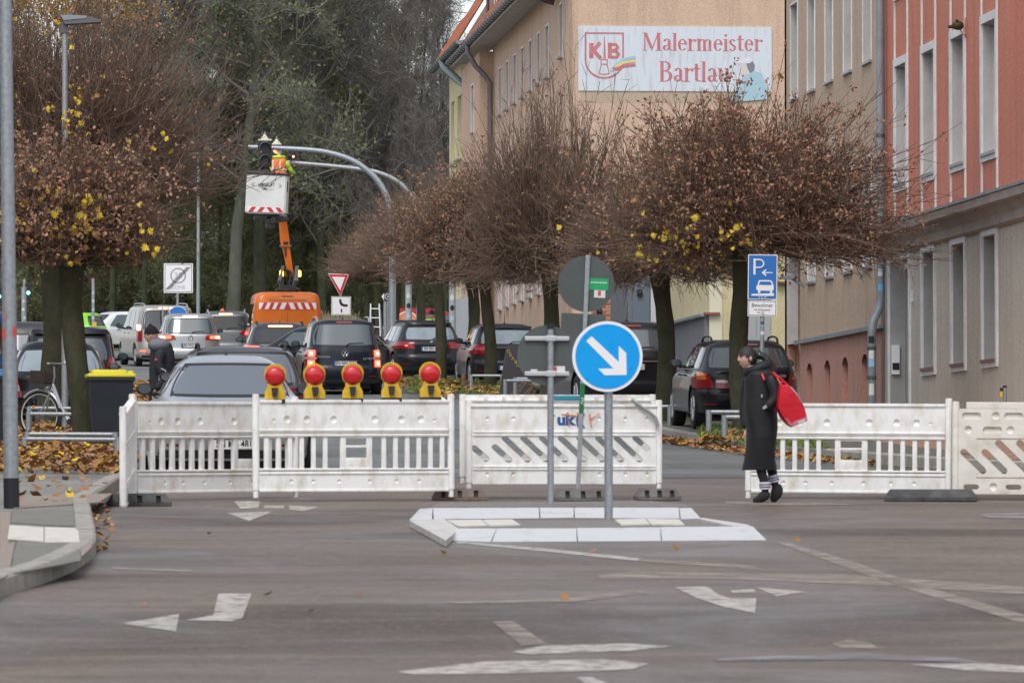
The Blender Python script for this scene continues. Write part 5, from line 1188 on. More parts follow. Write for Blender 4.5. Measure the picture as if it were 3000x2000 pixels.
def make_car(name, label, px, D, tabs, body, rz=0., wheels_r=.33, glass=M_gd, rw=None, lights=(), plate=None, cat='car', rails=None, third=None, badge=None, extra=None, mirrors=True, base=.0, sw=True, wiper=True, n=NSE, pos=None, ant=None, bumper=True, L=4.6, blue_plate=True, sideglass=M_gd, spoiler=None):
    p = pos if pos is not None else col(px, D); p = p + Vector((0, 0, base))
    d = Vector((-math.sin(rz), math.cos(rz), 0)); pitch = math.atan(slope(p.y + d.y * 2) * d.y); roll = math.atan(slope(p.y) * math.sin(rz)) 
    t = thing(name, label, cat, p); t.rotation_euler = (Matrix.Rotation(0, 3, 'Z') @ Matrix.Rotation(0, 3, 'Z')).to_euler()
    ydir = Vector((d.x, d.y, slope(p.y + d.y * 2) * d.y)).normalized(); xdir = ydir.cross(Vector((0, 0, 1))).normalized()
    xs_ = Vector((math.cos(rz), math.sin(rz), slope(p.y) * math.sin(rz))).normalized(); zdir = xs_.cross(ydir).normalized(); xs_ = ydir.cross(zdir).normalized()
    t.rotation_euler = Matrix((xs_, ydir, zdir)).transposed().to_euler()
    c = Car(tabs['H'], tabs['hw'], tabs['yr'], tabs['yf'], body=body, n=n, z0=tabs.get('z0', .24)); H = c.H
    wy = [tabs.get('wr', .78) + .05, L - .85]; hwm = c.HW(.4)
    ws = [(sx * (hwm - .13), y, wheels_r + .045) for sx in (-1, 1) for y in wy]
    b = link('body', c.bodymesh(ws), t)
    if wheels_r not in WHC: WHC[wheels_r] = wheel_meshes(wheels_r)
    ty, rm = WHC[wheels_r]
    for sx in (-1, 1):
        for y in wy:
            w = link('wheel', ty, t, (sx * (hwm - .13), y, wheels_r)); w.name = 'wheel'; link('rim', rm, w)
    mb = MB(); mb.box(-hwm + .3, hwm - .3, .35, L - .4, .14, .30); ob('underbody', mb, M_blackp, t)
    R_ = c.rear
    if rw: 
        ob('rear_window', patch(R_, rw, .006, 16, 10, .10), glass, t, smooth=True)
        a_, b_, c_, d_, e_, f_ = rw
        mbs = patch(R_, (a_ - .035, b_ + .035, c_ - .035, d_ + .035, e_ - .03, f_ + .03), .003, 16, 10, .08); ob('rear_window_seal', mbs, M_blackp, t, smooth=True)
        if wiper: mb = MB(); mb.tube([R_(0.02, e_ - .02, .02), R_(.10, e_ + .03, .03), R_(.42, e_ + .045, .03)], [.016, .01, .006], 5); ob('wiper', mb, M_blackp, t)
    for q in lights:
        (m_, sides, *qq) = q[:2] + tuple(q[2:]); qd = qq[0]; off = qq[1] if len(qq) > 1 else .012
        for sg in sides:
            a, b2, c3, d3, z0, z1 = qd
            r4 = (a, b2, c3, d3, z0, z1) if sg > 0 else (-b2, -a, -d3, -c3, z0, z1)
            ob('taillight', patch(R_, r4, off, 12, 6, .10), m_, t, smooth=True)
    if third: z, w_, lit = third[:3]; ob('high_brake_light', patch(R_, (-w_, w_, -w_, w_, z - .018, z + .018), .014, 6, 2, .1), M_lit2 if lit else M_lens, t)
    if plate:
        z, s_ = plate[0], plate[1]; x0 = plate[2] if len(plate) > 2 else 0; y = R_(x0, z).y - .03
        pb = MB(); pb.rbox(x0 - .26, x0 + .26, y, y + .03, z - .056, z + .056, .006); pq = ob('number_plate', pb, M_plate, t)
        rim_ = MB(); 
        for (xa, xb, za, zb) in ((-.265, .265, .052, .06), (-.265, .265, -.06, -.052), (-.265, -.257, -.052, .052), (.257, .265, -.052, .052)): rim_.box(x0 + xa, x0 + xb, y - .004, y + .028, z + za, z + zb)
        ob('plate_frame', rim_, M_blackp, pq)
        bl = MB(); bl.box(x0 - .255, x0 - .215, y - .002, y, z - .05, z + .05); ob('blue_band', bl, M_pblue, pq)
        txt(s_, .108, M_ink, pq, (x0 + .02, y - .002, z + .003), sx=.80, off=.0015)
    if badge: badge(t, R_)
    if bumper:
        ob('bumper_trim', patch(R_, (-hwm * .93, hwm * .93, -hwm * .95, hwm * .95, .27, .36), .01, 18, 3, .02), M_blackp, t, smooth=True)
        mb = MB(); mb.tube([(-.45, .12, .26), (-.45, .5, .28)], .03, 8); ob('exhaust', mb, M_rail, t)
        for sg in (-1, 1):
            ob('reflector', patch(R_, (sg * .62 - .09, sg * .62 + .09, sg * .62 - .09, sg * .62 + .09, .40, .425), .013, 4, 1, 0), M_lens, t)
    # panel gap of the tailgate
    # side windows
    if sw:
        zb_, zt = sw if isinstance(sw, tuple) else (.98, H - .13)
        ywr = c.YR((zb_ + zt) / 2); ywf = c.YF((zb_ + zt) / 2)
        y0, y1 = ywr + .22, ywf - .45; n_ = 3 if L > 4.2 else 2; st = (y1 - y0) / n_
        for sg in (-1, 1):
            for k in range(n_):
                ya, yb = y0 + st * k + .04, y0 + st * (k + 1) - .04; sh = .25 if k == n_ - 1 else 0; shr = .18 if k == 0 else 0
                fn = lambda x, z, off, sg=sg: c.side(sg, x, z, off)
                o = patch(fn, (ya, yb + sh, ya + shr, yb - sh * .6, zb_, zt), .006, 10, 6, .05)
                ob('side_window', o, sideglass, t, smooth=True)
                if k: 
                    mh = MB(); pz = c.side(sg, yb - .12, zb_ - .12, .02); mh.rbox(pz.x - .015, pz.x + .015, pz.y - .09, pz.y + .09, pz.z - .015, pz.z + .015, .008); ob('door_handle', mh, body, t)
            fs = MB(); fs.tube([c.side(sg, y, zb_ - .02, .006) for y in np.linspace(y0, y1 + .2, 10)], .008, 4); ob('window_strip', fs, M_blackp if not rails else M_rail, t, smooth=True)
        wf = lambda x, z, off: Vector((x, (c.YF(z) + c.YR(z)) / 2 + ((c.YF(z) - c.YR(z)) / 2) * (1 - min(abs(x) / c.HW(z), .998) ** c.n) ** (1 / c.n) + off * 1.5, z))
        ob('windscreen', patch(lambda x, z, o: wf(-x, z, o), (-.68 * hwm / .9, .68 * hwm / .9, -.52 * hwm / .9, .52 * hwm / .9, zb_ + .05, zt + .02), .01, 12, 6, .08), M_gd, t, smooth=True)
    if mirrors:
        for sg in (-1, 1):
            zb_ = sw[0] if isinstance(sw, tuple) else .98
            yb = c.YF(zb_ + .1) - .75; q = c.side(sg, yb, zb_ + .02); mb = MB(); mb.sphere((q.x + sg * .15, q.y, q.z + .05), .085, 12, 8, (1.15, .65, .8)); mb.tube([q, (q.x + sg * .1, q.y, q.z + .0)], .03, 6)
            w = ob('wing_mirror', mb, M_blackp, t, smooth=True); mg = MB(); mg.lathe([(.07, -.059), (.066, -.055)], 14, 'y', (0, 0, 0)); mg.v = [(x * 1.05 + q.x + sg * .15, y + q.y, z * .72 + q.z + .05) for x, y, z in mg.v]; ob('mirror_glass', mg, M_gm, w)
    if rails:
        m_, arch = rails; zt = H + .015
        for sg in (-1, 1):
            xr = sg * c.HW(H - .05) * .86; y0 = c.YR(H) + .22; y1 = c.YF(H) - .1
            mb = MB(); mb.tube([(xr, y0, H - .05), (xr, y0 + .06, H + .02), (xr, y0 + .2, H + arch), (xr, (y0 + y1) / 2, H + arch + .01), (xr, y1 - .2, H + arch - .01), (xr, y1, H - .04)], [.022, .02, .016, .016, .016, .02], 8); ob('roof_rail', mb, m_, t, smooth=True)
    if ant:
        mb = MB(); y = c.YR(H) + .35
        if ant == 'fin': mb.add([(-.03, y, H - .01), (.03, y, H - .01), (.0, y + .02, H + .075), (0, y + .17, H + .0)], [(0, 1, 2), (1, 3, 2), (3, 0, 2), (0, 3, 1)])
        else: mb.sphere((0, y, H + .01), .03); mb.tube([(0, y, H), (0, y - .1, H + .34)], [.008, .003], 5)
        ob('antenna', mb, M_blackp, t)
    if spoiler: 
        mb = patch(R_, (-spoiler[0], spoiler[0], -spoiler[0] + .04, spoiler[0] - .04, spoiler[1], spoiler[2]), .05, 14, 3, .05); ob('spoiler', mb, body, t, smooth=True)
    t['_'] = 0; del t['_']
    return t, c, R_
def vw(x, z, r=.062):
    def f(t, R_):
        y = R_(x, z).y - .012; mb = MB(); mb.lathe([(r, -.01), (r, 0.0), (r * .84, 0), (r * .84, -.01)], 24, 'y', (x, y, z)); mb.f = mb.f[:-2]
        def st(pts, w=.014):
            for (a, b), (c_, d) in zip(pts, pts[1:]): mb.tube([(x + a * r, y - .006, z + b * r), (x + c_ * r, y - .006, z + d * r)], w * .5, 5)
        st([(-.42, .72), (0, .08), (.42, .72)]); st([(-.78, .38), (-.38, -.72), (0, .0), (.38, -.72), (.78, .38)]); ob('emblem', mb, M_chr, t)
    return f
def roundel(x, z, r=.042):
    def f(t, R_):
        y = R_(x, z).y - .012; mb = MB(); mb.lathe([(r, 0), (r, -.008), (r * .65, -.01)], 20, 'y', (x, y, z)); e = ob('emblem', mb, M_blackp, t)
        for k in range(4):
            q = MB(); q.add([(x, y - .012, z)] + [(x + r * .62 * math.cos(rad(90 * k + 15 * i)), y - .012, z + r * .62 * math.sin(rad(90 * k + 15 * i))) for i in range(7)], [tuple(range(8))]); ob('emblem_quarter', q, M_pblue if k % 2 else M_plate, e)
        q = MB(); q.lathe([(r * 1.06, -.0), (r * 1.06, -.012), (r * .96, -.012), (r * .96, 0)], 20, 'y', (x, y, z)); ob('emblem_ring', q, M_chr, e)
    return f
def multi(*fs):
    def f(t, R_):
        for g in fs: g(t, R_)
    return f
def word(s, x, z, size=.06, m=M_ptxt, sx=1.): return lambda t, R_: txt(s, size, m, t, (x, R_(x, z).y - .02, z), sx=sx, off=.002)
P_blk = paint('black', (.014, .015, .018)); P_navy = paint('black_blue', (.010, .014, .024)); P_anth = paint('anthracite', (.05, .052, .06)); P_sil = paint('silver', (.42, .43, .44), .3, .6); P_gsil = paint('grey_silver', (.52, .55, .60), .28, .6)
P_org = paint('municipal_orange', (.72, .17, .018), .4, 0, .4); P_red = paint('dark_red', (.30, .012, .018)); P_wht = paint('white', (.72, .73, .74), .3); P_blu = paint('blue', (.012, .05, .22)); P_grn = paint('lime', (.28, .68, .06)); P_van = paint('beige_silver', (.46, .44, .41), .3, .5); P_gry = paint('mid_grey', (.16, .165, .17), .3, .5)

# silver saloon right behind the barrier
tb = sedan_tabs(4.8, .93, 1.38)
tb['hw'] = [(0, .88), (.3, .92), (.6, .93), (.80, .90), (.90, .80), (1.0, .72), (1.30, .55), (1.38, .48)]; tb['yr'] = [(0, .18), (.3, .06), (.5, 0), (.80, .03), (.88, .10), (.90, .55), (.93, .72), (1.32, 1.5), (1.38, 1.8)]
def plain_rear(t, R_): pass
make_car('parked_car', 'silver grey saloon standing directly behind the white barrier with the red lamps', 681, 62.3, tb, P_gsil, glass=mat('glass_sky', (.12, .145, .17), .06, spec=1.0, coat=.8), rw=(-.66, .66, -.46, .46, .955, 1.275), wiper=False,  # sky reflected in the rear glass is part of its base colour
         lights=((M_lens, (-1, 1), (.46, .90, .50, .88, .60, .74)), (M_lit2, (-1,), (.60, .80, .60, .80, .60, .63), .02), (M_lit2, (1,), (.60, .80, .60, .80, .60, .63), .02)), plate=(.42, 'SN MB 481'), ant='fin', sw=(.93, 1.26), L=4.8, badge=None, third=None)
# anthracite estate in front of it
make_car('parked_car', 'anthracite estate car with roof rails just ahead of the silver saloon', 716, 75.0, wagon_tabs(4.7, .92, 1.46, .62), paint('slate', (.15, .165, .185), .3, .5), glass=MATS['glass_sky'], rw=(-.72, .72, -.58, .58, .98, 1.37), lights=((M_lens, (-1, 1), (.5, .88, .5, .84, .78, .92)),), rails=(M_blackp, .035), ant=None, L=4.7, plate=(.7, 'SN AB 27'))
# people carrier with lit brake lights
make_car('stopped_car', 'black people carrier with number SN NN 2222 and lit brake lights', 1011, 126, wagon_tabs(4.4, .895, 1.655, .30, .98, .72), P_navy, glass=M_gm, rw=(-.72, .72, -.62, .62, 1.10, 1.55),
         lights=((M_lens, (-1, 1), (.63, .865, .60, .845, .58, 1.0)), (M_clr, (-1, 1), (.62, .865, .61, .85, .785, .83), .018), (M_lit, (-1, 1), (.655, .80, .65, .79, .61, .77), .02), (M_lit, (-1, 1), (.65, .79, .64, .775, .84, .98), .02), (M_lit2, (-1, 1), (.70, .76, .70, .76, .66, .73), .026), (M_lit2, (-1, 1), (.69, .745, .69, .745, .88, .94), .026)),
         plate=(.70, 'SN NN 2222'), badge=multi(vw(0, .92, .085), word('TOURAN', -.48, .84, .07), word('2.0 TDI', .50, .80, .062)), third=(1.60, .18, False), rails=(M_rail, .05), ant='fin', L=4.4, sw=(1.04, 1.50), rz=rad(1.5))
# black estate, number RN 624
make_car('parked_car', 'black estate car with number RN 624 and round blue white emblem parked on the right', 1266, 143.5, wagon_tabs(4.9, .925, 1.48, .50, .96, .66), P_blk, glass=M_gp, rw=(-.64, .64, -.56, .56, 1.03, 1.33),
         lights=((M_lens, (-1, 1), (.42, .90, .44, .87, .80, .97)), (M_lit, (-1,), (.60, .66, .60, .66, .86, .89), .018)), plate=(.80, 'SN RN 624', -.02), badge=roundel(.0, .98, .055), third=(1.41, .20, False), rails=(M_blackp, .02), ant=None, L=4.9, rz=rad(5), spoiler=(.58, 1.385, 1.43))
make_car('parked_car', 'dark blue black estate car half hidden behind the black estate with number RN 624', 1234, 151.5, wagon_tabs(4.6, .93, 1.50, .46, .96, .70), P_navy, glass=M_gm, rw=(-.66, .66, -.58, .58, 1.04, 1.36), lights=((M_lit, (-1,), (.52, .88, .58, .85, .84, .96)), (M_lens, (1,), (.52, .88, .58, .85, .84, .96))), rails=(M_rail, .04), L=4.6, sw=(1.0, 1.36), rz=rad(4))
# black hatchback beside the stone
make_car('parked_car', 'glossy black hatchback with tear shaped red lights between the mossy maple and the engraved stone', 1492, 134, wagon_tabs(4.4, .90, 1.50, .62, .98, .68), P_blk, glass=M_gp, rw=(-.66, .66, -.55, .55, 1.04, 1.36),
         lights=((M_lens, (-1, 1), (.50, .875, .58, .86, .80, 1.02)),), plate=(.48, 'SN', 0), third=(1.42, .16, False), ant='rod', L=4.4, rz=rad(2), sw=(1.02, 1.38), spoiler=(.60, 1.37, 1.43))
# large black off-roader, DC 65
make_car('parked_car', 'large black off-road car with number DC 65 and star emblem behind the blue arrow sign', 1856, 101, wagon_tabs(4.8, .955, 1.70, .40, 1.06, .73), P_blk, glass=M_gm, rw=(-.72, .72, -.64, .64, 1.20, 1.55),
         lights=((M_lens, (-1, 1), (.56, .93, .60, .90, .86, 1.10)), (M_clr, (-1, 1), (.57, .80, .58, .80, .965, 1.01), .018)), plate=(.90, 'SN DC 65', -.05), third=(1.62, .2, False), ant='rod', L=4.8, sw=(1.12, 1.55), wheels_r=.37, rz=rad(3), base=.1,
         badge=multi(lambda t, R_: (lambda mb: ob('chrome_strip', mb, M_chr, t))(patch(R_, (-.50, .50, -.50, .50, .985, 1.01), .02, 10, 1, 0)), lambda t, R_: (lambda mb: ob('emblem', mb, M_chr, t))(MB().lathe([(.075, 0), (.075, -.012), (.064, -.012), (.064, 0)], 20, 'y', (-.05, R_(0, 1.09).y - .012, 1.09)).tube([(-.05, R_(0, 1.09).y - .02, 1.09), (-.05, R_(0, 1.09).y - .02, 1.155)], .006, 4).tube([(-.05, R_(0, 1.09).y - .02, 1.09), (-.105, R_(0, 1.09).y - .02, 1.055)], .006, 4).tube([(-.05, R_(0, 1.09).y - .02, 1.09), (.005, R_(0, 1.09).y - .02, 1.055)], .006, 4))))
# black estate 320i
make_car('parked_car', 'black estate car marked 320i with red and amber lights parked behind the woman', 2200, 90.3, wagon_tabs(4.48, .87, 1.42, .52, .94, .68), P_blk, glass=M_gm, rw=(-.66, .66, -.56, .56, .98, 1.30),
         lights=((M_lens, (-1, 1), (.56, .85, .64, .835, .66, .90)), (M_amb, (-1, 1), (.66, .80, .72, .79, .80, .91), .016), (M_lens, (-1, 1), (.34, .55, .36, .55, .66, .80), .012), (M_clr, (-1, 1), (.36, .54, .37, .54, .745, .79), .02)),
         badge=multi(word('320i', .52, .86, .062), roundel(0, .88)), third=(1.35, .18, False), rails=(M_blackp, .05), L=4.48, sw=(.97, 1.30), rz=rad(0.3), base=.12, wheels_r=.33, plate=(.55, 'SN KL 93'))
# silver suv WG 333
make_car('stopped_car', 'silver off-road car with number SN WG 333 and lit brake lights in the queue', 558, 166, wagon_tabs(4.5, .92, 1.67, .42, 1.05, .70), P_sil, glass=M_gm, rw=(-.70, .70, -.60, .60, 1.10, 1.50),
         lights=((M_lens, (-1, 1), (.42, .90, .46, .89, .90, 1.04)), (M_lit, (-1, 1), (.56, .86, .56, .85, .93, 1.02), .02), (M_lit2, (-1, 1), (.72, .86, .72, .85, .94, 1.0), .026)), plate=(.74, 'SN WG 333'), badge=vw(0, .96, .08), third=(1.585, .22, True), rails=(M_rail, .05), ant='fin', L=4.5, sw=(1.1, 1.5), rz=rad(1))
# van with bicycle carrier
make_car('stopped_van', 'beige silver minibus with tall red lights and a bicycle carrier', 492, 177, dict(H=1.90, hw=[(0, .88), (.4, .95), (.9, .95), (1.15, .92), (1.8, .80), (1.9, .76)], yr=[(0, .12), (.35, 0), (.6, .0), (1.0, .05), (1.75, .18), (1.9, .24)], yf=[(0, 4.75), (.5, 4.85), (.9, 4.7), (1.1, 4.2), (1.85, 3.2), (1.9, 3.0)]), P_van, cat='van', glass=M_gd,
         rw=(-.80, .80, -.72, .72, 1.12, 1.72), lights=((M_lens, (-1, 1), (.80, .93, .78, .90, .78, 1.32)), (M_lit2, (-1, 1), (.82, .90, .80, .885, 1.12, 1.30), .02), (M_lit, (-1, 1), (.70, .86, .70, .86, .47, .51))), third=(1.82, .28, True), rails=(M_rail, .05), L=4.85, sw=(1.15, 1.72), n=8, wheels_r=.34, rz=rad(7))
ca = bpy.data.objects['stopped_van']
for x in (-.18, .0, .62):
    mb = MB(); mb.tube([(x, .32, 1.86), (x, .02, 1.84), (x, -.08, 1.78), (x, -.10, 1.0)], .022, 6); ob('bicycle_carrier', mb, M_rail, ca, smooth=True)
# dark suv with worker behind
make_car('stopped_car', 'dark off-road car with lit brake lights between the silver one and the orange lift van', 660, 184, wagon_tabs(4.6, .93, 1.68, .42, 1.05, .72), P_gry, glass=M_blackp, rw=(-.70, .70, -.60, .60, 1.10, 1.50),
         lights=((M_lens, (-1, 1), (.44, .90, .52, .88, .92, 1.06)), (M_lit, (-1, 1), (.60, .86, .66, .86, .93, 1.06), .02), (M_lit2, (-1, 1), (.78, .87, .78, .86, .92, 1.06), .026)), third=(1.59, .22, True), rails=(M_rail, .05), ant='fin', L=4.6, sw=(1.1, 1.5), rz=rad(-3))
# black estate in front of the orange van
make_car('stopped_car', 'dark grey estate car with lit high brake light in front of the orange lift van', 822, 138.5, wagon_tabs(4.7, .91, 1.47, .52, .96, .68), P_anth, glass=M_gd, rw=(-.66, .66, -.55, .55, 1.0, 1.33), lights=((M_lit, (-1, 1), (.50, .88, .52, .86, .82, .92)), (M_lit2, (-1,), (.60, .80, .60, .80, .85, .89), .02)), third=(1.39, .30, True), rails=(M_blackp, .03), ant='fin', L=4.7, rz=rad(-1))
# black car seen from its side
make_car('stopped_car', 'black car standing crosswise, its side windows showing left of the black people carrier', 905, 133, wagon_tabs(4.2, .88, 1.46, .6, .96, .7), P_blk, rw=(-.6, .6, -.5, .5, 1.0, 1.33), rz=rad(45), L=4.2, sw=(.99, 1.32), sideglass=M_gm, pos=Vector((7.95, 131.4, G(131.4))), lights=((M_lens, (-1, 1), (.5, .85, .5, .83, .8, .95)),))
# parked liftback on the left
make_car('parked_car', 'black liftback with large red white lights parked at the left kerb behind the bicycle', 172, 93, wagon_tabs(4.6, .885, 1.47, .78, .94, .66), P_blk, glass=mat('glass_sky_bright', (.42, .50, .54), .08, spec=.9, coat=.6, c2=(.34, .42, .46), ns=1.2), rw=(-.70, .70, -.56, .56, .98, 1.33),  # bright sky on the rear window is painted into the glass colour
         lights=((M_lens, (-1, 1), (.58, .875, .66, .855, .56, .90)), (M_clr, (-1, 1), (.62, .80, .64, .80, .66, .77), .018)), plate=(.66, 'SN', -.06), ant='rod', L=4.6, sw=(.97, 1.32))
make_car('parked_car', 'black car with a dark roof spoiler parked ahead of the black liftback', 205, 99.5, wagon_tabs(4.5, .90, 1.68, .45, 1.05, .74), P_blk, glass=M_gm, rw=(-.68, .68, -.58, .58, 1.1, 1.48), lights=((M_lens, (-1, 1), (.62, .88, .66, .86, .9, 1.15)), (M_lit, (1,), (.70, .84, .70, .84, .93, 1.0), .02)), L=4.5, sw=(1.08, 1.5), spoiler=(.66, 1.54, 1.62))
make_car('parked_car', 'dark car with bright roof rails parked third in the left row', 180, 114, wagon_tabs(4.5, .90, 1.72, .45, 1.05, .74), P_anth, glass=M_gm, rw=(-.68, .68, -.58, .58, 1.1, 1.48), lights=((M_lens, (-1, 1), (.62, .88, .66, .86, .9, 1.1)),), rails=(M_rail, .07), L=4.5, sw=(1.08, 1.5), pos=Vector((-.1, 108.5, G(108.5))))
make_car('parked_van', 'dark blue van cut off by the left edge of the picture', -102, 104, dict(H=1.95, hw=[(0, .9), (.5, .96), (1.1, .95), (1.8, .85), (1.95, .78)], yr=[(0, .1), (.5, 0), (1.9, .2)], yf=[(0, 4.8), (.5, 4.9), (1.0, 4.6), (1.9, 3.4)]), P_blu, cat='van', rw=(-.75, .75, -.68, .68, 1.15, 1.75), L=4.85, sw=(1.15, 1.75), n=8, lights=((M_lens, (-1, 1), (.82, .94, .82, .93, .9, 1.3)),))
# distant cars beyond the junction
def side_car(label, px, D, tabs, m, L, rz=rad(-90), **k): return make_car('distant_car', label, px, D, tabs, m, rz=rz, L=L, bumper=False, wiper=False, **k)
side_car('black estate car passing crosswise behind the white and green car', 250, 238, wagon_tabs(4.7, .9, 1.5, .5, .96, .7), P_blk, 4.7, rails=(M_rail, .03), rw=(-.6, .6, -.5, .5, 1.0, 1.35), sideglass=M_gd)
side_car('bright blue van parked beneath the woodland', 246, 252, dict(H=1.95, hw=[(0, .9), (.5, .96), (1.1, .95), (1.95, .8)], yr=[(0, .1), (.5, 0), (1.9, .15)], yf=[(0, 4.8), (.5, 4.9), (1.0, 4.6), (1.95, 3.9)]), mat('paint_bright_blue', (.02, .12, .55), .3, coat=.8), 4.9, cat='van', rw=(-.75, .75, -.68, .68, 1.15, 1.75), sw=(1.2, 1.75), n=8)
side_car('white hatchback with a lime green rear end, left of the white car', 300, 222, wagon_tabs(3.6, .82, 1.48, .35, .95, .74), P_grn, 3.6, rz=rad(60), rw=(-.6, .6, -.5, .5, 1.0, 1.33), wheels_r=.30, mirrors=False)
make_car('distant_car', 'white car coming towards the junction beside the minibus', 448, 226, wagon_tabs(4.2, .88, 1.56, .5, .96, .7), P_wht, rz=rad(118), L=4.2, bumper=False, wiper=False, rw=(-.6, .6, -.5, .5, 1.0, 1.35), sideglass=M_gm)
rv, rc, _ = make_car('distant_van', 'dark red van with a round SPORT sticker, parked crosswise behind the trees', 1118, 236, dict(H=1.86, hw=[(0, .86), (.5, .92), (1.0, .90), (1.75, .78), (1.86, .74)], yr=[(0, .1), (.5, 0), (1.6, .12), (1.86, .28)], yf=[(0, 4.6), (.5, 4.7), (.95, 4.45), (1.1, 3.9), (1.75, 2.55), (1.86, 2.0)]), P_red, cat='van', rz=rad(-90), L=4.7, bumper=False, wiper=False, rw=(-.66, .66, -.6, .6, 1.1, 1.6), sw=(1.02, 1.55), n=8)
# round sticker on its side (the side that faces the junction)
sk = MB(); yv, zv = 1.0, 1.28; pts = [rc.side(1, yv + .42 * math.cos(2 * PI * k / 24), zv + .40 * math.sin(2 * PI * k / 24), .02) for k in range(24)]; sk.add([rc.side(1, yv, zv, .02)] + pts, [(0, i + 1, (i + 1) % 24 + 1) for i in range(24)])
skr = MB(); pts2 = [rc.side(1, yv + .46 * math.cos(2 * PI * k / 24), zv + .44 * math.sin(2 * PI * k / 24), .014) for k in range(24)]; skr.add([rc.side(1, yv, zv, .014)] + pts2, [(0, i + 1, (i + 1) % 24 + 1) for i in range(24)])
fixn(ob('sticker_ring', skr, M_plate, rv)); fixn(ob('round_sticker', sk, mat('sport_red', (.50, .09, .03), .4, c2=(.62, .25, .12), ns=1.2), rv))
tp = rc.side(1, yv, zv - .06, .035); txt('SPORT', .30, M_plate, rv, tp, rot=(PI / 2 - .12, 0, PI / 2), name='lettering', ext=.004, off=.008)

# ------------------------------------------------------------------ orange lift van
OV = dict(H=2.28, hw=[(0, .92), (.5, 1.0), (1.3, 1.0), (2.1, .92), (2.28, .86)], yr=[(0, .1), (.5, 0), (2.0, .05), (2.28, .16)], yf=[(0, 4.8), (.5, 4.95), (1.0, 4.8), (1.25, 4.2), (2.1, 3.3), (2.28, 3.0)])
ov, oc, OR = make_car('lift_van', 'bright orange municipal van carrying a raised working platform', 842, 159, OV, P_org, cat='van', L=4.9, sw=(1.3, 1.95), n=11, wheels_r=.34, lights=((M_lens, (-1, 1), (.86, .98, .86, .97, .7, 1.15)), (M_lit, (-1, 1), (.88, .97, .88, .96, .95, 1.12), .02)), third=(2.16, .16, False), plate=(.6, 'SN ST 40'), wiper=False)
for sg in (-1, 1):
    mb = MB(); mb.tube([OR(sg * .93, z, .006) for z in (.5, 1.2, 1.95)], .007, 4); mb.tube([OR(sg * x, 2.05, .006) for x in (.02, .5, .9)], .007, 4); ob('door_gap', mb, M_blackp, ov)
    for z in (.75, 1.05, 1.72):
        mb = MB(); q = OR(sg * .93, z); mb.rbox(q.x - .05, q.x + .05, q.y - .04, q.y + .02, z - .04, z + .04, .01); ob('hinge', mb, P_org, ov)
mb = MB(); mb.tube([OR(0, z, .006) for z in (.5, 1.2, 2.05)], .007, 4); ob('door_gap', mb, M_blackp, ov)
M_rr = mat('reflective_red', (.62, .03, .03), .35); M_rw = mat('reflective_white', (.80, .80, .80), .35)
ob('warning_band', patch(OR, (-.80, .80, -.80, .80, 1.80, 1.98), .009, 20, 3, .03), M_rw, ov)
for sg in (-1, 1):
    for k in range(4):
        x0 = .0 + k * .205; mb = MB(); a = [(x0, 1.8), (x0 + .10, 1.8), (x0 + .02, 1.98), (x0 - .08, 1.98)]
        a = [(max(x, 0) , z) for x, z in a]; a = [(x + .03 * (k > 0), z) for x, z in a]
        vs = [OR(sg * min(x, .79), z, .014) for x, z in a]; mb.add(vs, [(0, 1, 2, 3)]); fixn(ob('red_stripe', mb, M_rr, ov))
# beacons, turret, boom
M_drk = mat('machine_black', (.02, .021, .023), .45); M_ste = mat('machine_grey', (.18, .19, .21), .45, metal=.4)
lf = thing('lift_boom', 'orange folding boom on a black turret raised from the van roof', 'crane')
def W3(px, py, D): return P(px, py, D)
DB = 160.5
mb = MB(); c0 = W3(843, 866, DB); mb.lathe([(.42, 0), (.42, .06), (.28, .08), (.28, .16), (.36, .18), (.36, .24), (.2, .3)], 20, cen=(c0.x, c0.y, c0.z - .05)); ob('turret', mb, M_drk, lf, smooth=True)
mb = MB()
def slab(px_pts, D, th, mb):
    vs = [W3(x, y, D) for x, y in px_pts]; n = len(vs); mb.add(vs + [v + Vector((0, th, 0)) for v in vs], [tuple(range(n)), tuple(reversed(range(n, 2 * n)))] + [(i, (i + 1) % n, (i + 1) % n + n, i + n) for i in range(n)])
slab([(815, 822), (826, 855), (862, 855), (874, 822), (873, 780), (858, 835), (832, 835), (826, 780)], DB - .3, .5, mb); fixn(ob('turret_frame', mb, M_drk, lf))
for pts in ([(816, 820), (828, 778), (833, 780), (822, 824)], [(862, 822), (867, 778), (875, 778), (874, 822)]):
    mb = MB(); slab(pts, DB - .33, .56, mb); fixn(ob('side_plate', mb, M_ste, lf))
mb = MB(); slab([(834, 790), (852, 792), (853, 800), (836, 846), (842, 850), (858, 800)], DB - .1, .12, mb); mb.tube([W3(842, 850, DB), W3(838, 790, DB)], .07, 8); ob('hydraulic_cylinder', mb, M_drk, lf)
mb = MB(); slab([(817, 632), (838, 632), (848, 700), (848, 722), (824, 722), (821, 700)], DB, .22, mb); fixn(ob('upper_arm', mb, P_org, lf))
mb = MB(); slab([(825, 716), (849, 716), (851, 740), (860, 800), (856, 808), (843, 800), (832, 745)], DB + .05, .24, mb); fixn(ob('lower_arm', mb, P_org, lf))
mb = MB(); slab([(829, 708), (845, 708), (843, 717), (832, 717)], DB - .01, .02, mb); slab([(833, 726), (839, 726), (840, 752), (835, 752)], DB + .03, .02, mb); fixn(ob('arm_opening', mb, M_drk, lf))
for x, y in ((824, 720), (850, 720), (857, 806)):
    mb = MB(); q = W3(x, y, DB); mb.lathe([(.035, -.06), (.035, .3)], 10, 'y', tuple(q)); ob('pivot_pin', mb, M_ste, lf)
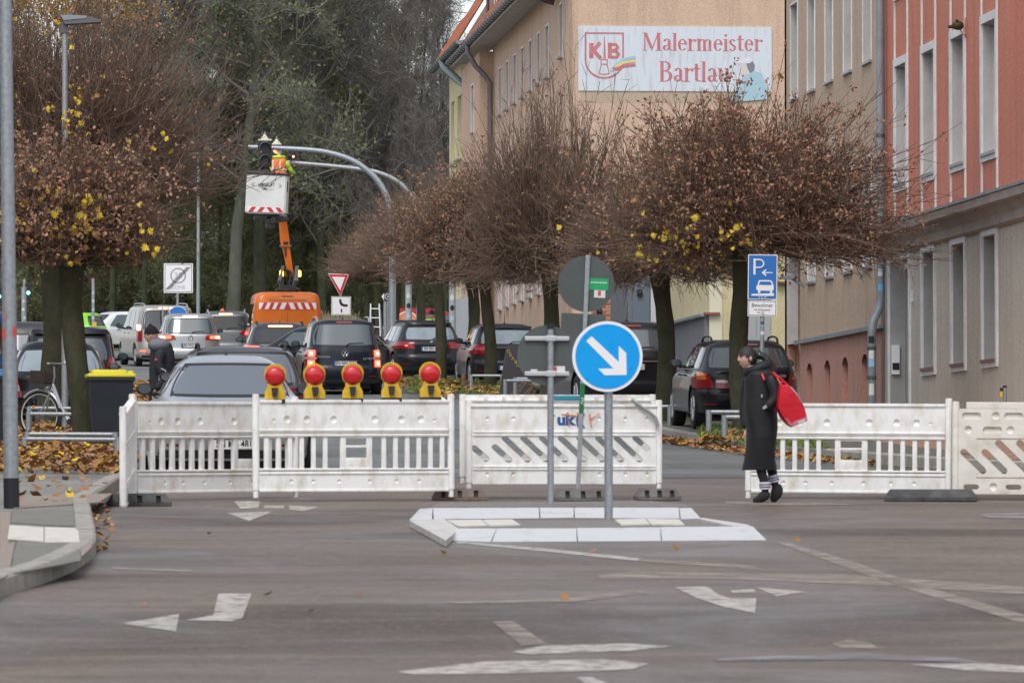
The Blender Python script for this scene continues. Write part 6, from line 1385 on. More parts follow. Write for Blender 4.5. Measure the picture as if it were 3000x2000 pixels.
for x in (825, 876):
    bc = thing('beacon', 'orange flashing beacon %s the boom on the lift van' % ('left of' if x < 840 else 'right of'), 'beacon light', W3(x, 800, DB - .2))
    mb = MB(); mb.lathe([(.05, -.10), (.06, -.06), (.055, .05), (.03, .08)], 12); ob('lens', mb, M_am_l, bc, smooth=True)
    mb = MB(); mb.lathe([(.06, -.16), (.06, -.10)], 12); ob('socket', mb, M_drk, bc)
# bucket
D1 = 156.5; bk = thing('lift_bucket', 'white platform bucket lettered VERSALIFT with red and white stripes', 'bucket')
A = W3(723, 508, D1); Bq = W3(840, 514, D1); Cq = W3(835, 628, D1); E = W3(717, 624, D1)
dpt = Vector((.12, .85, .03)); mb = MB(); top = [A, Bq]; 
vs = [E, Cq, Bq, A, E + dpt, Cq + dpt, Bq + dpt, A + dpt]
bm = bmesh.new(); bv = [bm.verts.new(v) for v in vs]
for f in ((0, 1, 2, 3), (5, 4, 7, 6), (1, 5, 6, 2), (4, 0, 3, 7), (4, 5, 1, 0), (3, 2, 6, 7)): bm.faces.new([bv[i] for i in f])
bmesh.ops.bevel(bm, geom=bm.edges[:], offset=.035, segments=3, affect='EDGES'); bm.normal_update(); me = bpy.data.meshes.new('tub'); bm.to_mesh(me); bm.free(); me.materials.append(mat('bucket_white', (.74, .74, .72), .35, c2=(.60, .60, .58), ns=1.3)); me.shade_smooth(); me.set_sharp_from_angle(angle=rad(35)); link('tub', me, bk)
def fr(u, v, off=.012):             # point on the bucket front, u right 0..1, v up 0..1
    a = E + (Cq - E) * u; b = A + (Bq - A) * u; return a + (b - a) * v - Vector((0, off, 0))
ux = (Cq - E).normalized()
rz_ = math.atan2(ux.y, ux.x); ry_ = -math.asin(ux.z)
mb = MB(); mb.add([fr(.06, .04), fr(.93, .03), fr(.93, .17), (fr(.06, .18))], [(0, 1, 2, 3)]); fixn(ob('stripe_band', mb, M_rw, bk))
for k, (a, s_) in enumerate(((.08, 1), (.30, 1), (.53, -1), (.75, -1))):
    mb = MB(); lean = .09 * s_; mb.add([fr(a - min(lean, 0), .045, .02), fr(a + .11 - min(lean, 0), .045, .02), fr(a + .11 + max(lean, 0), .165, .02), fr(a + max(lean, 0), .165, .02)], [(0, 1, 2, 3)]); fixn(ob('red_stripe', mb, M_rr, bk))
M_inkd = mat('print_black', (.015, .015, .015), .5)
txt('VERSALIFT', .135, M_inkd, bk, fr(.505, .73, .02), rot=(PI / 2, -ry_, 0), sx=.74, off=.0025); txt('TIME', .06, M_inkd, bk, fr(.455, .63, .02), off=.002, shear=.2); txt('PRODUCT', .04, mat('print_grey', (.3, .3, .3), .5), bk, fr(.60, .625, .02), shear=.2)
for sg, u in ((-1, .19), (1, .82)):
    mb = MB()
    for dd in (0, .02): mb.tube([fr(u - sg * dd, .78, .016), fr(u + sg * (.07 - dd), .735, .016), fr(u - sg * dd, .69, .016)], .004, 4)
    ob('chevron_print', mb, MATS['print_grey'], bk)
mb = MB()
for a, b in ((A, Bq), (Bq, Bq + dpt), (Bq + dpt, A + dpt), (A + dpt, A)): mb.tube([a + Vector((0, 0, .03)), b + Vector((0, 0, .03))], .035, 8)
ob('rim', mb, M_drk, bk)
mb = MB(); mb.tube([fr(1.015, .85, -.15), fr(1.04, .84, -.15), fr(1.04, .60, -.15), fr(1.015, .59, -.15)], .014, 6); ob('grab_handle', mb, M_drk, bk)
mb = MB(); a = W3(745, 630, D1); b = W3(832, 640, D1); mb.rbox(a.x, b.x, a.y + .1, a.y + .5, b.z - .02, a.z - .02, .02); mb.rbox(W3(780, 640, D1).x, W3(808, 640, D1).x, a.y + .1, a.y + .4, W3(790, 668, D1).z, a.z, .03); mb.tube([W3(765, 634, D1), W3(770, 652, D1), W3(785, 650, D1)], .02, 6); mb.tube([W3(800, 645, D1), W3(836, 640, D1 + 2), W3(829, 636, DB)], .09, 8); ob('carrier', mb, M_drk, bk)
mb = MB(); mb.rbox(W3(735, 500, D1).x, W3(790, 500, D1).x, A.y + .1, A.y + .35, A.z + .02, A.z + .10, .02); ob('control_box', mb, M_drk, bk)
# ------------------------------------------------------------------ barriers
M_pl = mat('barrier_white', (.87, .87, .85), .45, c2=(.54, .45, .33), ns=4.6, sc3=(1.6, 1, .8), lo=.47, hi=.84, bump=.08, bs=12)
M_pb = mat('barrier_beige', (.76, .73, .66), .55, c2=(.44, .35, .26), ns=3.4, sc3=(1, 1, 1.4), lo=.48, hi=.85, bump=.15, bs=14)
M_pin = mat('recess_brown', (.33, .27, .20), .8, c2=(.5, .45, .38), ns=8)  # mottled brown tone for the grooves of the boards
def boolmesh(base, cuts, m, ang=30):
    a = bpy.data.objects.new('t1', base.mesh('t1', m)); b = bpy.data.objects.new('t2', cuts.mesh('t2', m)); C.objects.link(a); C.objects.link(b); fixn(a); fixn(b)
    md = a.modifiers.new('b', 'BOOLEAN'); md.object = b; md.operation = 'DIFFERENCE'; md.solver = 'EXACT'; md.use_self = True
    dg = bpy.context.evaluated_depsgraph_get(); out = bpy.data.meshes.new_from_object(a.evaluated_get(dg)); bpy.data.objects.remove(a); bpy.data.objects.remove(b)
    out.shade_smooth(); out.set_sharp_from_angle(angle=rad(ang)); return out
LB = 1.90
def dimples(xs, z, r, cuts, dep=.018):
    for x in xs: cuts.sphere((x, -.025 - r * .55, z), r * 1.18, 14, 10)
def rslot(mb, x0, z0, x1, z1, w, y0, y1):             # slanted stadium
    a = math.atan2(z1 - z0, x1 - x0); pts = [(x1 + w * math.cos(a - PI / 2 + PI * k / 6), z1 + w * math.sin(a - PI / 2 + PI * k / 6)) for k in range(7)] + [(x0 + w * math.cos(a + PI / 2 + PI * k / 6), z0 + w * math.sin(a + PI / 2 + PI * k / 6)) for k in range(7)]
    mb.prism(pts, y0, y1)
MEB = {}
def mk_barrier_meshes():
    up = MB(); up.box(.03, LB - .03, -.025, .025, .625, .915); cu = MB(); dimples([.17], .745, .017, cu); dimples([.30, .49, .75, 1.15, 1.41, 1.60], .755, .034, cu); dimples([LB - .17], .745, .017, cu)
    MEB['upper'] = boolmesh(up, cu, M_pl); lo = MB(); lo.box(.03, LB - .03, -.025, .025, .07, .255); cu = MB(); dimples([.34, .55, .80, 1.10, 1.36, 1.58], .155, .02, cu); MEB['lower'] = boolmesh(lo, cu, M_pl)
    r = MB()
    for z in (.605, .915, .255 + .0): pass
    r.rbox(.03, LB - .03, -.04, .04, .912, .945, .01); r.rbox(.03, LB - .03, -.036, .036, .64, .66, .007); r.rbox(.03, LB - .03, -.036, .036, .59, .615, .007); r.rbox(.03, LB - .03, -.036, .036, .262, .284, .007); r.rbox(.03, LB - .03, -.036, .036, .225, .245, .007); r.rbox(.03, LB - .03, -.034, .034, .055, .08, .007)
    MEB['rails'] = r.mesh('rails', M_pl, True, 30)
    g = MB(); g.box(.04, LB - .04, -.02, .02, .612, .628); g.box(.04, LB - .04, -.02, .02, .243, .264); MEB['groove'] = g.mesh('groove', M_pin)
    p = MB(); p.lathe([(.026, -.0), (.026, .07), (.034, .075), (.034, .985), (.03, 1.0)], 14); MEB['post'] = p.mesh('post', M_pl, True, 50)
    s_ = MB(); s_.rbox(-.022, .022, -.02, .02, 0, .315, .008); MEB['slat'] = s_.mesh('slat', M_pl, True, 30)
    h = MB(); h.rbox(0, .055, -.022, .022, 0, .315, .008); h.rbox(.255, .31, -.022, .022, 0, .315, .008); h.rbox(.05, .26, -.022, .022, 0, .105, .008); h.rbox(.05, .26, -.022, .022, .20, .225, .008); h.rbox(.05, .26, -.022, .022, .29, .315, .008); MEB['handle'] = h.mesh('carry_handle', M_pl, True, 30)
    b = MB(); b.box(.03, LB - .03, -.03, .03, .06, .93); cu = MB()
    for x in (.18, .44, .82, 1.30, 1.56, 1.78): cu.sphere((x, -.04, .79), .026, 10, 8); cu.sphere((x, -.04, .17), .026, 10, 8)
    for k in range(10):
        x = .05 + k * .187
        if k < 1: rslot(cu, x, .46, x + .12, .34, .035, -.06, .06)
        elif k == 1: rslot(cu, x + .02, .47, x + .16, .33, .035, -.06, .06)
        elif k < 9: rslot(cu, x - .07, .57, x + .16, .33, .033, -.06, .06)
        else: rslot(cu, x - .07, .57, x + .05, .45, .033, -.06, .06)
    MEB['diag'] = boolmesh(b, cu, M_pl)
    b = MB(); b.box(.03, LB - .03, -.03, .03, .06, .90); cu = MB()
    for k in range(5):
        x = .14 + .4 * k
        rslot(cu, x - .05, .83, x + .07, .83, .032, -.06, -.004); cu.sphere((x + .24, -.05, .83), .045, 12, 8); cu.sphere((x - .02, -.05, .69), .045, 12, 8); rslot(cu, x + .15, .69, x + .27, .69, .032, -.06, -.004)
        rslot(cu, x - .04, .13, x + .06, .13, .025, -.06, .06); cu.sphere((x + .22, -.05, .13), .045, 12, 8)
    for k in range(8):
        x = .10 + k * .2
        if k < 2: rslot(cu, x - .02, .47, x + .16, .29, .034, -.06, .06)
        else: rslot(cu, x - .09, .56, x + .18, .29, .034, -.06, .06)
    MEB['beige'] = boolmesh(b, cu, M_pb); p = MB(); p.lathe([(.026, -.0), (.026, .05), (.036, .055), (.036, .95), (.03, .97)], 14); MEB['post_beige'] = p.mesh('post', M_pb, True, 50)
mk_barrier_meshes()
def barrier(kind, label, p0, p1, lift=0., hand=(.86,), grp='white plastic barriers across the road'):
    """from ground point p0 (left post) to p1"""
    d = p1 - p0; yaw = math.atan2(d.y, d.x); pit = -math.asin(d.z / d.length); sx = d.length / LB
    t = thing('barrier', label, 'barrier', p0 + Vector((0, 0, lift)), (0, pit, yaw), grp); t.scale = (sx, 1, 1)
    pm = MEB['post_beige'] if kind == 'beige' else MEB['post']
    for x in (.0, LB): o = link('post', pm, t, (x, 0, 0)); o.scale = (1 / sx, 1, 1)
    if kind == 'slats':
        link('upper_board', MEB['upper'], t); link('lower_board', MEB['lower'], t); link('rails', MEB['rails'], t); link('groove', MEB['groove'], t)
        hx = hand[0]; link('carry_handle', MEB['handle'], t, (hx - .155, 0, .28)); k = 0
        for i in range(16):
            x = .10 + i * .114
            if hx - .20 < x < hx + .20: continue
            if x < LB - .06: link('slat', MEB['slat'], t, (x, 0, .28))
    elif kind == 'diag':
        link('slotted_board', MEB['diag'], t)
        mb = MB()
        for z in (.64, .605, .255, .225): mb.rbox(.04, LB - .04, -.042, -.02, z - .009, z + .009, .004)
        mb.rbox(.02, LB - .02, -.045, .045, .915, .945, .01); ob('rails', mb, M_pl, t)
    else:
        link('slotted_board', MEB['beige'], t); mb = MB()
        mb.rbox(.1, LB - .03, -.028, .028, .90, .965, .008); ob('top_rail', mb, M_pb, t); mb = MB()
        mb.rbox(.2, LB - .05, -.034, -.026, .60, .612, .003); mb.rbox(.2, LB - .05, -.034, -.026, .218, .23, .003); ob('groove', mb, M_pin, t)
    return t
Y55 = 54.6
def bp3(px, D, lift=0.): p = col(px, D); p.z += lift; return p
barrier('slats', 'barrier with dirty lower edge and one carry handle, leftmost in the row facing the camera', bp3(392, 55.0, .02), bp3(866, 56.6), hand=(1.30,))
barrier('slats', 'barrier carrying the five red warning lamps on its top rail', bp3(750, 54.9), bp3(1322, 55.4), lift=.04, hand=(.97,))
barrier('slats', 'barrier seen almost edge-on at the left end of the row', bp3(361, 53.0, -.06), bp3(388, 54.85, .04), hand=(.9,))
b4 = barrier('diag', 'middle barrier with diagonal slots and the blue letters uk', bp3(1374, 55.9), bp3(1930, 56.1), lift=.10); b4.scale.z = .88
b5 = barrier('diag', 'second slotted barrier leaning behind the one with the blue letters, teal smear on its top', bp3(1356, 56.35), bp3(1912, 56.7), lift=.15); b5.scale.z = .88
barrier('slats', 'clean white barrier behind the walking woman, right part of the row', bp3(2192, 56.7), bp3(2778, 56.3), lift=.0, hand=(.98,))
barrier('beige', 'yellowed barrier with oblong and round recesses at the right edge', bp3(2799, 56.2), bp3(3390, 55.8), lift=.0, grp=None)
# print on the middle barrier
M_bluep = mat('blue_print', (.02, .10, .32), .5); M_orsp = mat('orange_spray', (.85, .30, .10), .6, alpha=(14, .35, .6, .1, .9)); M_teal = mat('teal_paint', (.03, .26, .36), .6)
txt('uk', .17, M_bluep, b4, (.96, -.0325, .775), off=.008, name='lettering'); 
for k, x in enumerate((1.075, 1.125)):
    mb = MB(); pts = [(x - .05 * math.cos(rad(a)) + .05, -.034, .765 + .09 * math.sin(rad(a))) for a in range(-60, 61, 15)]
    for a_, b_ in zip(pts, pts[1:]): mb.tube([a_, b_], .010, 4)
    ob('printed_arc', mb, M_bluep, b4)
mb = MB(); mb.add([(.785, -.034, .83), (.86, -.034, .83), (.84, -.034, .80), (.83, -.034, .70), (.81, -.034, .70)], [(0, 1, 2, 3, 4)]); fixn(ob('printed_arc', mb, M_bluep, b4))
mb = MB()
for pts in ([(.98, .86), (1.0, .70)], [(.92, .84), (1.08, .82)], [(1.20, .84), (1.22, .70)], [(1.21, .78), (1.30, .85)], [(1.08, .86), (1.10, .74)]):
    (x, z), (x2, z2) = pts; mb.tube([(x, -.034, z), (x2, -.036, z2)], .008, 5)
ob('spray_scribble', mb, M_orsp, b4)
mb = MB(); mb.rbox(.90, 1.20, -.052, -.03, .93, .985, .01); ob('teal_smear', mb, M_teal, b5)
for k in range(9): mb = MB(); mb.rbox(.2 + k * .185, .24 + k * .185, -.05, -.02, .93, .985, .008); ob('peg', mb, M_pl, b5)
mb = MB(); mb.box(.03, LB - .03, -.02, .02, .945, .995); ob('top_rail', mb, M_pl, b5)
mb = MB(); mb.tube([(1.62, -.05, 1.0), (1.80, -.07, .86), (1.86, -.07, .80), (1.885, -.07, .70)], .018, 6); ob('strap', mb, mat('grey_strap', (.30, .31, .30), .7), b4)
# white stick at the right end of the lamp barrier
b2 = [o for o in bpy.data.objects if o.get('label', '').startswith('barrier carrying')][0]
mb = MB(); mb.tube([(1.70, 0, 1.03), (1.88, 0, .90)], .022, 8); ob('lock_lever', mb, M_pl, b2)
# rubber feet
M_rf = mat('rubber_foot_black', (.035, .037, .038), .8, c2=(.10, .10, .10), ns=5, bump=.5, bs=20); M_rfg = mat('rubber_foot_grey', (.17, .165, .155), .85, c2=(.10, .09, .085), ns=5, bump=.5, bs=20); M_rfb = mat('rubber_foot_brown', (.22, .17, .14), .85, c2=(.13, .10, .09), ns=6, bump=.5, bs=20)
def foot(label, px, py, L_, W_, m, rz=0., notch=3):
    p = col(px, py); t = thing('ballast_block', label, 'ballast block', p, (0, 0, rz), 'recycled rubber barrier feet'); mb = MB()
    h = .115; ch = .055
    lo = [(-L_ / 2, -W_ / 2), (L_ / 2, -W_ / 2), (L_ / 2, W_ / 2), (-L_ / 2, W_ / 2)]
    hi = [(-L_ / 2 + ch, -W_ / 2 + ch), (L_ / 2 - ch, -W_ / 2 + ch), (L_ / 2 - ch, W_ / 2 - ch), (-L_ / 2 + ch, W_ / 2 - ch)]
    vs = [(x, y, 0) for x, y in lo] + [(x, y, .035) for x, y in lo] + [(x, y, h) for x, y in hi]
    mb.add(vs, [(0, 3, 2, 1)] + [(i, (i + 1) % 4, (i + 1) % 4 + 4, i + 4) for i in range(4)] + [(i + 4, (i + 1) % 4 + 4, (i + 1) % 4 + 8, i + 8) for i in range(4)] + [(8, 9, 10, 11)])
    cu = MB()
    for k in range(notch): x = -L_ / 2 + L_ * (k + .7) / (notch + .4); cu.box(x - .022, x + .022, -W_ / 2 - .02, -W_ / 2 + .075, .025, h * .82)
    link('block', boolmesh(mb, cu, m), t); return t
foot('black rubber foot under the edge-on barrier at the kerb', 405, 53.6, .60, .45, M_rf, .05)
foot('brownish rubber foot between the lamp barrier and the middle barrier', 1346, 55.7, .54, .50, M_rfb, -.06)
foot('grey rubber foot holding the leaning sign post', 1700, 55.6, .52, .50, M_rfg, .03)
foot('grey rubber foot at the right end of the middle barrier', 1925, 55.9, .42, .50, M_rfg, 0)
foot('large flat black rubber foot under the joint of the two right barriers', 2727, 55.8, .90, .60, M_rf, -.18, 0)
# warning lamps
M_ly = mat('lamp_yellow', (.78, .50, .02), .45, c2=(.62, .36, .02), ns=7, bump=.05); M_lr = mat('lamp_red', (.62, .012, .018), .3, coat=.4, c2=(.48, .01, .012), ns=9); M_bk2 = mat('lamp_black', (.025, .025, .027), .5)
def lamp(px, py_bot, D, label):
    t = thing('warning_lamp', label, 'warning lamp', P(px, py_bot, D), (R.uniform(-.02, .02), 0, R.uniform(-.08, .08)), 'red construction warning lamps on the barrier')
    mb = MB(); mb.prism([(-.098, 0), (.098, 0), (.098, .085), (.07, .135), (.07, .17), (-.07, .17), (-.07, .135), (-.098, .085)], -.06, .06); ob('housing', mb, M_ly, t)
    mb = MB(); mb.box(-.1, .1, -.065, .065, -.02, .018); ob('base_strip', mb, M_bk2, t)
    mb = MB(); mb.lathe([(.095, .045), (.096, -.045), (.088, -.07), (.06, -.088), (.02, -.094)], 28, 'y', (0, 0, .24)); ob('lens', mb, M_lr, t, smooth=True, ang=60)
    mb = MB(); mb.lathe([(.096, .05), (.103, .05), (.103, -.02), (.097, -.02)], 28, 'y', (0, 0, .24)); mb.f = mb.f[:-2]; ob('rim', mb, M_ly, t, smooth=True)
    mb = MB(); mb.tube([(.100 * math.cos(rad(a)), .0, .262 + .092 * math.sin(rad(a))) for a in range(-10, 191, 10)], .008, 6); ob('handle', mb, M_ly, t, smooth=True)
    mb = MB(); mb.prism([(-.022, .045), (.022, .045), (.032, .13), (-.032, .13)], -.10, -.058); ob('bracket', mb, M_bk2, t)
    for x in (-.085, .085): mb = MB(); mb.tube([(x, 0, 0), (x, -.03, -.05)], .006, 5); ob('hook', mb, M_bk2, t)
for i, (px, pos_) in enumerate(zip((806, 921, 1033, 1147, 1260), ('leftmost of the five red lamps, in front of the silver saloon', 'second red lamp from the left, in front of the saloon right pillar', 'middle one of the five red warning lamps', 'fourth red lamp from the left, below the gap left of the RN 624 estate', 'rightmost of the five red lamps, next to the white lever'))):
    lamp(px, 1175 - i * 1.6, 55.0 + i * .1, pos_)

# ------------------------------------------------------------------ signs
M_galv = mat('galvanised', (.42, .45, .47), .5, metal=.6, c2=(.3, .33, .36), ns=25); M_back = mat('sign_back_grey', (.085, .10, .10), .6, c2=(.07, .08, .08), ns=3); M_blus = mat('sign_blue', (.0, .36, .86), .35, c2=(.0, .33, .80), ns=2); M_blus2 = mat('sign_blue_dark', (.02, .16, .50), .4); M_sw = mat('sign_white', (.84, .84, .86), .4); M_clamp = mat('clamp_alu', (.58, .60, .60), .4, metal=.4)
def disc(t, x, z, r, m, name='disc', y0=-.012, y1=-.008, n=48):
    mb = MB(); mb.lathe([(r, y1), (r, y0)], n, 'y', (x, 0, z)); return ob(name, mb, m, t)
def post(t, h, r=.03, m=M_galv, x=0, y=.03): mb = MB(); mb.tube([(x, y, 0), (x, y, h)], r, 14); return ob('post', mb, m, t, smooth=True)
def sticker(t, x, z, w, h, m, y=-.02, name='sticker'): mb = MB(); mb.box(x - w / 2, x + w / 2, y - .001, y, z - h / 2, z + h / 2); return ob(name, mb, m, t)
M_si = mat('stk_white', (.68, .68, .68), .5); M_sg = mat('stk_green', (.01, .36, .12), .45); M_sr = mat('stk_red', (.62, .08, .05), .5)
# blue keep-right sign
D_ = 48.9; base = gd(1784, 1532, .0); D_ = dep(base); s_ = FPX / D_; t = thing('arrow_sign', 'round blue sign with a white arrow pointing down right, standing on the traffic island', 'traffic sign', base)
H1 = (1532 - 1044) / s_; r1 = 103.5 / s_; dx = (1779 - 1784) / s_
post(t, H1 + .05, .036); disc(t, dx, H1, r1, M_sw, 'rim_disc', -.03, -.004, 64); disc(t, dx, H1, r1 * .915, M_blus, 'disc', -.034, -.03, 64)
a_ = [(1716, 999), (1732, 985), (1812, 1060), (1812, 1013), (1834, 1034), (1835, 1098), (1770, 1099), (1751, 1080), (1796, 1079)]
mb = MB(); mb.prism([((x - 1784) / s_, (1532 - y) / s_) for x, y in a_][::-1], -.037, -.034); ob('arrow', mb, M_sw, t)
for x, z in ((-.19, .16), (.19, .18), (-.17, -.19), (.2, -.1)): disc(t, dx + x, H1 + z, .006, M_back, 'rivet', -.036, -.034, 8)
mb = MB(); mb.rbox(-.05, .05, -.005, .07, H1 - .2, H1 - .17, .005); ob('clamp', mb, M_clamp, t)
# grey back disc in front (left)
base = gd(1613, 1477, .1); D_ = dep(base); s_ = FPX / D_; t = thing('sign_back', 'back of a round sign with two alu clamps, standing left on the traffic island', 'traffic sign', base)
H1 = (1477 - 1040) / s_; r1 = 88 / s_; dx = (1603 - 1613) / s_; post(t, (1477 - 957) / s_, .029, y=0); disc(t, dx, H1, r1, M_back, 'disc', .03, .035, 56)
for py in (991, 1094):
    z = (1477 - py) / s_; mb = MB(); mb.rbox(dx - .2, dx + .2, -.002, .03, z - .02, z + .02, .008); mb.rbox(-.045, .045, -.036, .03, z - .025, z + .025, .008); ob('clamp', mb, M_clamp, t)
mb = MB(); mb.lathe([(.031, -.02), (.031, .03)], 12, cen=(0, 0, (1477 - 957) / s_)); ob('cap', mb, M_blackp, t)
sticker(t, (1640 - 1613) / s_, (1477 - 1080) / s_, .1, .05, M_si, .028); sticker(t, (1627 - 1613) / s_, (1477 - 1082) / s_, .03, .05, M_sr, .026); sticker(t, (1565 - 1613) / s_, (1477 - 1084) / s_, .06, .015, M_si, .028)
# upper grey disc on a leaning post held by the rubber foot
base = col(1693, 55.7) + Vector((0, 0, .11)); D_ = dep(base); s_ = FPX / D_; t = thing('sign_back', 'back of a round sign with green sticker high on a leaning post behind the island', 'traffic sign', base)
lean = math.atan2(1722 - 1693, 1448 - 765); t.rotation_euler = (0, lean, 0); H1 = (1448 - 846) / s_; r1 = 82.5 / s_
mb = MB(); mb.rbox(-.022, .022, -.03, -.005, 0, (1448 - 763) / s_, .006); ob('post', mb, M_galv, t); disc(t, -.002, H1, r1, M_back, 'disc', .0, .005, 56)
mb = MB(); mb.rbox(-.0235, .0235, -.032, -.003, (1448 - 1226) / s_, (1448 - 1138) / s_, .006); ob('green_band', mb, mat('band_green', (.01, .16, .05), .5), t)
txt('MV', .05, M_si, t, (0, -.034, (1448 - 1190) / s_), rot=(PI / 2, PI / 2, 0)); sticker(t, (1754 - 1718) / s_, (1448 - 846) / s_, .19, .115, M_sg, -.004); 
for k in range(7): sticker(t, (1732 + k * 7 - 1718) / s_, (1448 - 841) / s_, .018, .012, M_si, -.006, 'sticker_print')
sticker(t, (1758 - 1718) / s_, (1448 - 874) / s_, .11, .075, M_si, -.004); sticker(t, (1757 - 1718) / s_, (1448 - 872) / s_, .03, .05, M_sr, -.006)
mb = MB(); mb.rbox((1635 - 1705) / s_, (1765 - 1705) / s_, .01, .016, (1448 - 1025) / s_, (1448 - 934) / s_, .004); ob('plate_back', mb, M_back, t)
# parking sign
base = col(2229, 83.5) + Vector((0, 0, .11)); D_ = dep(base) ; s_ = FPX / D_; Z = lambda py: (zat(py, D_, 2229) - base.z); X = lambda px: (px - 2229) / s_
t = thing('parking_sign', 'blue sign with white P, arrow and car on the kerb, residents plate below it', 'traffic sign', base, (0, rad(.8), rad(-6)))
post(t, Z(745), .03, y=.045)
mb = MB(); mb.rbox(X(2185), X(2271), -.004, .0, Z(877), Z(745), .0018); ob('panel_border', mb, M_sw, t); mb = MB(); mb.rbox(X(2187.5), X(2268.5), -.007, -.004, Z(874.5), Z(747.5), .001); bp2 = ob('panel', mb, M_blus2, t)
def pprism(parent, pts, m, y0=-.010, y1=-.007, name='symbol'): mb = MB(); mb.prism([(X(x), Z(y)) for x, y in pts][::-1], y0, y1); return ob(name, mb, m, parent)
pprism(bp2, [(2201, 757), (2207, 757), (2207, 804), (2201, 804)], M_sw)
mb = MB(); q = [(X(2207), Z(760)), (X(2220), Z(760))] + [(X(2220) + .055 * math.cos(rad(a)), Z(771.5) + .056 * math.sin(rad(a))) for a in (60, 30, 0, -30, -60)] + [(X(2220), Z(783)), (X(2207), Z(783))]
for (xa, za), (xb, zb) in zip(q, q[1:]): mb.tube([(xa, -.009, za), (xb, -.009, zb)], .013, 4)
ob('letter_P', mb, M_sw, bp2)
pprism(bp2, [(2232, 796.5), (2257, 796.5), (2257, 799.5), (2232, 799.5)], M_sw); pprism(bp2, [(2225, 798), (2237, 788), (2240, 790), (2232, 798), (2240, 806), (2237, 808)], M_sw)
pprism(bp2, [(2213, 836), (2217, 821), (2223, 820), (2250, 820), (2255, 822), (2261, 836), (2261, 848), (2257, 850), (2257, 858), (2250, 858), (2250, 851), (2222, 851), (2222, 858), (2215, 858), (2215, 850), (2210, 848), (2210, 838)], M_sw)
pprism(bp2, [(2221, 824), (2251, 824), (2256, 834), (2217, 834)], M_blus2, -.012, -.010); pprism(bp2, [(2196, 861), (2262, 858), (2262, 866), (2196, 866)], M_sw)
txt('V C IT', .045, M_sw, bp2, (X(2229), -.009, Z(870.5)))
mb = MB(); mb.rbox(X(2185.5), X(2271), -.004, .0, Z(926), Z(880), .0018); ob('plate_border', mb, M_sw, t); mb = MB(); mb.rbox(X(2188), X(2268.5), -.006, -.004, Z(924), Z(882), .001); bb = ob('plate_line', mb, M_ink, t)
mb = MB(); mb.rbox(X(2189.5), X(2267), -.008, -.006, Z(922.5), Z(883.5), .001); ob('plate', mb, M_sw, t)
txt('Bewohner', .078, M_ink, t, (X(2228), -.009, Z(894)), sx=.97); txt('mit Parkausweis', .038, M_ink, t, (X(2228), -.009, Z(907))); txt('Nr.  ', .038, M_ink, t, (X(2221), -.009, Z(915.5))); txt('G', .062, M_ink, t, (X(2230), -.009, Z(917)))
for py, m_ in ((947, M_inkd), (951, M_sg), (975, M_si)): sticker(t, 0, Z(py), .05, .05, mat('stk_blue', (.2, .5, .75), .5) if m_ is M_sg else m_, .012)
# zone sign
D_ = 168.; base = col(520, D_) + Vector((0, 0, .1)); s_ = FPX / D_; Z = lambda py: zat(py, D_, 520) - base.z; X = lambda px: (px - 520) / s_
t = thing('zone_sign', 'square white sign ending the 30 ZONE, four diagonal lines across it', 'traffic sign', base); post(t, Z(772), .038, y=.05)
def rect(parent, x0, x1, y0, y1, m, ya, yb, nm): mb = MB(); mb.rbox(X(x0), X(x1), ya, yb, Z(y1), Z(y0), min(abs(yb - ya) * .4, .02)); return ob(nm, mb, m, parent)
rect(t, 479, 564.5, 771, 857.5, M_sw, -.01, .0, 'panel_border'); rect(t, 482, 561.5, 774, 854.5, M_ink, -.013, -.01, 'line'); rect(t, 483.5, 560, 775.5, 853, M_sw, -.016, -.013, 'panel'); 
M_zg = mat('zone_grey', (.36, .37, .38), .5); M_zg2 = mat('zone_grey_light', (.50, .51, .52), .5)
mb = MB(); mb.lathe([(.235, -.018), (.235, -.02), (.19, -.02), (.19, -.018)], 36, 'y', (X(521), 0, Z(807))); mb.f = mb.f[:-2]; ob('ring', mb, M_zg, t)
txt('30', .24, M_zg2, t, (X(521), -.021, Z(807)), off=.004); txt('ZONE', .15, M_zg2, t, (X(521), -.021, Z(841)), off=.002)
for k in range(4):
    o_ = k * .034 - .05; mb = MB(); x0, z0, x1, z1 = X(489) + o_, Z(848) , X(552) + o_, Z(781); mb.tube([(x0, -.024, z0 - o_ * .0), (x1, -.024, z1)], .0055, 4); ob('diagonal_line', mb, M_ink, t)
mb = MB(); disc(t, 0, Z(926), .30, M_sw, 'roundabout_rim', -.012, -.0, 40); disc(t, 0, Z(926), .285, M_blus2, 'roundabout_disc', -.016, -.012, 40)
# give way sign with priority plate
D_ = 171.; base = col(1000, D_) + Vector((0, 0, .1)); s_ = FPX / D_; Z = lambda py: zat(py, D_, 1000) - base.z; X = lambda px: (px - 1000) / s_
t = thing('give_way_sign', 'red bordered white triangle pointing down above a square plate with a thick black bend', 'traffic sign', base); post(t, Z(810), .03, mat('post_green_grey', (.17, .22, .20), .6), y=.04)
def pp_(parent, pts, m, y0, y1, nm): mb = MB(); mb.prism([(X(x), Z(y)) for x, y in pts][::-1], y0, y1); return fixn(ob(nm, mb, m, parent))
pp_(t, [(961, 801), (1022, 803), (997, 868)], M_sw, -.008, .0, 'rim'); pp_(t, [(963, 803), (1020, 804.5), (997, 866)], mat('sign_red', (.58, .025, .03), .4), -.012, -.008, 'border'); pp_(t, [(972, 810), (1010, 811), (996, 850)], M_sw, -.016, -.012, 'panel')
rect(t, 970, 1028, 868, 923, M_sw, -.008, .0, 'plate_border'); rect(t, 971.5, 1026.5, 869.5, 921.5, M_ink, -.011, -.008, 'line'); rect(t, 972.7, 1025.3, 870.7, 920.3, M_sw, -.014, -.011, 'plate')
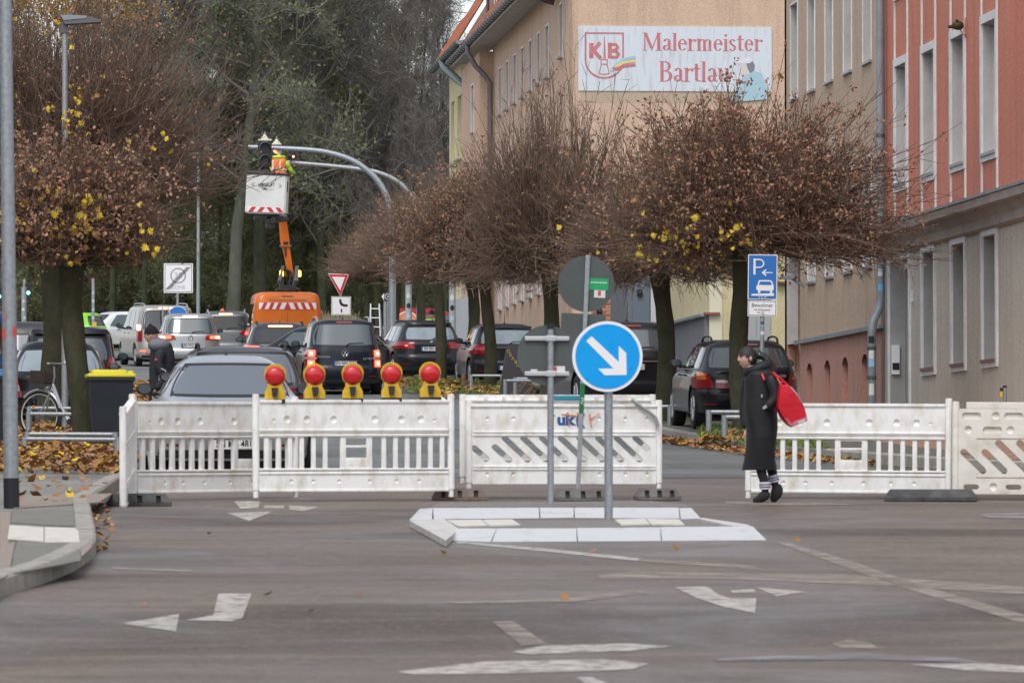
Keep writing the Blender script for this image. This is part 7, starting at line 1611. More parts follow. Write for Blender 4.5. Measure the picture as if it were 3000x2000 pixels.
pp_(t, [(993, 876), (1000, 876), (1000, 883), (1004, 889), (1010, 891), (1018, 891), (1018, 898), (1008, 898), (999, 895), (994, 888)], M_ink, -.017, -.014, 'bend'); pp_(t, [(998, 904), (1002, 904), (1002, 915), (998, 915)], M_ink, -.017, -.014, 'minor_road')
# small dark sign on a pole among the maples
D_ = 150.; base = col(1130, D_) + Vector((0, 0, .1)); s_ = FPX / D_; Z = lambda py: zat(py, D_, 1130) - base.z; X = lambda px: (px - 1130) / s_
t = thing('information_sign', 'small black sign with a white circle and a white arrow edge under the maple crowns', 'sign', base); post(t, Z(858), .03, y=.04); post(t, Z(880), .10, mat('concrete_post', (.36, .38, .40), .8), x=X(1137), y=.35)
rect(t, 1125, 1145, 855, 881, M_inkd, -.01, 0, 'panel'); mb = MB(); mb.lathe([(.085, -.012), (.085, -.014), (.07, -.014), (.07, -.012)], 24, 'y', (X(1136), 0, Z(868))); mb.f = mb.f[:-2]; mb.tube([(X(1133), -.014, Z(872)), (X(1139), -.014, Z(864))], .007, 4); mb.tube([(X(1133), -.014, Z(864)), (X(1139), -.014, Z(872))], .007, 4); ob('symbol', mb, M_sw, t); pp_(t, [(1117, 868), (1125, 858), (1125, 879)], M_sw, -.012, -.004, 'arrow_edge')

# ------------------------------------------------------------------ lamp posts, signals
base = gd(34, 1488, .11); D_ = dep(base); s_ = FPX / D_; t = thing('lamp_post', 'thick galvanised post with black foot sleeve and red sticker dots, nearest at the left edge', 'lamp post', base, (0, -math.atan2(21, 1480), 0))
mb = MB(); mb.tube([(0, 0, 0), (0, 0, 1.6), (0, 0, 3.2), (0, 0, 6.2)], [.066, .064, .058, .046], 20); ob('post', mb, M_galv, t, smooth=True)
mb = MB(); mb.tube([(0, 0, 0), (0, 0, (1488 - 1400) / s_)], .0685, 20); ob('foot_sleeve', mb, mat('sleeve_black', (.012, .014, .02), .5), t)
def dot(t, ang, z, w, h, r, m):
    mb = MB(); n = 8; ring = []
    for k in range(14):
        a = 2 * PI * k / 14; tt = -PI / 2 + ang + w / r * math.cos(a) / 2; ring.append((r * math.cos(tt), r * math.sin(tt), z + h / 2 * math.sin(a)))
    mb.add([(r * math.cos(-PI / 2 + ang), r * math.sin(-PI / 2 + ang), z)] + ring, [(0, i + 1, (i + 1) % 14 + 1) for i in range(14)]); fixn(ob('sticker', mb, m, t))
M_dr = mat('dot_red', (.75, .08, .07), .5); M_do = mat('dot_worn', (.38, .09, .05), .6, c2=(.3, .3, .28), ns=60)
dot(t, -.75, (1488 - 925) / s_, .06, .075, .0665, M_do); dot(t, -.95, (1488 - 978) / s_, .05, .1, .0665, M_dr); dot(t, .75, (1488 - 972) / s_, .045, .1, .0665, M_dr)
# street lamp among the left trees
D_ = 84.; base = col(190, D_) + Vector((0, 0, .1)); s_ = FPX / D_; t = thing('street_lamp', 'grey street lamp with a flat wing shaped head rising through the left maple crown', 'street lamp', base, (0, -.002, 0))
zt = zat(80, D_, 190) - base.z; mb = MB(); mb.tube([(0, 0, 0), (0, 0, zt)], [.052, .04], 14); ob('post', mb, M_galv, t, smooth=True)
M_lh = mat('lamp_head_grey', (.13, .125, .135), .5); f_ = lambda px, py: ((px - 190) / s_, zat(py, D_, 190) - base.z)
mb = MB(); mb.prism([f_(178, 95), f_(200, 95), f_(200, 72), f_(178, 66)], -.06, .06); ob('neck', mb, M_lh, t)
mb = MB(); mb.prism([f_(176, 44), f_(190, 71), f_(293, 64), f_(296, 58), f_(254, 46), f_(200, 43)][::-1], -.16, .16); fixn(ob('lamp_head', mb, M_lh, t)); mb = MB(); mb.prism([f_(176, 43.5), f_(254, 46), f_(252, 53), f_(186, 60)][::-1], -.17, .17); fixn(ob('lamp_cover', mb, mat('lamp_cover', (.28, .29, .31), .4), t)); mb = MB(); mb.rbox(f_(194, 0)[0], f_(210, 0)[0], -.05, .05, f_(0, 44)[1], f_(0, 38)[1], .01); ob('sensor', mb, M_lh, t)
for z_, m_ in ((zat(826, D_) - base.z, M_inkd), (zat(914, D_) - base.z, M_sr), (zat(1008, D_) - base.z, M_si), (zat(1060, D_) - base.z, M_si)): dot(t, .2, z_, .05, .06, .056, m_)
D_ = 196.; base = col(580, D_) + Vector((0, 0, .1)); t = thing('street_lamp', 'slim pale street lamp standing behind the zone sign', 'street lamp', base); zt = zat(456, D_, 580) - base.z
mb = MB(); mb.tube([(0, 0, 0), (0, 0, 3), (0, 0, zt)], [.07, .06, .045], 12); ob('post', mb, M_galv, t, smooth=True); mb = MB(); mb.sphere((-.15, 0, zt + .05), .16, 12, 8, (1.3, 1, .45)); ob('lamp_head', mb, M_si, t, smooth=True)
def mast(label, pts, D, r, head=True):
    p0 = P(*pts[0], D); vs = [P(x, y, D) for x, y in pts]; g = col(pts[-1][0], D); vs.append(Vector((vs[-1].x, vs[-1].y, g.z)))
    sm = [vs[0]]
    for i in range(len(vs) - 2):
        a, b = vs[i], vs[i + 1]; sm += [a.lerp(b, .5), b] if i else [b]
    sm.append(vs[-1]); t = thing('signal_mast', label, 'traffic light mast', g); n = len(vs)
    # Catmull-Rom
    out = []
    for i in range(n - 1):
        p_, a, b, q = vs[max(i - 1, 0)], vs[i], vs[i + 1], vs[min(i + 2, n - 1)]
        for k in range(5):
            u = k / 5; out.append(.5 * ((2 * a) + (b - p_) * u + (2 * p_ - 5 * a + 4 * b - q) * u * u + (3 * a - p_ - 3 * b + q) * u ** 3) if i < n - 2 else a.lerp(b, u))
    out.append(vs[-1]); mb = MB(); mb.tube([v - g for v in out], [r * (.82 + .45 * i / len(out)) for i in range(len(out))], 12); ob('mast', mb, M_galv, t, smooth=True); return t, g
m1, g1 = mast('nearer curved galvanised mast reaching left over the street to the lift bucket', [(728, 431), (830, 435), (900, 439), (956, 446), (1013, 462), (1056, 484), (1101, 523), (1128, 565), (1144, 612), (1149, 656), (1150, 700)], 150, .075)
m2, g2 = mast('farther curved galvanised mast crossing behind the nearer one', [(836, 475), (956, 485), (1056, 496), (1109, 506), (1159, 528), (1193, 558), (1218, 600), (1226, 650), (1228, 700)], 162, .068)
def signal(label, px, pyt, D, w, h, lit=None, n=2, back=False):
    t = thing('traffic_light', label, 'traffic light', P(px, pyt, D)); s_ = FPX / D; W_, H_ = w / s_, h / s_
    mb = MB(); mb.rbox(-W_ / 2, W_ / 2, -.02, .18, -H_, 0, .02); ob('housing', mb, M_inkd, t)
    M_crc = mat('cream_cap', (.66, .62, .48), .5); mb = MB(); mb.rbox(-W_ * .5, W_ * .5, -.03, .19, 0.001, .05, .02); mb.lathe([(.10, .05), (.09, .10), (.05, .12), (.04, .17)], 14, cen=(0, .08, 0)); ob('cap', mb, M_crc, t); mb = MB(); mb.tube([(0, .08, .16), (0, .08, .24)], .02, 8); ob('cable_gland', mb, M_galv, t)
    for k in range(n):
        z = -H_ * (k + .5) / n; r = min(W_ * .42, H_ / n * .44); mb = MB(); o = len(mb.v); m_ = 18
        for i in range(m_ + 1):
            a = rad(-25 + 230 * i / m_); mb.v += [(r * math.cos(a), -.02, z + r * math.sin(a)), (r * .96 * math.cos(a), -.02 - (.16 if 10 < i * 230 / m_ - 25 < 170 else .05), z + r * .96 * math.sin(a) - .02)]
        mb.f += [(2 * i, 2 * i + 2, 2 * i + 3, 2 * i + 1) for i in range(m_)]
        v = ob('visor', mb, mat('visor_grey', (.22, .23, .24), .35, metal=.2), t, smooth=True); mb = MB(); mb.lathe([(r * .95, -.021), (r * .9, -.023)], 22, 'y', (0, 0, z)); ob('lens', mb, (mat('signal_red_lit', (1, .05, .03), .3, emit=(1, .08, .04), es=9) if lit == k else M_drk), t)
    return t
signal('large black signal head with two dark lenses hanging left of the worker in the bucket', 776, 413, 149.5, 40, 75)
signal('signal head with a lit red lamp half hidden behind the worker in the bucket', 811, 425, 159.2, 28, 56, lit=0)
t = thing('traffic_camera', 'small black camera with a red light standing on the farther mast arm', 'camera', P(853, 474, 161.8)); mb = MB(); mb.tube([(0, 0, 0), (0, 0, .1)], .02, 6); mb.sphere((0, 0, .16), .1, 12, 8, (1.1, 1, .7)); ob('housing', mb, M_inkd, t, smooth=True); mb = MB(); mb.sphere((.06, -.09, .14), .03, 8, 6); ob('indicator', mb, M_lit2, t)
M_grl = mat('signal_green_lit', (.1, 1, .6), .3, emit=(.1, .9, .55), es=8)
for px, py, lab in ((82, 857, 'lit green pedestrian signal right of the nearest left post'), (-3, 868, 'green light cut off by the left picture edge')):
    D_ = 205.; t = thing('traffic_light', lab, 'traffic light', col(px, D_)); z = zat(py, D_, px) - t.location.z; mb = MB(); mb.rbox(-.12, .12, 0, .2, z - .2, z + .35, .02); ob('housing', mb, M_inkd, t); mb = MB(); mb.sphere((0, -.02, z), .06, 10, 6, (1, .5, 1)); ob('lens', mb, M_grl, t); mb = MB(); mb.tube([(-.14, .1, 0), (-.14, .1, z + .5)], .05, 10); ob('post', mb, M_galv, t)
for px, w, lab, yt in ((69, .09, 'grey post covered with round stickers beside the green signal', 840), (272, .055, 'slim grey post with a yellow box right of the nearest left maple', 815)):
    D_ = 202.; t = thing('signal_post', lab, 'post', col(px, D_)); z = zat(yt, D_, px) - t.location.z; mb = MB(); mb.tube([(0, 0, 0), (0, 0, z)], w, 12); ob('post', mb, M_galv, t, smooth=True)
    for k in range(5): dot(t, R.uniform(-.4, .4), z - .5 - k * .3, .11, .11, w + .003, M_si if k % 2 else mat('stk_blue2', (.45, .6, .75), .5))
    if w < .07: mb = MB(); mb.rbox(-.02, .12, -.12, 0, zat(960, D_, px) - t.location.z, zat(943, D_, px) - t.location.z, .01); ob('request_box', mb, mat('box_yellow', (.75, .48, .03), .5), t)
for px, D_, yt, lab in ((1197, 172, 740, 'pale post with stickers behind the slim maples'), (1325, 165, 740, 'pale post between the maples left of the cream bay')):
    t = thing('signal_post', lab, 'post', col(px, D_)); z = zat(yt, D_, px) - t.location.z; mb = MB(); mb.tube([(0, 0, 0), (0, 0, z)], .10, 12); ob('post', mb, mat('post_pale', (.42, .47, .50), .6, c2=(.36, .4, .43), ns=3), t, smooth=True)
    for k in range(3): dot(t, -.1, z - 1.3 - k * .3, .13, .16, .104, (M_si, M_inkd, mat('stk_blue2', (.45, .6, .75), .5))[k])

# ------------------------------------------------------------------ railings, bins, bicycle, stone, bollard, ladder
def railing(label, pa, pb, h, r=.03, posts=True, lift=.11, grp='low tube railings around the tree pits'):
    t = thing('railing', label, 'railing', pa + Vector((0, 0, lift)), (0, 0, 0), grp); d = pb - pa
    for q in (0, 1): mb = MB(); v = d * q; mb.tube([v, v + Vector((0, 0, h + .03))], [r * 1.35] * 2, 12); ob('post', mb, M_galv, t, smooth=True)
    mb = MB(); mb.tube([Vector((0, 0, h)), d + Vector((0, 0, h))], r, 10); ob('rail', mb, M_galv, t, smooth=True); return t
railing('lowest grey tube rail in front of the leaf heap at the left tree', col(72, 71.5), col(345, 71.2), .20)
railing('second grey tube rail right behind the lowest one in the leaf heap', col(80, 74), col(338, 73.8), .22)
railing('grey tube rail behind the front wheel of the bicycle', col(86, 84), col(232, 83.8), .42)
railing('grey tube rail just below the bicycle pedals', col(84, 81), col(236, 80.8), .38)
railing('grey tube rail left of the walking woman, nearer of two', col(2123, 81.5), col(2290, 81.2), .33, .034, lift=.13)
railing('grey tube rail left of the walking woman, farther of two', col(2077, 84.5), col(2270, 84.5), .36, .034, lift=.13)
railing('short grey tube rail end right of the middle barrier', col(1925, 94), col(1962, 94), .32)
railing('grey tube rail between the mossy maple and the engraved stone', col(1380, 124), col(1470, 124), .36)
railing('grey tube rail in front of the weathered stump', col(1480, 116), col(1684, 116), .40)
railing('inner grey tube rail at the foot of the engraved stone', col(1509, 117.2), col(1700, 117.2), .42)
wp = thing('wooden_post', 'short round brown wooden post left of the leaf covered verge rail', 'post', col(1358, 126) + Vector((0, 0, .1))); mb = MB(); mb.tube([(0, 0, 0), (0, 0, .38)], .05, 12); ob('post', mb, mat('wood_brown', (.13, .08, .05), .85, c2=(.2, .13, .09), ns=6), wp)
def wbin(px, D, label, lidm, w=.58):
    t = thing('wheelie_bin', label, 'bin', col(px, D) + Vector((0, 0, .11)), (0, 0, .05)); mb = MB()
    lo = [(-.21, -.25), (.21, -.25), (.21, .25), (-.21, .25)]; hi = [(-.29, -.34), (.29, -.34), (.29, .32), (-.29, .32)]
    mb.add([(x, y, .06) for x, y in lo] + [(x, y, .92) for x, y in hi], [(0, 3, 2, 1)] + [(i, (i + 1) % 4, (i + 1) % 4 + 4, i + 4) for i in range(4)]); M_bin = mat('bin_dark', (.012, .018, .026), .5, c2=(.02, .026, .034), ns=2); b = ob('body', mb, M_bin, t)
    mb = MB(); mb.rbox(-.31, .31, -.36, .34, .90, .95, .015); ob('rim', mb, M_bin, t)
    mb = MB(); mb.rbox(-.315, .315, -.38, .35, .952, 1.0, .02); mb.rbox(-.25, .20, -.28, .25, .995, 1.05, .02); mb.rbox(.22, .30, -.1, .0, .995, 1.04, .015); ob('lid', mb, lidm, t, smooth=True, ang=30)
    mb = MB(); mb.tube([(-.2, .38, .93), (.2, .38, .93)], .016, 8); ob('handle', mb, M_bin, t)
    for x in (-.24, .24): mb = MB(); mb.lathe([(.1, -.025), (.1, .025)], 18, 'x', (x, .22, .1)); ob('wheel', mb, M_rub, t)
    return t
wbin(322, 74.6, 'black wheelie bin with a bright yellow lid beside the nearest left tree', mat('lid_yellow', (.75, .68, .04), .45)); wbin(-32, 75.5, 'black wheelie bin with blue lid at the left edge', mat('lid_blue', (.08, .22, .50), .45))
# bicycle
bi = thing('bicycle', 'silver framed bicycle leaning at the left railing, seen from its front', 'bicycle', col(120, 82.5) + Vector((0, 0, .11)), (0, rad(4), rad(-34)))
M_bs = mat('bike_silver', (.5, .52, .54), .3, metal=.8); wr_ = .335; fx, bx = -.05, 1.02
def bwheel(cx):
    mb = MB(); o = 0; n = 36
    mb.tube([(cx + wr_ * math.cos(2 * PI * k / n), 0, wr_ + wr_ * math.sin(2 * PI * k / n)) for k in range(n + 1)], .02, 8, cap=False); w = ob('wheel', mb, M_rub, bi, smooth=True)
    mb = MB(); r2 = wr_ - .025; mb.tube([(cx + r2 * math.cos(2 * PI * k / n), 0, wr_ + r2 * math.sin(2 * PI * k / n)) for k in range(n + 1)], .011, 6, cap=False); ob('rim', mb, mat('rim_cream', (.55, .54, .48), .4), w)
    mb = MB()
    for k in range(18): a = 2 * PI * k / 18; mb.tube([(cx, .02 * (-1) ** k, wr_), (cx + r2 * math.cos(a), 0, wr_ + r2 * math.sin(a))], .0018, 3)
    mb.lathe([(.025, -.05), (.025, .05)], 10, 'y', (cx, 0, wr_)); o = ob('spokes', mb, M_bs, w); o['kind'] = 'stuff'
bwheel(fx); bwheel(bx)
mb = MB(); mb.tube([(.17, 0, .92), (.15, 0, .78), (.12, 0, .70), (.04, -.05, .45), (fx, -.055, wr_)], .014, 8); mb.tube([(.12, 0, .70), (.04, .05, .45), (fx, .055, wr_)], .014, 8); ob('fork', mb, M_bs, bi, smooth=True)
mb = MB(); mb.tube([(.15, 0, .80), (.30, 0, .52), (.45, 0, .30), (.52, 0, .28)], .021, 8); mb.tube([(.14, 0, .74), (.34, 0, .44), (.52, 0, .28)], .016, 8); mb.tube([(.52, 0, .28), (.66, 0, .82)], .018, 8); mb.tube([(.52, 0, .28), (bx, .05, wr_)], .012, 6); mb.tube([(.63, 0, .72), (bx, .05, wr_)], .010, 6); ob('frame', mb, M_bs, bi, smooth=True)
mb = MB(); mb.tube([(.17, 0, .90), (.15, 0, 1.08)], .014, 8); mb.tube([(.36, -.30, 1.08), (.22, -.28, 1.10), (.13, -.14, 1.10), (.13, .14, 1.10), (.22, .28, 1.10), (.36, .30, 1.08)], .012, 8); ob('handlebar', mb, M_bs, bi, smooth=True)
for s in (-1, 1): mb = MB(); mb.tube([(.28, s * .295, 1.09), (.40, s * .305, 1.075)], .018, 8); ob('grip', mb, M_blackp, bi)
mb = MB(); mb.rbox(.55, .82, -.08, .08, .86, .92, .03); ob('saddle', mb, M_blackp, bi, smooth=True); mb = MB(); mb.tube([(fx + .37 * math.cos(rad(a)), 0, wr_ + .37 * math.sin(rad(a))) for a in range(20, 150, 10)], .02, 6); ob('mudguard', mb, M_bs, bi, smooth=True); mb = MB(); mb.tube([(fx + .37 * math.cos(rad(a)), 0, wr_ + .37 * math.sin(rad(a))) for a in range(-20, 30, 10)], .022, 6); ob('mudguard_flap', mb, M_blackp, bi, smooth=True)
mb = MB(); mb.tube([(.52, -.06, .28), (.52, .06, .28)], .05, 12); mb.tube([(.52, .08, .28), (.60, .08, .14)], .01, 6); mb.rbox(.55, .65, .08, .17, .125, .15, .01); ob('crank', mb, M_blackp, bi); mb = MB(); mb.sphere((.05, 0, .74), .045, 10, 8); ob('headlight', mb, M_bs, bi, smooth=True); mb = MB(); mb.sphere((fx - .1, -.02, wr_ + .12), .03, 8, 6, (1, .3, .6)); ob('reflector', mb, M_amb, bi)
mb = MB(); mb.rbox(-.16, .10, -.15, .15, .80, .83, .01); mb.rbox(-.16, .10, -.15, -.14, .83, .98, .003); mb.rbox(-.16, .10, .14, .15, .83, .98, .003); mb.rbox(-.16, -.15, -.14, .14, .83, .98, .003); ob('basket', mb, mat('basket_dark', (.035, .025, .02), .9, bump=.6), bi)
# engraved stone and stump
D_ = 118.5; base = col(1525, D_); s_ = FPX / D_; Z = lambda py: zat(py, D_, 1525) - base.z; X = lambda px: (px - 1525) / s_
t = thing('engraved_stone', 'dark speckled standing stone with gold letters running down diagonally', 'stone', base); bm = bmesh.new()
outl = [(1460, 1196), (1468, 1120), (1478, 1060), (1486, 1018), (1497, 1009), (1532, 1009), (1560, 1016), (1590, 1060), (1600, 1196)]
mb = MB(); mb.prism([(X(x), Z(y)) for x, y in outl][::-1], 0, .24); o = ob('slab', mb, mat('speckled_granite', (.045, .042, .045), .6, c2=(.16, .15, .155), ns=60, lo=.52, hi=.75, bump=.5, bs=25), t); bm.from_mesh(o.data); bmesh.ops.bevel(bm, geom=bm.edges[:], offset=.02, segments=2, affect='EDGES'); bm.to_mesh(o.data); bm.free(); fixn(o)
M_gold = mat('gold_letter', (.55, .40, .14), .4, metal=.5)
for ch, x, y in (('G', 1490, 1029), ('R', 1496, 1040), ('A', 1502, 1050), ('B', 1511, 1061), ('M', 1518, 1073)): txt(ch, .10, M_gold, t, (X(x), -.004, Z(y)), off=.002)
t = thing('stump', 'gnarled pale weathered stump beside the engraved stone', 'stump', base + Vector((.35, -.8, 0))); mb = MB(); rs = np.random.RandomState(3)
for k in range(16): a, z = rs.uniform(0, 6.28), rs.uniform(0, .6); mb.sphere((.16 * math.cos(a) + .05, .14 * math.sin(a), z), rs.uniform(.09, .17), 9, 7, (rs.uniform(.8, 1.3), 1, rs.uniform(.7, 1.3)))
ob('root_wood', mb, mat('weathered_wood', (.16, .14, .10), .9, c2=(.42, .38, .30), ns=5, bump=1.0, bs=14), t, smooth=True)
mb = MB()
for k in range(12): a = rs.uniform(0, 3.1); mb.tube([(.1, 0, .3), (.1 + .5 * math.cos(a), -.1, .35 + rs.uniform(-.2, .1)), (.1 + .9 * math.cos(a), -.15, .05)], [.03, .02, .008], 5)
ob('roots', mb, MATS['wood_brown'], t)
base = gd(2944, 1200 + 78, .12); t = thing('bollard', 'grey metal post with black cap and a yellow tag before the greige wall', 'bollard', col(2944, 78) + Vector((0, 0, .12))); zt = zat(1129, 78, 2944) - t.location.z
mb = MB(); mb.tube([(0, 0, 0), (0, 0, zt - .03)], .026, 14); ob('post', mb, M_galv, t, smooth=True); mb = MB(); mb.tube([(0, 0, zt - .03), (0, 0, zt)], .029, 14); ob('cap', mb, M_blackp, t); mb = MB(); mb.rbox(-.065, -.028, -.02, .02, zt - .16, zt - .03, .008); ob('lock', mb, M_blackp, t); mb = MB(); mb.rbox(-.067, -.03, -.024, -.0, zt - .16, zt - .08, .005); ob('yellow_tag', mb, MATS['box_yellow'], t)
D_ = 152.; t = thing('ladder', 'aluminium step ladder standing open behind the black people carrier', 'ladder', col(1100, D_) + Vector((0, 0, .02))); zf = lambda py: zat(py, D_, 1100) - t.location.z; xf_ = lambda px: (px - 1100) / (FPX / D_); M_alu = mat('aluminium', (.62, .63, .64), .3, metal=.9)
for a, b in (((1080, 1088)), ((1119, 1113))): mb = MB(); mb.tube([(xf_(a), 0, 0), (xf_(b), .35, zf(888))], .022, 8); ob('rail', mb, M_alu, t); mb = MB(); mb.tube([(xf_(a) + .2, 1.1, 0), (xf_(b) + .01, .38, zf(888))], .018, 8); ob('rail', mb, M_alu, t)
for k, py in enumerate((903, 930, 957, 984, 1011)):
    mb = MB(); z = zf(py); f = z / zf(888); mb.tube([(xf_(1080) + (xf_(1088) - xf_(1080)) * f, .35 * f, z), (xf_(1119) + (xf_(1113) - xf_(1119)) * f, .35 * f, z)], .018, 8); ob('rung', mb, M_alu, t)
# ------------------------------------------------------------------ people
M_skin = mat('skin', (.62, .40, .31), .5, c2=(.57, .34, .26), ns=4); M_hair = mat('dark_hair', (.015, .012, .011), .45, bump=.5, bs=60); M_eye = mat('eye_dark', (.02, .015, .015), .3); M_lip = mat('lip', (.42, .14, .13), .5)
M_coat = mat('black_puffer', (.006, .007, .010), .65, c2=(.010, .011, .015), ns=2); M_trs = mat('black_cloth', (.012, .012, .014), .85)
def skin(name, V, E, m, parent, sub=2, loc=(0, 0, 0)):
    """V = [(x, y, z, radius)...], skinned and smoothed"""
    me = bpy.data.meshes.new(name); me.from_pydata([v[:3] for v in V], E, []); o = bpy.data.objects.new(name, me); C.objects.link(o)
    md = o.modifiers.new('s', 'SKIN'); md.use_smooth_shade = True; sv = me.skin_vertices[0].data
    for i, v in enumerate(V): sv[i].radius = (v[3], v[4] if len(v) > 4 else v[3]); sv[i].use_root = (i == 0)
    sb = o.modifiers.new('u', 'SUBSURF'); sb.levels = sub; sb.render_levels = sub
    dg = bpy.context.evaluated_depsgraph_get(); out = bpy.data.meshes.new_from_object(o.evaluated_get(dg)); bpy.data.objects.remove(o)
    out.materials.clear(); out.materials.append(m); out.shade_smooth(); out.name = name; return link(name, out, parent, loc)
def head(parent, c, yaw=0., tilt=0., s=1.0, hair=M_hair, cap=None, roll=0.):
    """face towards -Y before yaw"""
    n, m = 28, 22; mb = MB()
    for j in range(m + 1):
        ph = PI * j / m; z = -math.cos(ph)
        for i in range(n):
            a = 2 * PI * i / n; x, y = math.sin(ph) * math.cos(a), math.sin(ph) * math.sin(a)
            X_, Y_, Z_ = x * .074, y * .094, z * .115
            if Z_ < -.02: k = min(1, (-.02 - Z_) / .09); X_ *= 1 - .30 * k; Y_ = Y_ * (1 - .22 * k) - .012 * k
            if y < 0:
                g = lambda x0, z0, sx, sz: math.exp(-((X_ - x0) / sx) ** 2 - ((Z_ - z0) / sz) ** 2)
                Y_ -= .015 * g(0, -.012, .012, .020) + .010 * g(0, .01, .009, .03) + .010 * g(0, -.058, .022, .010) + .012 * g(0, -.092, .024, .016) + .005 * g(0, .038, .045, .010)
                Y_ += .010 * g(.030, .014, .014, .012) + .010 * g(-.030, .014, .014, .012)
            mb.v.append((X_ * s, Y_ * s, Z_ * s))
    for j in range(m):
        for i in range(n): mb.f.append((j * n + i, j * n + (i + 1) % n, (j + 1) * n + (i + 1) % n, (j + 1) * n + i))
    for sg in (-1, 1): mb.sphere((sg * .073 * s, .008 * s, -.005 * s), .026 * s, 8, 6, (.4, .8, 1.2))
    mb.tube([(0, .015 * s, -.07 * s), (0, .035 * s, -.16 * s)], [.052 * s, .056 * s], 12)
    M = Matrix.Translation(Vector(c)) @ Matrix.Rotation(yaw, 4, 'Z') @ Matrix.Rotation(tilt, 4, 'X') @ Matrix.Rotation(roll, 4, 'Y'); mb.xf(M); h = ob('head', mb, M_skin, parent, smooth=True, ang=80)
    for sg in (-1, 1):
        e = MB(); e.sphere((sg * .030 * s, -.078 * s, .013 * s), .010 * s, 8, 6, (1.2, .6, .6)); e.xf(M); ob('eye', e, M_eye, h)
        e = MB(); e.tube([(sg * .014 * s, -.090 * s, .031 * s), (sg * .030 * s, -.090 * s, .036 * s), (sg * .048 * s, -.080 * s, .030 * s)], .003 * s, 4); e.xf(M); ob('eyebrow', e, M_hair, h)
    e = MB(); e.sphere((0, -.094 * s, -.058 * s), .012 * s, 8, 6, (1.7, .6, .45)); e.xf(M); ob('mouth', e, M_lip, h)
    hm = MB(); n2, m2 = 26, 16
    for j in range(m2 + 1):
        ph = PI * (.5 + .5 * j / m2) if False else PI * j / m2
        for i in range(n2):
            a = 2 * PI * i / n2; x, y, z = math.sin(ph) * math.cos(a), math.sin(ph) * math.sin(a), -math.cos(ph)
            hm.v.append((x * .081 * s, (y * .102 + .004) * s, (z * .118 + .006) * s))
    lim = (lambda y, z: z > .034 * s if y < -.035 * s else (z > -.0 * s + (y < 0.02 * s) * .015 * s if cap else z > -.07 * s + max(0, (-y + .01 * s)) * 1.6))
    for j in range(m2):
        for i in range(n2):
            q = [j * n2 + i, j * n2 + (i + 1) % n2, (j + 1) * n2 + (i + 1) % n2, (j + 1) * n2 + i]; cy = sum(hm.v[k][1] for k in q) / 4; cz = sum(hm.v[k][2] for k in q) / 4
            if lim(cy, cz): hm.f.append(tuple(q))
    if cap: hm.v = [(x * 1.06, y * 1.06, z * (1.12 if z > 0 else 1)) for x, y, z in hm.v]; hm.sphere((0, .005 * s, .132 * s), .03 * s, 8, 6)
    hm.xf(M); ob('beanie' if cap else 'hair', hm, cap or hair, h if False else parent, smooth=True, ang=80); return h
def hand(parent, c, M3, s=1.0, m=M_skin, curl=.9):
    """relaxed hand hanging down: palm plus five separate bent fingers"""
    mb = MB(); mb.sphere((0, 0, -.045 * s), .04 * s, 10, 8, (.45, .95, 1.15))
    for k, (y, L_) in enumerate(((-.028, .070), (-.009, .078), (.010, .072), (.028, .058))):
        a = Vector((0, y * s, -.082 * s)); b = a + Vector((.010 * s * curl, 0, -L_ * .5 * s)); c2 = b + Vector((.022 * s * curl, 0, -L_ * .32 * s)); d = c2 + Vector((.020 * s * curl, 0, -L_ * .12 * s)); mb.tube([a, b, c2, d], [.0095 * s, .009 * s, .008 * s, .006 * s], 7)
    mb.tube([(0, -.032 * s, -.03 * s), (.012 * s, -.058 * s, -.06 * s), (.018 * s, -.062 * s, -.088 * s)], [.012 * s, .011 * s, .008 * s], 7)
    mb.xf(Matrix.Translation(Vector(c)) @ M3.to_4x4()); return ob('hand', mb, m, parent, smooth=True, ang=80)
def rings(rs_, n=28, e=2.3, puff=0., wr=0):
    """stack of rings: (z, cx, half width x, cy, half depth)"""
    mb = MB()
    for j, (z, cx, wx, cy, wy) in enumerate(rs_):
        for i in range(n):
            a = 2 * PI * i / n; ca, sa = math.cos(a), math.sin(a); w = 1 + wr * math.sin(a * 5 + z * 9) * .5 + puff * math.sin(j * PI / 2 + .6)
            mb.v.append((cx + wx * w * math.copysign(abs(ca) ** (2 / e), ca), cy + wy * w * math.copysign(abs(sa) ** (2 / e), sa), z))
    for j in range(len(rs_) - 1):
        for i in range(n): mb.f.append((j * n + i, j * n + (i + 1) % n, (j + 1) * n + (i + 1) % n, (j + 1) * n + i))
    mb.f.append(tuple(range(n))); mb.f.append(tuple((len(rs_) - 1) * n + i for i in reversed(range(n)))); return mb
def interp_rings(tab, n):
    t = np.array(tab, float); s = np.linspace(0, len(t) - 1, n); return [tuple(np.interp(s, range(len(t)), t[:, k])[i] for k in range(t.shape[1])) for i in range(n)]
# woman in a long black coat walking to the left
base = col(2236, 55.0); DW = dep(base); sw_ = FPX / DW
wo = thing('person', 'woman in a long black quilted coat walking left past the barriers', 'person', base)
def wx(x): return (2100 + x / 3.073 - 2236) / sw_
def wz(y): return (1468 - (980 + y / 3.073)) / sw_
ct = [(1206, 222, 528), (1180, 230, 526), (1100, 248, 520), (1000, 262, 528), (900, 270, 540), (830, 266, 548), (740, 252, 545), (640, 246, 535), (560, 247, 535), (480, 248, 530), (400, 250, 522), (340, 262, 505), (300, 285, 490), (275, 300, 478)]
tab = [(wz(y), (wx(a) + wx(b)) / 2, (wx(b) - wx(a)) / 2, 0, .20 if y > 300 else .13) for y, a, b in ct]
tab = [(z, c, w, cy, min(wy, .10 + .09 * min(1, (z - wz(1206)) * 2 + .4))) for z, c, w, cy, wy in tab]
rr = interp_rings(tab, 60); out = []
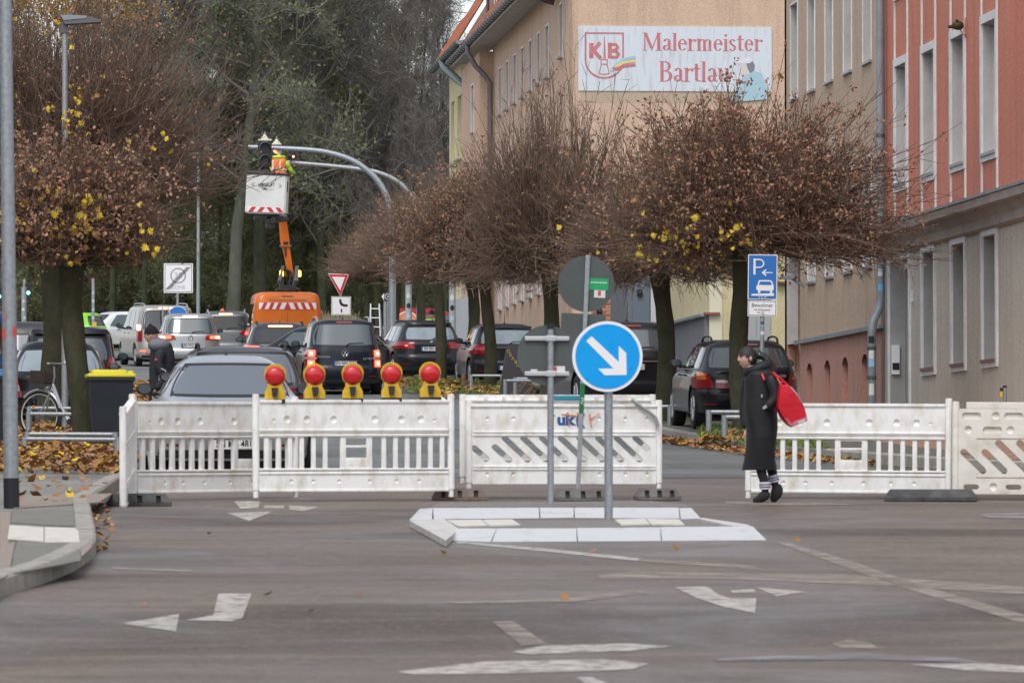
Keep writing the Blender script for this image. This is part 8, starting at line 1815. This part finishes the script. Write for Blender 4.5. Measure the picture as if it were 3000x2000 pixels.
for k, (z, c, w, cy, wy) in enumerate(rr):
    pf = 1 + .007 * abs(math.sin(k * PI / 4.0)); out.append((z, c, w * pf, cy, wy * pf))
ob('coat', rings(out, 32, 2.4, 0, .03), M_coat, wo, smooth=True, ang=80)
body = skin('body', [(wx(410), 0, wz(800), .10), (wx(400), 0, wz(620), .11), (wx(385), 0, wz(420), .12), (wx(345), 0, wz(290), .05), (wx(300), 0, wz(225), .05),
    (wx(390), -.07, wz(1000), .075), (wx(385), -.07, wz(1190), .055), (wx(422), -.07, wz(1330), .042), (wx(430), -.07, wz(1440), .035),
    (wx(450), .07, wz(1000), .075), (wx(500), .07, wz(1180), .055), (wx(520), .07, wz(1290), .042), (wx(545), .07, wz(1390), .035)],
    [(0, 1), (1, 2), (2, 3), (3, 4), (0, 5), (5, 6), (6, 7), (7, 8), (0, 9), (9, 10), (10, 11), (11, 12)], M_trs, wo)
# sleeves
skin('sleeve', [(wx(450), -.17, wz(345), .075), (wx(490), -.21, wz(450), .073), (wx(515), -.22, wz(560), .066), (wx(455), -.23, wz(620), .056), (wx(405), -.215, wz(645), .048)], [(0, 1), (1, 2), (2, 3), (3, 4)], M_coat, wo)
skin('sleeve', [(wx(320), .14, wz(350), .07), (wx(275), .17, wz(520), .062), (wx(262), .14, wz(700), .052), (wx(272), .10, wz(838), .045)], [(0, 1), (1, 2), (2, 3)], M_coat, wo)
hand(wo, (wx(272), .10, wz(838)), Euler((0, .1, 0)).to_matrix(), .95)
mb = MB(); mb.rbox(wx(385), wx(432), -.262, -.25, wz(655), wz(625), .004); mb.v = [(x, y, z + (x - wx(408)) * .45) for x, y, z in mb.v]; ob('pocket_trim', mb, mat('trim_grey', (.35, .35, .36), .6), wo)
mb = MB(); mb.box(wx(372), wx(386), -.225, -.22, wz(555), wz(528)); ob('sleeve_logo', mb, MATS['trim_grey'], wo)
# hood collar
mb = MB(); n = 26
for j, (r, z, rr_) in enumerate(((.115, -.045, .055),)):
    ring = [(wx(372) + .105 * math.cos(2 * PI * k / n), .105 * math.sin(2 * PI * k / n), wz(288) + .045 * math.cos(2 * PI * k / n)) for k in range(n + 1)]
    mb.tube(ring, .046, 10, cap=False)
mb.sphere((wx(440), 0, wz(300)), .10, 16, 10, (1.1, .95, .75)); ob('hood', mb, M_coat, wo, smooth=True, ang=80)
hd = head(wo, (wx(276), -.01, wz(198)), yaw=-PI / 2 + .18, tilt=.12, s=.92)
mb = MB(); mb.sphere((wx(372), .0, wz(165)), .045, 12, 8, (1, .9, 1)); mb.tube([(wx(372), 0, wz(165)), (wx(430), -.01, wz(190)), (wx(480), -.03, wz(250)), (wx(505), -.05, wz(330)), (wx(520), -.06, wz(390))], [.04, .038, .034, .028, .012], 10); ob('ponytail', mb, M_hair, wo, smooth=True)
mb = MB(); rh = random.Random(3)
for k in range(26):
    a = rh.uniform(-.06, .06); z0 = wz(120) - rh.uniform(0, .06); mb.tube([(wx(235) + rh.uniform(-.01, .03), a, z0 + .0), (wx(290), a * 1.15, wz(118) - abs(a) * .7), (wx(345), a * .8, wz(140) - abs(a) * .4), (wx(374), a * .3, wz(165))], .007, 4)
ob('hair_strands', mb, M_hair, wo, smooth=True); wo.children[-1]['kind'] = 'stuff'
mb = MB(); mb.lathe([(.032, -.014), (.036, 0), (.032, .014)], 12, 'x', (wx(378), -.005, wz(165))); ob('hair_tie', mb, mat('hair_tie', (.30, .42, .38), .6), wo)
# socks and shoes
M_sock = mat('sock_white', (.62, .62, .70), .85); M_sockd = mat('sock_stripe', (.03, .03, .08), .85)
for x0, y0, x1, y1, yy in ((424, 1312, 427, 1378, -.07), (508, 1252, 524, 1316, .07)):
    mb = MB(); mb.tube([(wx(x0), yy, wz(y0)), (wx(x1), yy, wz(y1))], [.056, .053], 16); s1 = ob('sock', mb, M_sock, wo, smooth=True)
    for f in (.30, .62): mb = MB(); a = Vector((wx(x0), yy, wz(y0))).lerp(Vector((wx(x1), yy, wz(y1))), f); b = Vector((wx(x0), yy, wz(y0))).lerp(Vector((wx(x1), yy, wz(y1))), f + .12); mb.tube([a, b], .0575, 16); ob('stripe', mb, M_sockd, s1)
M_shoe = mat('shoe_black', (.012, .012, .013), .8)
skin('shoe', [(wx(430), -.07, wz(1385), .052), (wx(432), -.07, wz(1455), .052), (wx(440), -.07, wz(1480), .044), (wx(370), -.07, wz(1478), .046), (wx(310), -.07, wz(1492), .032)], [(0, 1), (1, 2), (1, 3), (3, 4)], M_shoe, wo)
skin('shoe', [(wx(530), .07, wz(1330), .052), (wx(560), .07, wz(1385), .052), (wx(605), .07, wz(1400), .040), (wx(535), .07, wz(1450), .048), (wx(500), .07, wz(1492), .034)], [(0, 1), (1, 2), (1, 3), (3, 4)], M_shoe, wo)
# red bag
bg_ = thing('shoulder_bag', 'bright red shopping bag hanging from the shoulder of the walking woman', 'bag', base)
M_bag = mat('bag_red', (.66, .012, .028), .33, c2=(.50, .008, .02), ns=7, bump=.35, bs=9); M_bag2 = mat('bag_dusty', (.42, .06, .08), .5, c2=(.60, .25, .27), ns=6)
pts = [(522, 455), (560, 442), (605, 442), (690, 540), (750, 640), (775, 735), (765, 770), (640, 822), (600, 800), (545, 735), (500, 640)]
cx, cz = wx(635), wz(650); mb = MB(); n = len(pts)
fr_ = [(wx(x), -.33, wz(y)) for x, y in pts]; mid_ = [(cx + (wx(x) - cx) * .93, -.375, cz + (wz(y) - cz) * .93) for x, y in pts]; bk_ = [(wx(x), -.20, wz(y)) for x, y in pts]
mb.add(fr_ + bk_ + mid_ + [(cx, -.385, cz)], [(i, (i + 1) % n, (i + 1) % n + n, i + n) for i in range(n)] + [((i + 1) % n, i, i + 2 * n, (i + 1) % n + 2 * n) for i in range(n)] + [((i + 1) % n + 2 * n, i + 2 * n, 3 * n) for i in range(n)] + [tuple(n + i for i in range(n))])
o = fixn(ob('bag_body', mb, M_bag, bg_, smooth=True, ang=50))
mb = MB(); mb.add([(wx(x), -.39, wz(y)) for x, y in ((640, 775), (765, 728), (772, 768), (640, 820), (602, 798), (560, 742), (590, 740), (632, 790))], [tuple(range(8))]); fixn(ob('bag_bottom', mb, M_bag2, bg_)); mb = MB(); mb.add([(wx(x), -.395, wz(y)) for x, y in ((682, 770), (745, 748), (748, 775), (686, 795))], [(0, 1, 2, 3)]); fixn(ob('bag_label', mb, mat('label_grey', (.55, .50, .50), .6), bg_))
mb = MB(); mb.add([(wx(x), -.30, wz(y)) for x, y in ((598, 452), (640, 462), (690, 520), (735, 600), (758, 660), (740, 650), (700, 585), (650, 510))], [tuple(range(8))]); ob('bag_contents', mb, mat('cloth_pale', (.55, .50, .56), .8, c2=(.06, .09, .16), ns=9), bg_, smooth=True)
for a in ([(540, 450, -.34), (505, 370, -.30), (485, 335, -.2), (470, 330, -.1)], [(600, 445, -.30), (540, 385, -.29), (498, 345, -.2), (480, 332, -.1)], [(400, 400, -.245), (385, 350, -.20), (400, 320, -.12)]):
    mb = MB(); p3 = [Vector((wx(x), y_, wz(z))) for x, z, y_ in a]
    for u, v in zip(p3, p3[1:]): mb.tube([u, v], .011, 6)
    ob('strap', mb, M_bag, bg_)
# man with the beanie
DM = 83.; bs_ = col(455, DM); sm_ = FPX / DM; mn = thing('person', 'man in black and grey work jacket and black beanie behind the silver saloon', 'person', bs_)
def mx(x): return (x / 2.851 - 455) / sm_
def mz(y): return zat(700 + y / 2.851, DM, 455) - bs_.z
M_jk = mat('work_jacket_black', (.014, .017, .024), .75, c2=(.02, .024, .032), ns=3); M_jg = mat('work_jacket_grey', (.20, .21, .24), .8, c2=(.15, .155, .19), ns=4)
zt_ = [(mz(1370), 1370, 1245, 1420), (0, 1300, 1245, 1420), (0, 1200, 1245, 1430), (0, 1100, 1245, 1450), (0, 1000, 1250, 1462), (0, 930, 1255, 1450), (0, 880, 1262, 1415), (0, 850, 1275, 1370)]
tab = [(.82, mx(1330), .165, 0, .13)] + [(mz(y), (mx(a) + mx(b)) / 2, (mx(b) - mx(a)) / 2, 0, .14 if y > 860 else .1) for _, y, a, b in zt_]
ob('jacket', rings(interp_rings(tab, 36), 28, 2.4, 0, .03), M_jk, mn, smooth=True, ang=80)
skin('body', [(mx(1335), 0, .92, .12), (mx(1350), 0, 1.2, .12), (mx(1345), 0, 1.42, .1), (mx(1300), 0, 1.55, .05), (mx(1325), -.09, .5, .075), (mx(1350), -.09, .09, .05), (mx(1290), -.09, .05, .045), (mx(1375), .09, .5, .075), (mx(1420), .09, .12, .05), (mx(1380), .09, .06, .045)], [(0, 1), (1, 2), (2, 3), (0, 4), (4, 5), (5, 6), (0, 7), (7, 8), (8, 9)], M_trs, mn)
skin('sleeve', [(mx(1350), -.17, mz(915), .085), (mx(1310), -.22, mz(1050), .075), (mx(1370), -.22, mz(1160), .07), (mx(1300), -.24, mz(1265), .055)], [(0, 1), (1, 2), (2, 3)], M_jk, mn)
skin('sleeve', [(mx(1380), .17, mz(915), .085), (mx(1400), .22, mz(1080), .075), (mx(1330), .2, mz(1200), .055)], [(0, 1), (1, 2)], M_jk, mn)
mb = MB(); mb.sphere((mx(1325), -.03, mz(885)), .155, 16, 10, (1.05, 1.0, .72)); ob('yoke', mb, M_jg, mn, smooth=True); mb = MB(); mb.sphere((mx(1350), -.235, mz(1180)), .075, 12, 8, (.8, .6, 2.2)); ob('sleeve_panel', mb, M_jg, mn, smooth=True)
mb = MB(); mb.tube([(mx(1360), -.05, mz(860)), (mx(1410), -.03, mz(890)), (mx(1440), .02, mz(950))], [.04, .045, .03], 10); ob('hood', mb, M_jk, mn, smooth=True); mb = MB(); mb.tube([(mx(1340), -.315, mz(1085)), (mx(1375), -.31, mz(1100)), (mx(1392), -.30, mz(1140))], .008, 5); ob('reflective_piping', mb, mat('reflective', (.6, .65, .65), .4), mn); mb = MB(); mb.sphere((mx(1298), -.30, mz(1010)), .018, 8, 6, (1, .4, 1)); ob('badge', mb, mat('badge_red', (.7, .06, .05), .5), mn)
hand(mn, (mx(1292), -.24, mz(1262)), Euler((0, .4, 0)).to_matrix()); hand(mn, (mx(1325), .2, mz(1205)), Euler((0, .3, 0)).to_matrix())
head(mn, (mx(1262), -.02, mz(802)), yaw=-PI / 2 - .25, tilt=.15, s=1.04, cap=mat('beanie_black', (.010, .010, .011), .95, bump=.7, bs=40))
# generic standing worker
M_lime = mat('hivis_lime', (.42, .80, .02), .6); M_hor = mat('hivis_orange', (.95, .20, .02), .55); M_refl = mat('reflective_band', (.62, .66, .68), .35)
def worker(label, px, D, H, yaw, top, sleeve, vest=None, cap=None, trousers=M_trs, armL=None, armR=None, base_z=None, bend=0., tilt=.1, hood=None):
    b = col(px, D) if base_z is None else Vector((P(px, 900, D).x, P(px, 900, D).y, base_z)); t = thing('person', label, 'person', b, (0, 0, yaw)); k = H / 1.78
    skin('body', [(0, 0, .95 * k, .13 * k), (0, -.02 - bend * .3, 1.2 * k, .125 * k), (0, -bend * .7, 1.42 * k, .09 * k), (0, -bend, 1.53 * k, .05 * k), (-.09 * k, 0, .5 * k, .075 * k), (-.1 * k, 0, .09 * k, .05 * k), (-.1 * k, -.14 * k, .05 * k, .045 * k), (.09 * k, 0, .5 * k, .075 * k), (.1 * k, 0, .09 * k, .05 * k), (.1 * k, -.14 * k, .05 * k, .045 * k)], [(0, 1), (1, 2), (2, 3), (0, 4), (4, 5), (5, 6), (0, 7), (7, 8), (8, 9)], trousers, t)
    tab = [(.80, 0, .19, 0, .13), (1.0, 0, .20, -bend * .1, .14), (1.2, 0, .20, -bend * .4, .14), (1.38, 0, .21, -bend * .7, .13), (1.46, 0, .15, -bend * .8, .10), (1.52, 0, .08, -bend * .9, .07)]
    ob('jacket', rings([(z * k, c * k, w * k, cy, wy * k) for z, c, w, cy, wy in interp_rings(tab, 22)], 24, 2.4), top, t, smooth=True, ang=80)
    if vest:
        tb2 = [(z, c, w + .012, cy, wy + .012) for z, c, w, cy, wy in tab[:5]]; ob('vest', rings([(z * k, c * k, w * k, cy, wy * k) for z, c, w, cy, wy in interp_rings(tb2, 18)], 24, 2.4), vest, t, smooth=True, ang=80)
        for z in (.98, 1.12): mb = rings([(z * k, 0, .222 * k, -bend * .2, .162 * k), ((z + .05) * k, 0, .222 * k, -bend * .2, .162 * k)], 24, 2.4); ob('reflective_band', mb, M_refl, t, smooth=True)
        for sg in (-1, 1):
            for fr_ in (-1, 1): mb = MB(); mb.box(sg * .11 * k - .022, sg * .11 * k + .022, fr_ * .155 * k - bend * .5 - .004, fr_ * .155 * k - bend * .5 + .004, 1.17 * k, 1.40 * k); ob('reflective_strap', mb, M_refl, t)
    for sg, arm in ((-1, armL), (1, armR)):
        a = arm or [(.25, 0, 1.2), (.24, -.08, .92)]; pts = [(sg * .19 * k, -bend * .7, 1.38 * k, .075 * k)] + [(sg * x * k, y * k, z * k, r * k) for (x, y, z), r in zip(a, (.065, .052))]
        skin('sleeve', pts, [(0, 1), (1, 2)], sleeve, t); hand(t, (sg * a[-1][0] * k, a[-1][1] * k, a[-1][2] * k + .02), Euler((-.8 if arm else 0, 0, PI / 2)).to_matrix(), .95)
    if hood: mb = MB(); mb.tube([(.15 * k * math.cos(2 * PI * i / 16), .12 * k * math.sin(2 * PI * i / 16) - bend * .8, 1.49 * k) for i in range(17)], .04, 8, cap=False); ob('collar', mb, hood, t, smooth=True)
    head(t, (0, -.02 - bend * 1.05, 1.66 * k), 0, tilt, 1.0, cap=cap); return t
floor_z = E.z + .1
worker('worker in lime jacket and orange vest standing in the white bucket', 817, 156.9, 1.80, PI - .5, M_lime, M_lime, M_hor, mat('beanie_navy', (.008, .010, .016), .95), base_z=zat(437, 156.9) - 1.72, armL=[(.30, -.15, 1.1), (.26, -.42, 1.06)], armR=[(.27, -.1, 1.15), (.22, -.35, 1.2)], tilt=0, hood=M_lime, trousers=M_hor)
worker('worker with dark blue beanie and yellow orange jacket looking down behind the black estates', 1262, 158.2, 1.78, .1, M_lime, M_lime, M_hor, mat('beanie_blue', (.012, .02, .05), .95), bend=.12, tilt=.35, hood=M_lime)
worker('worker in bright orange clothes with orange cap behind the dark off-road car', 646, 191.5, 1.70, .4, M_hor, M_hor, None, mat('cap_orange', (.95, .18, .06), .6), tilt=.4, bend=.1, trousers=M_hor)
worker('dark haired person hardly showing behind the large black off-road car', 1757, 150.5 - 4, 1.86, PI, M_trs, M_trs)
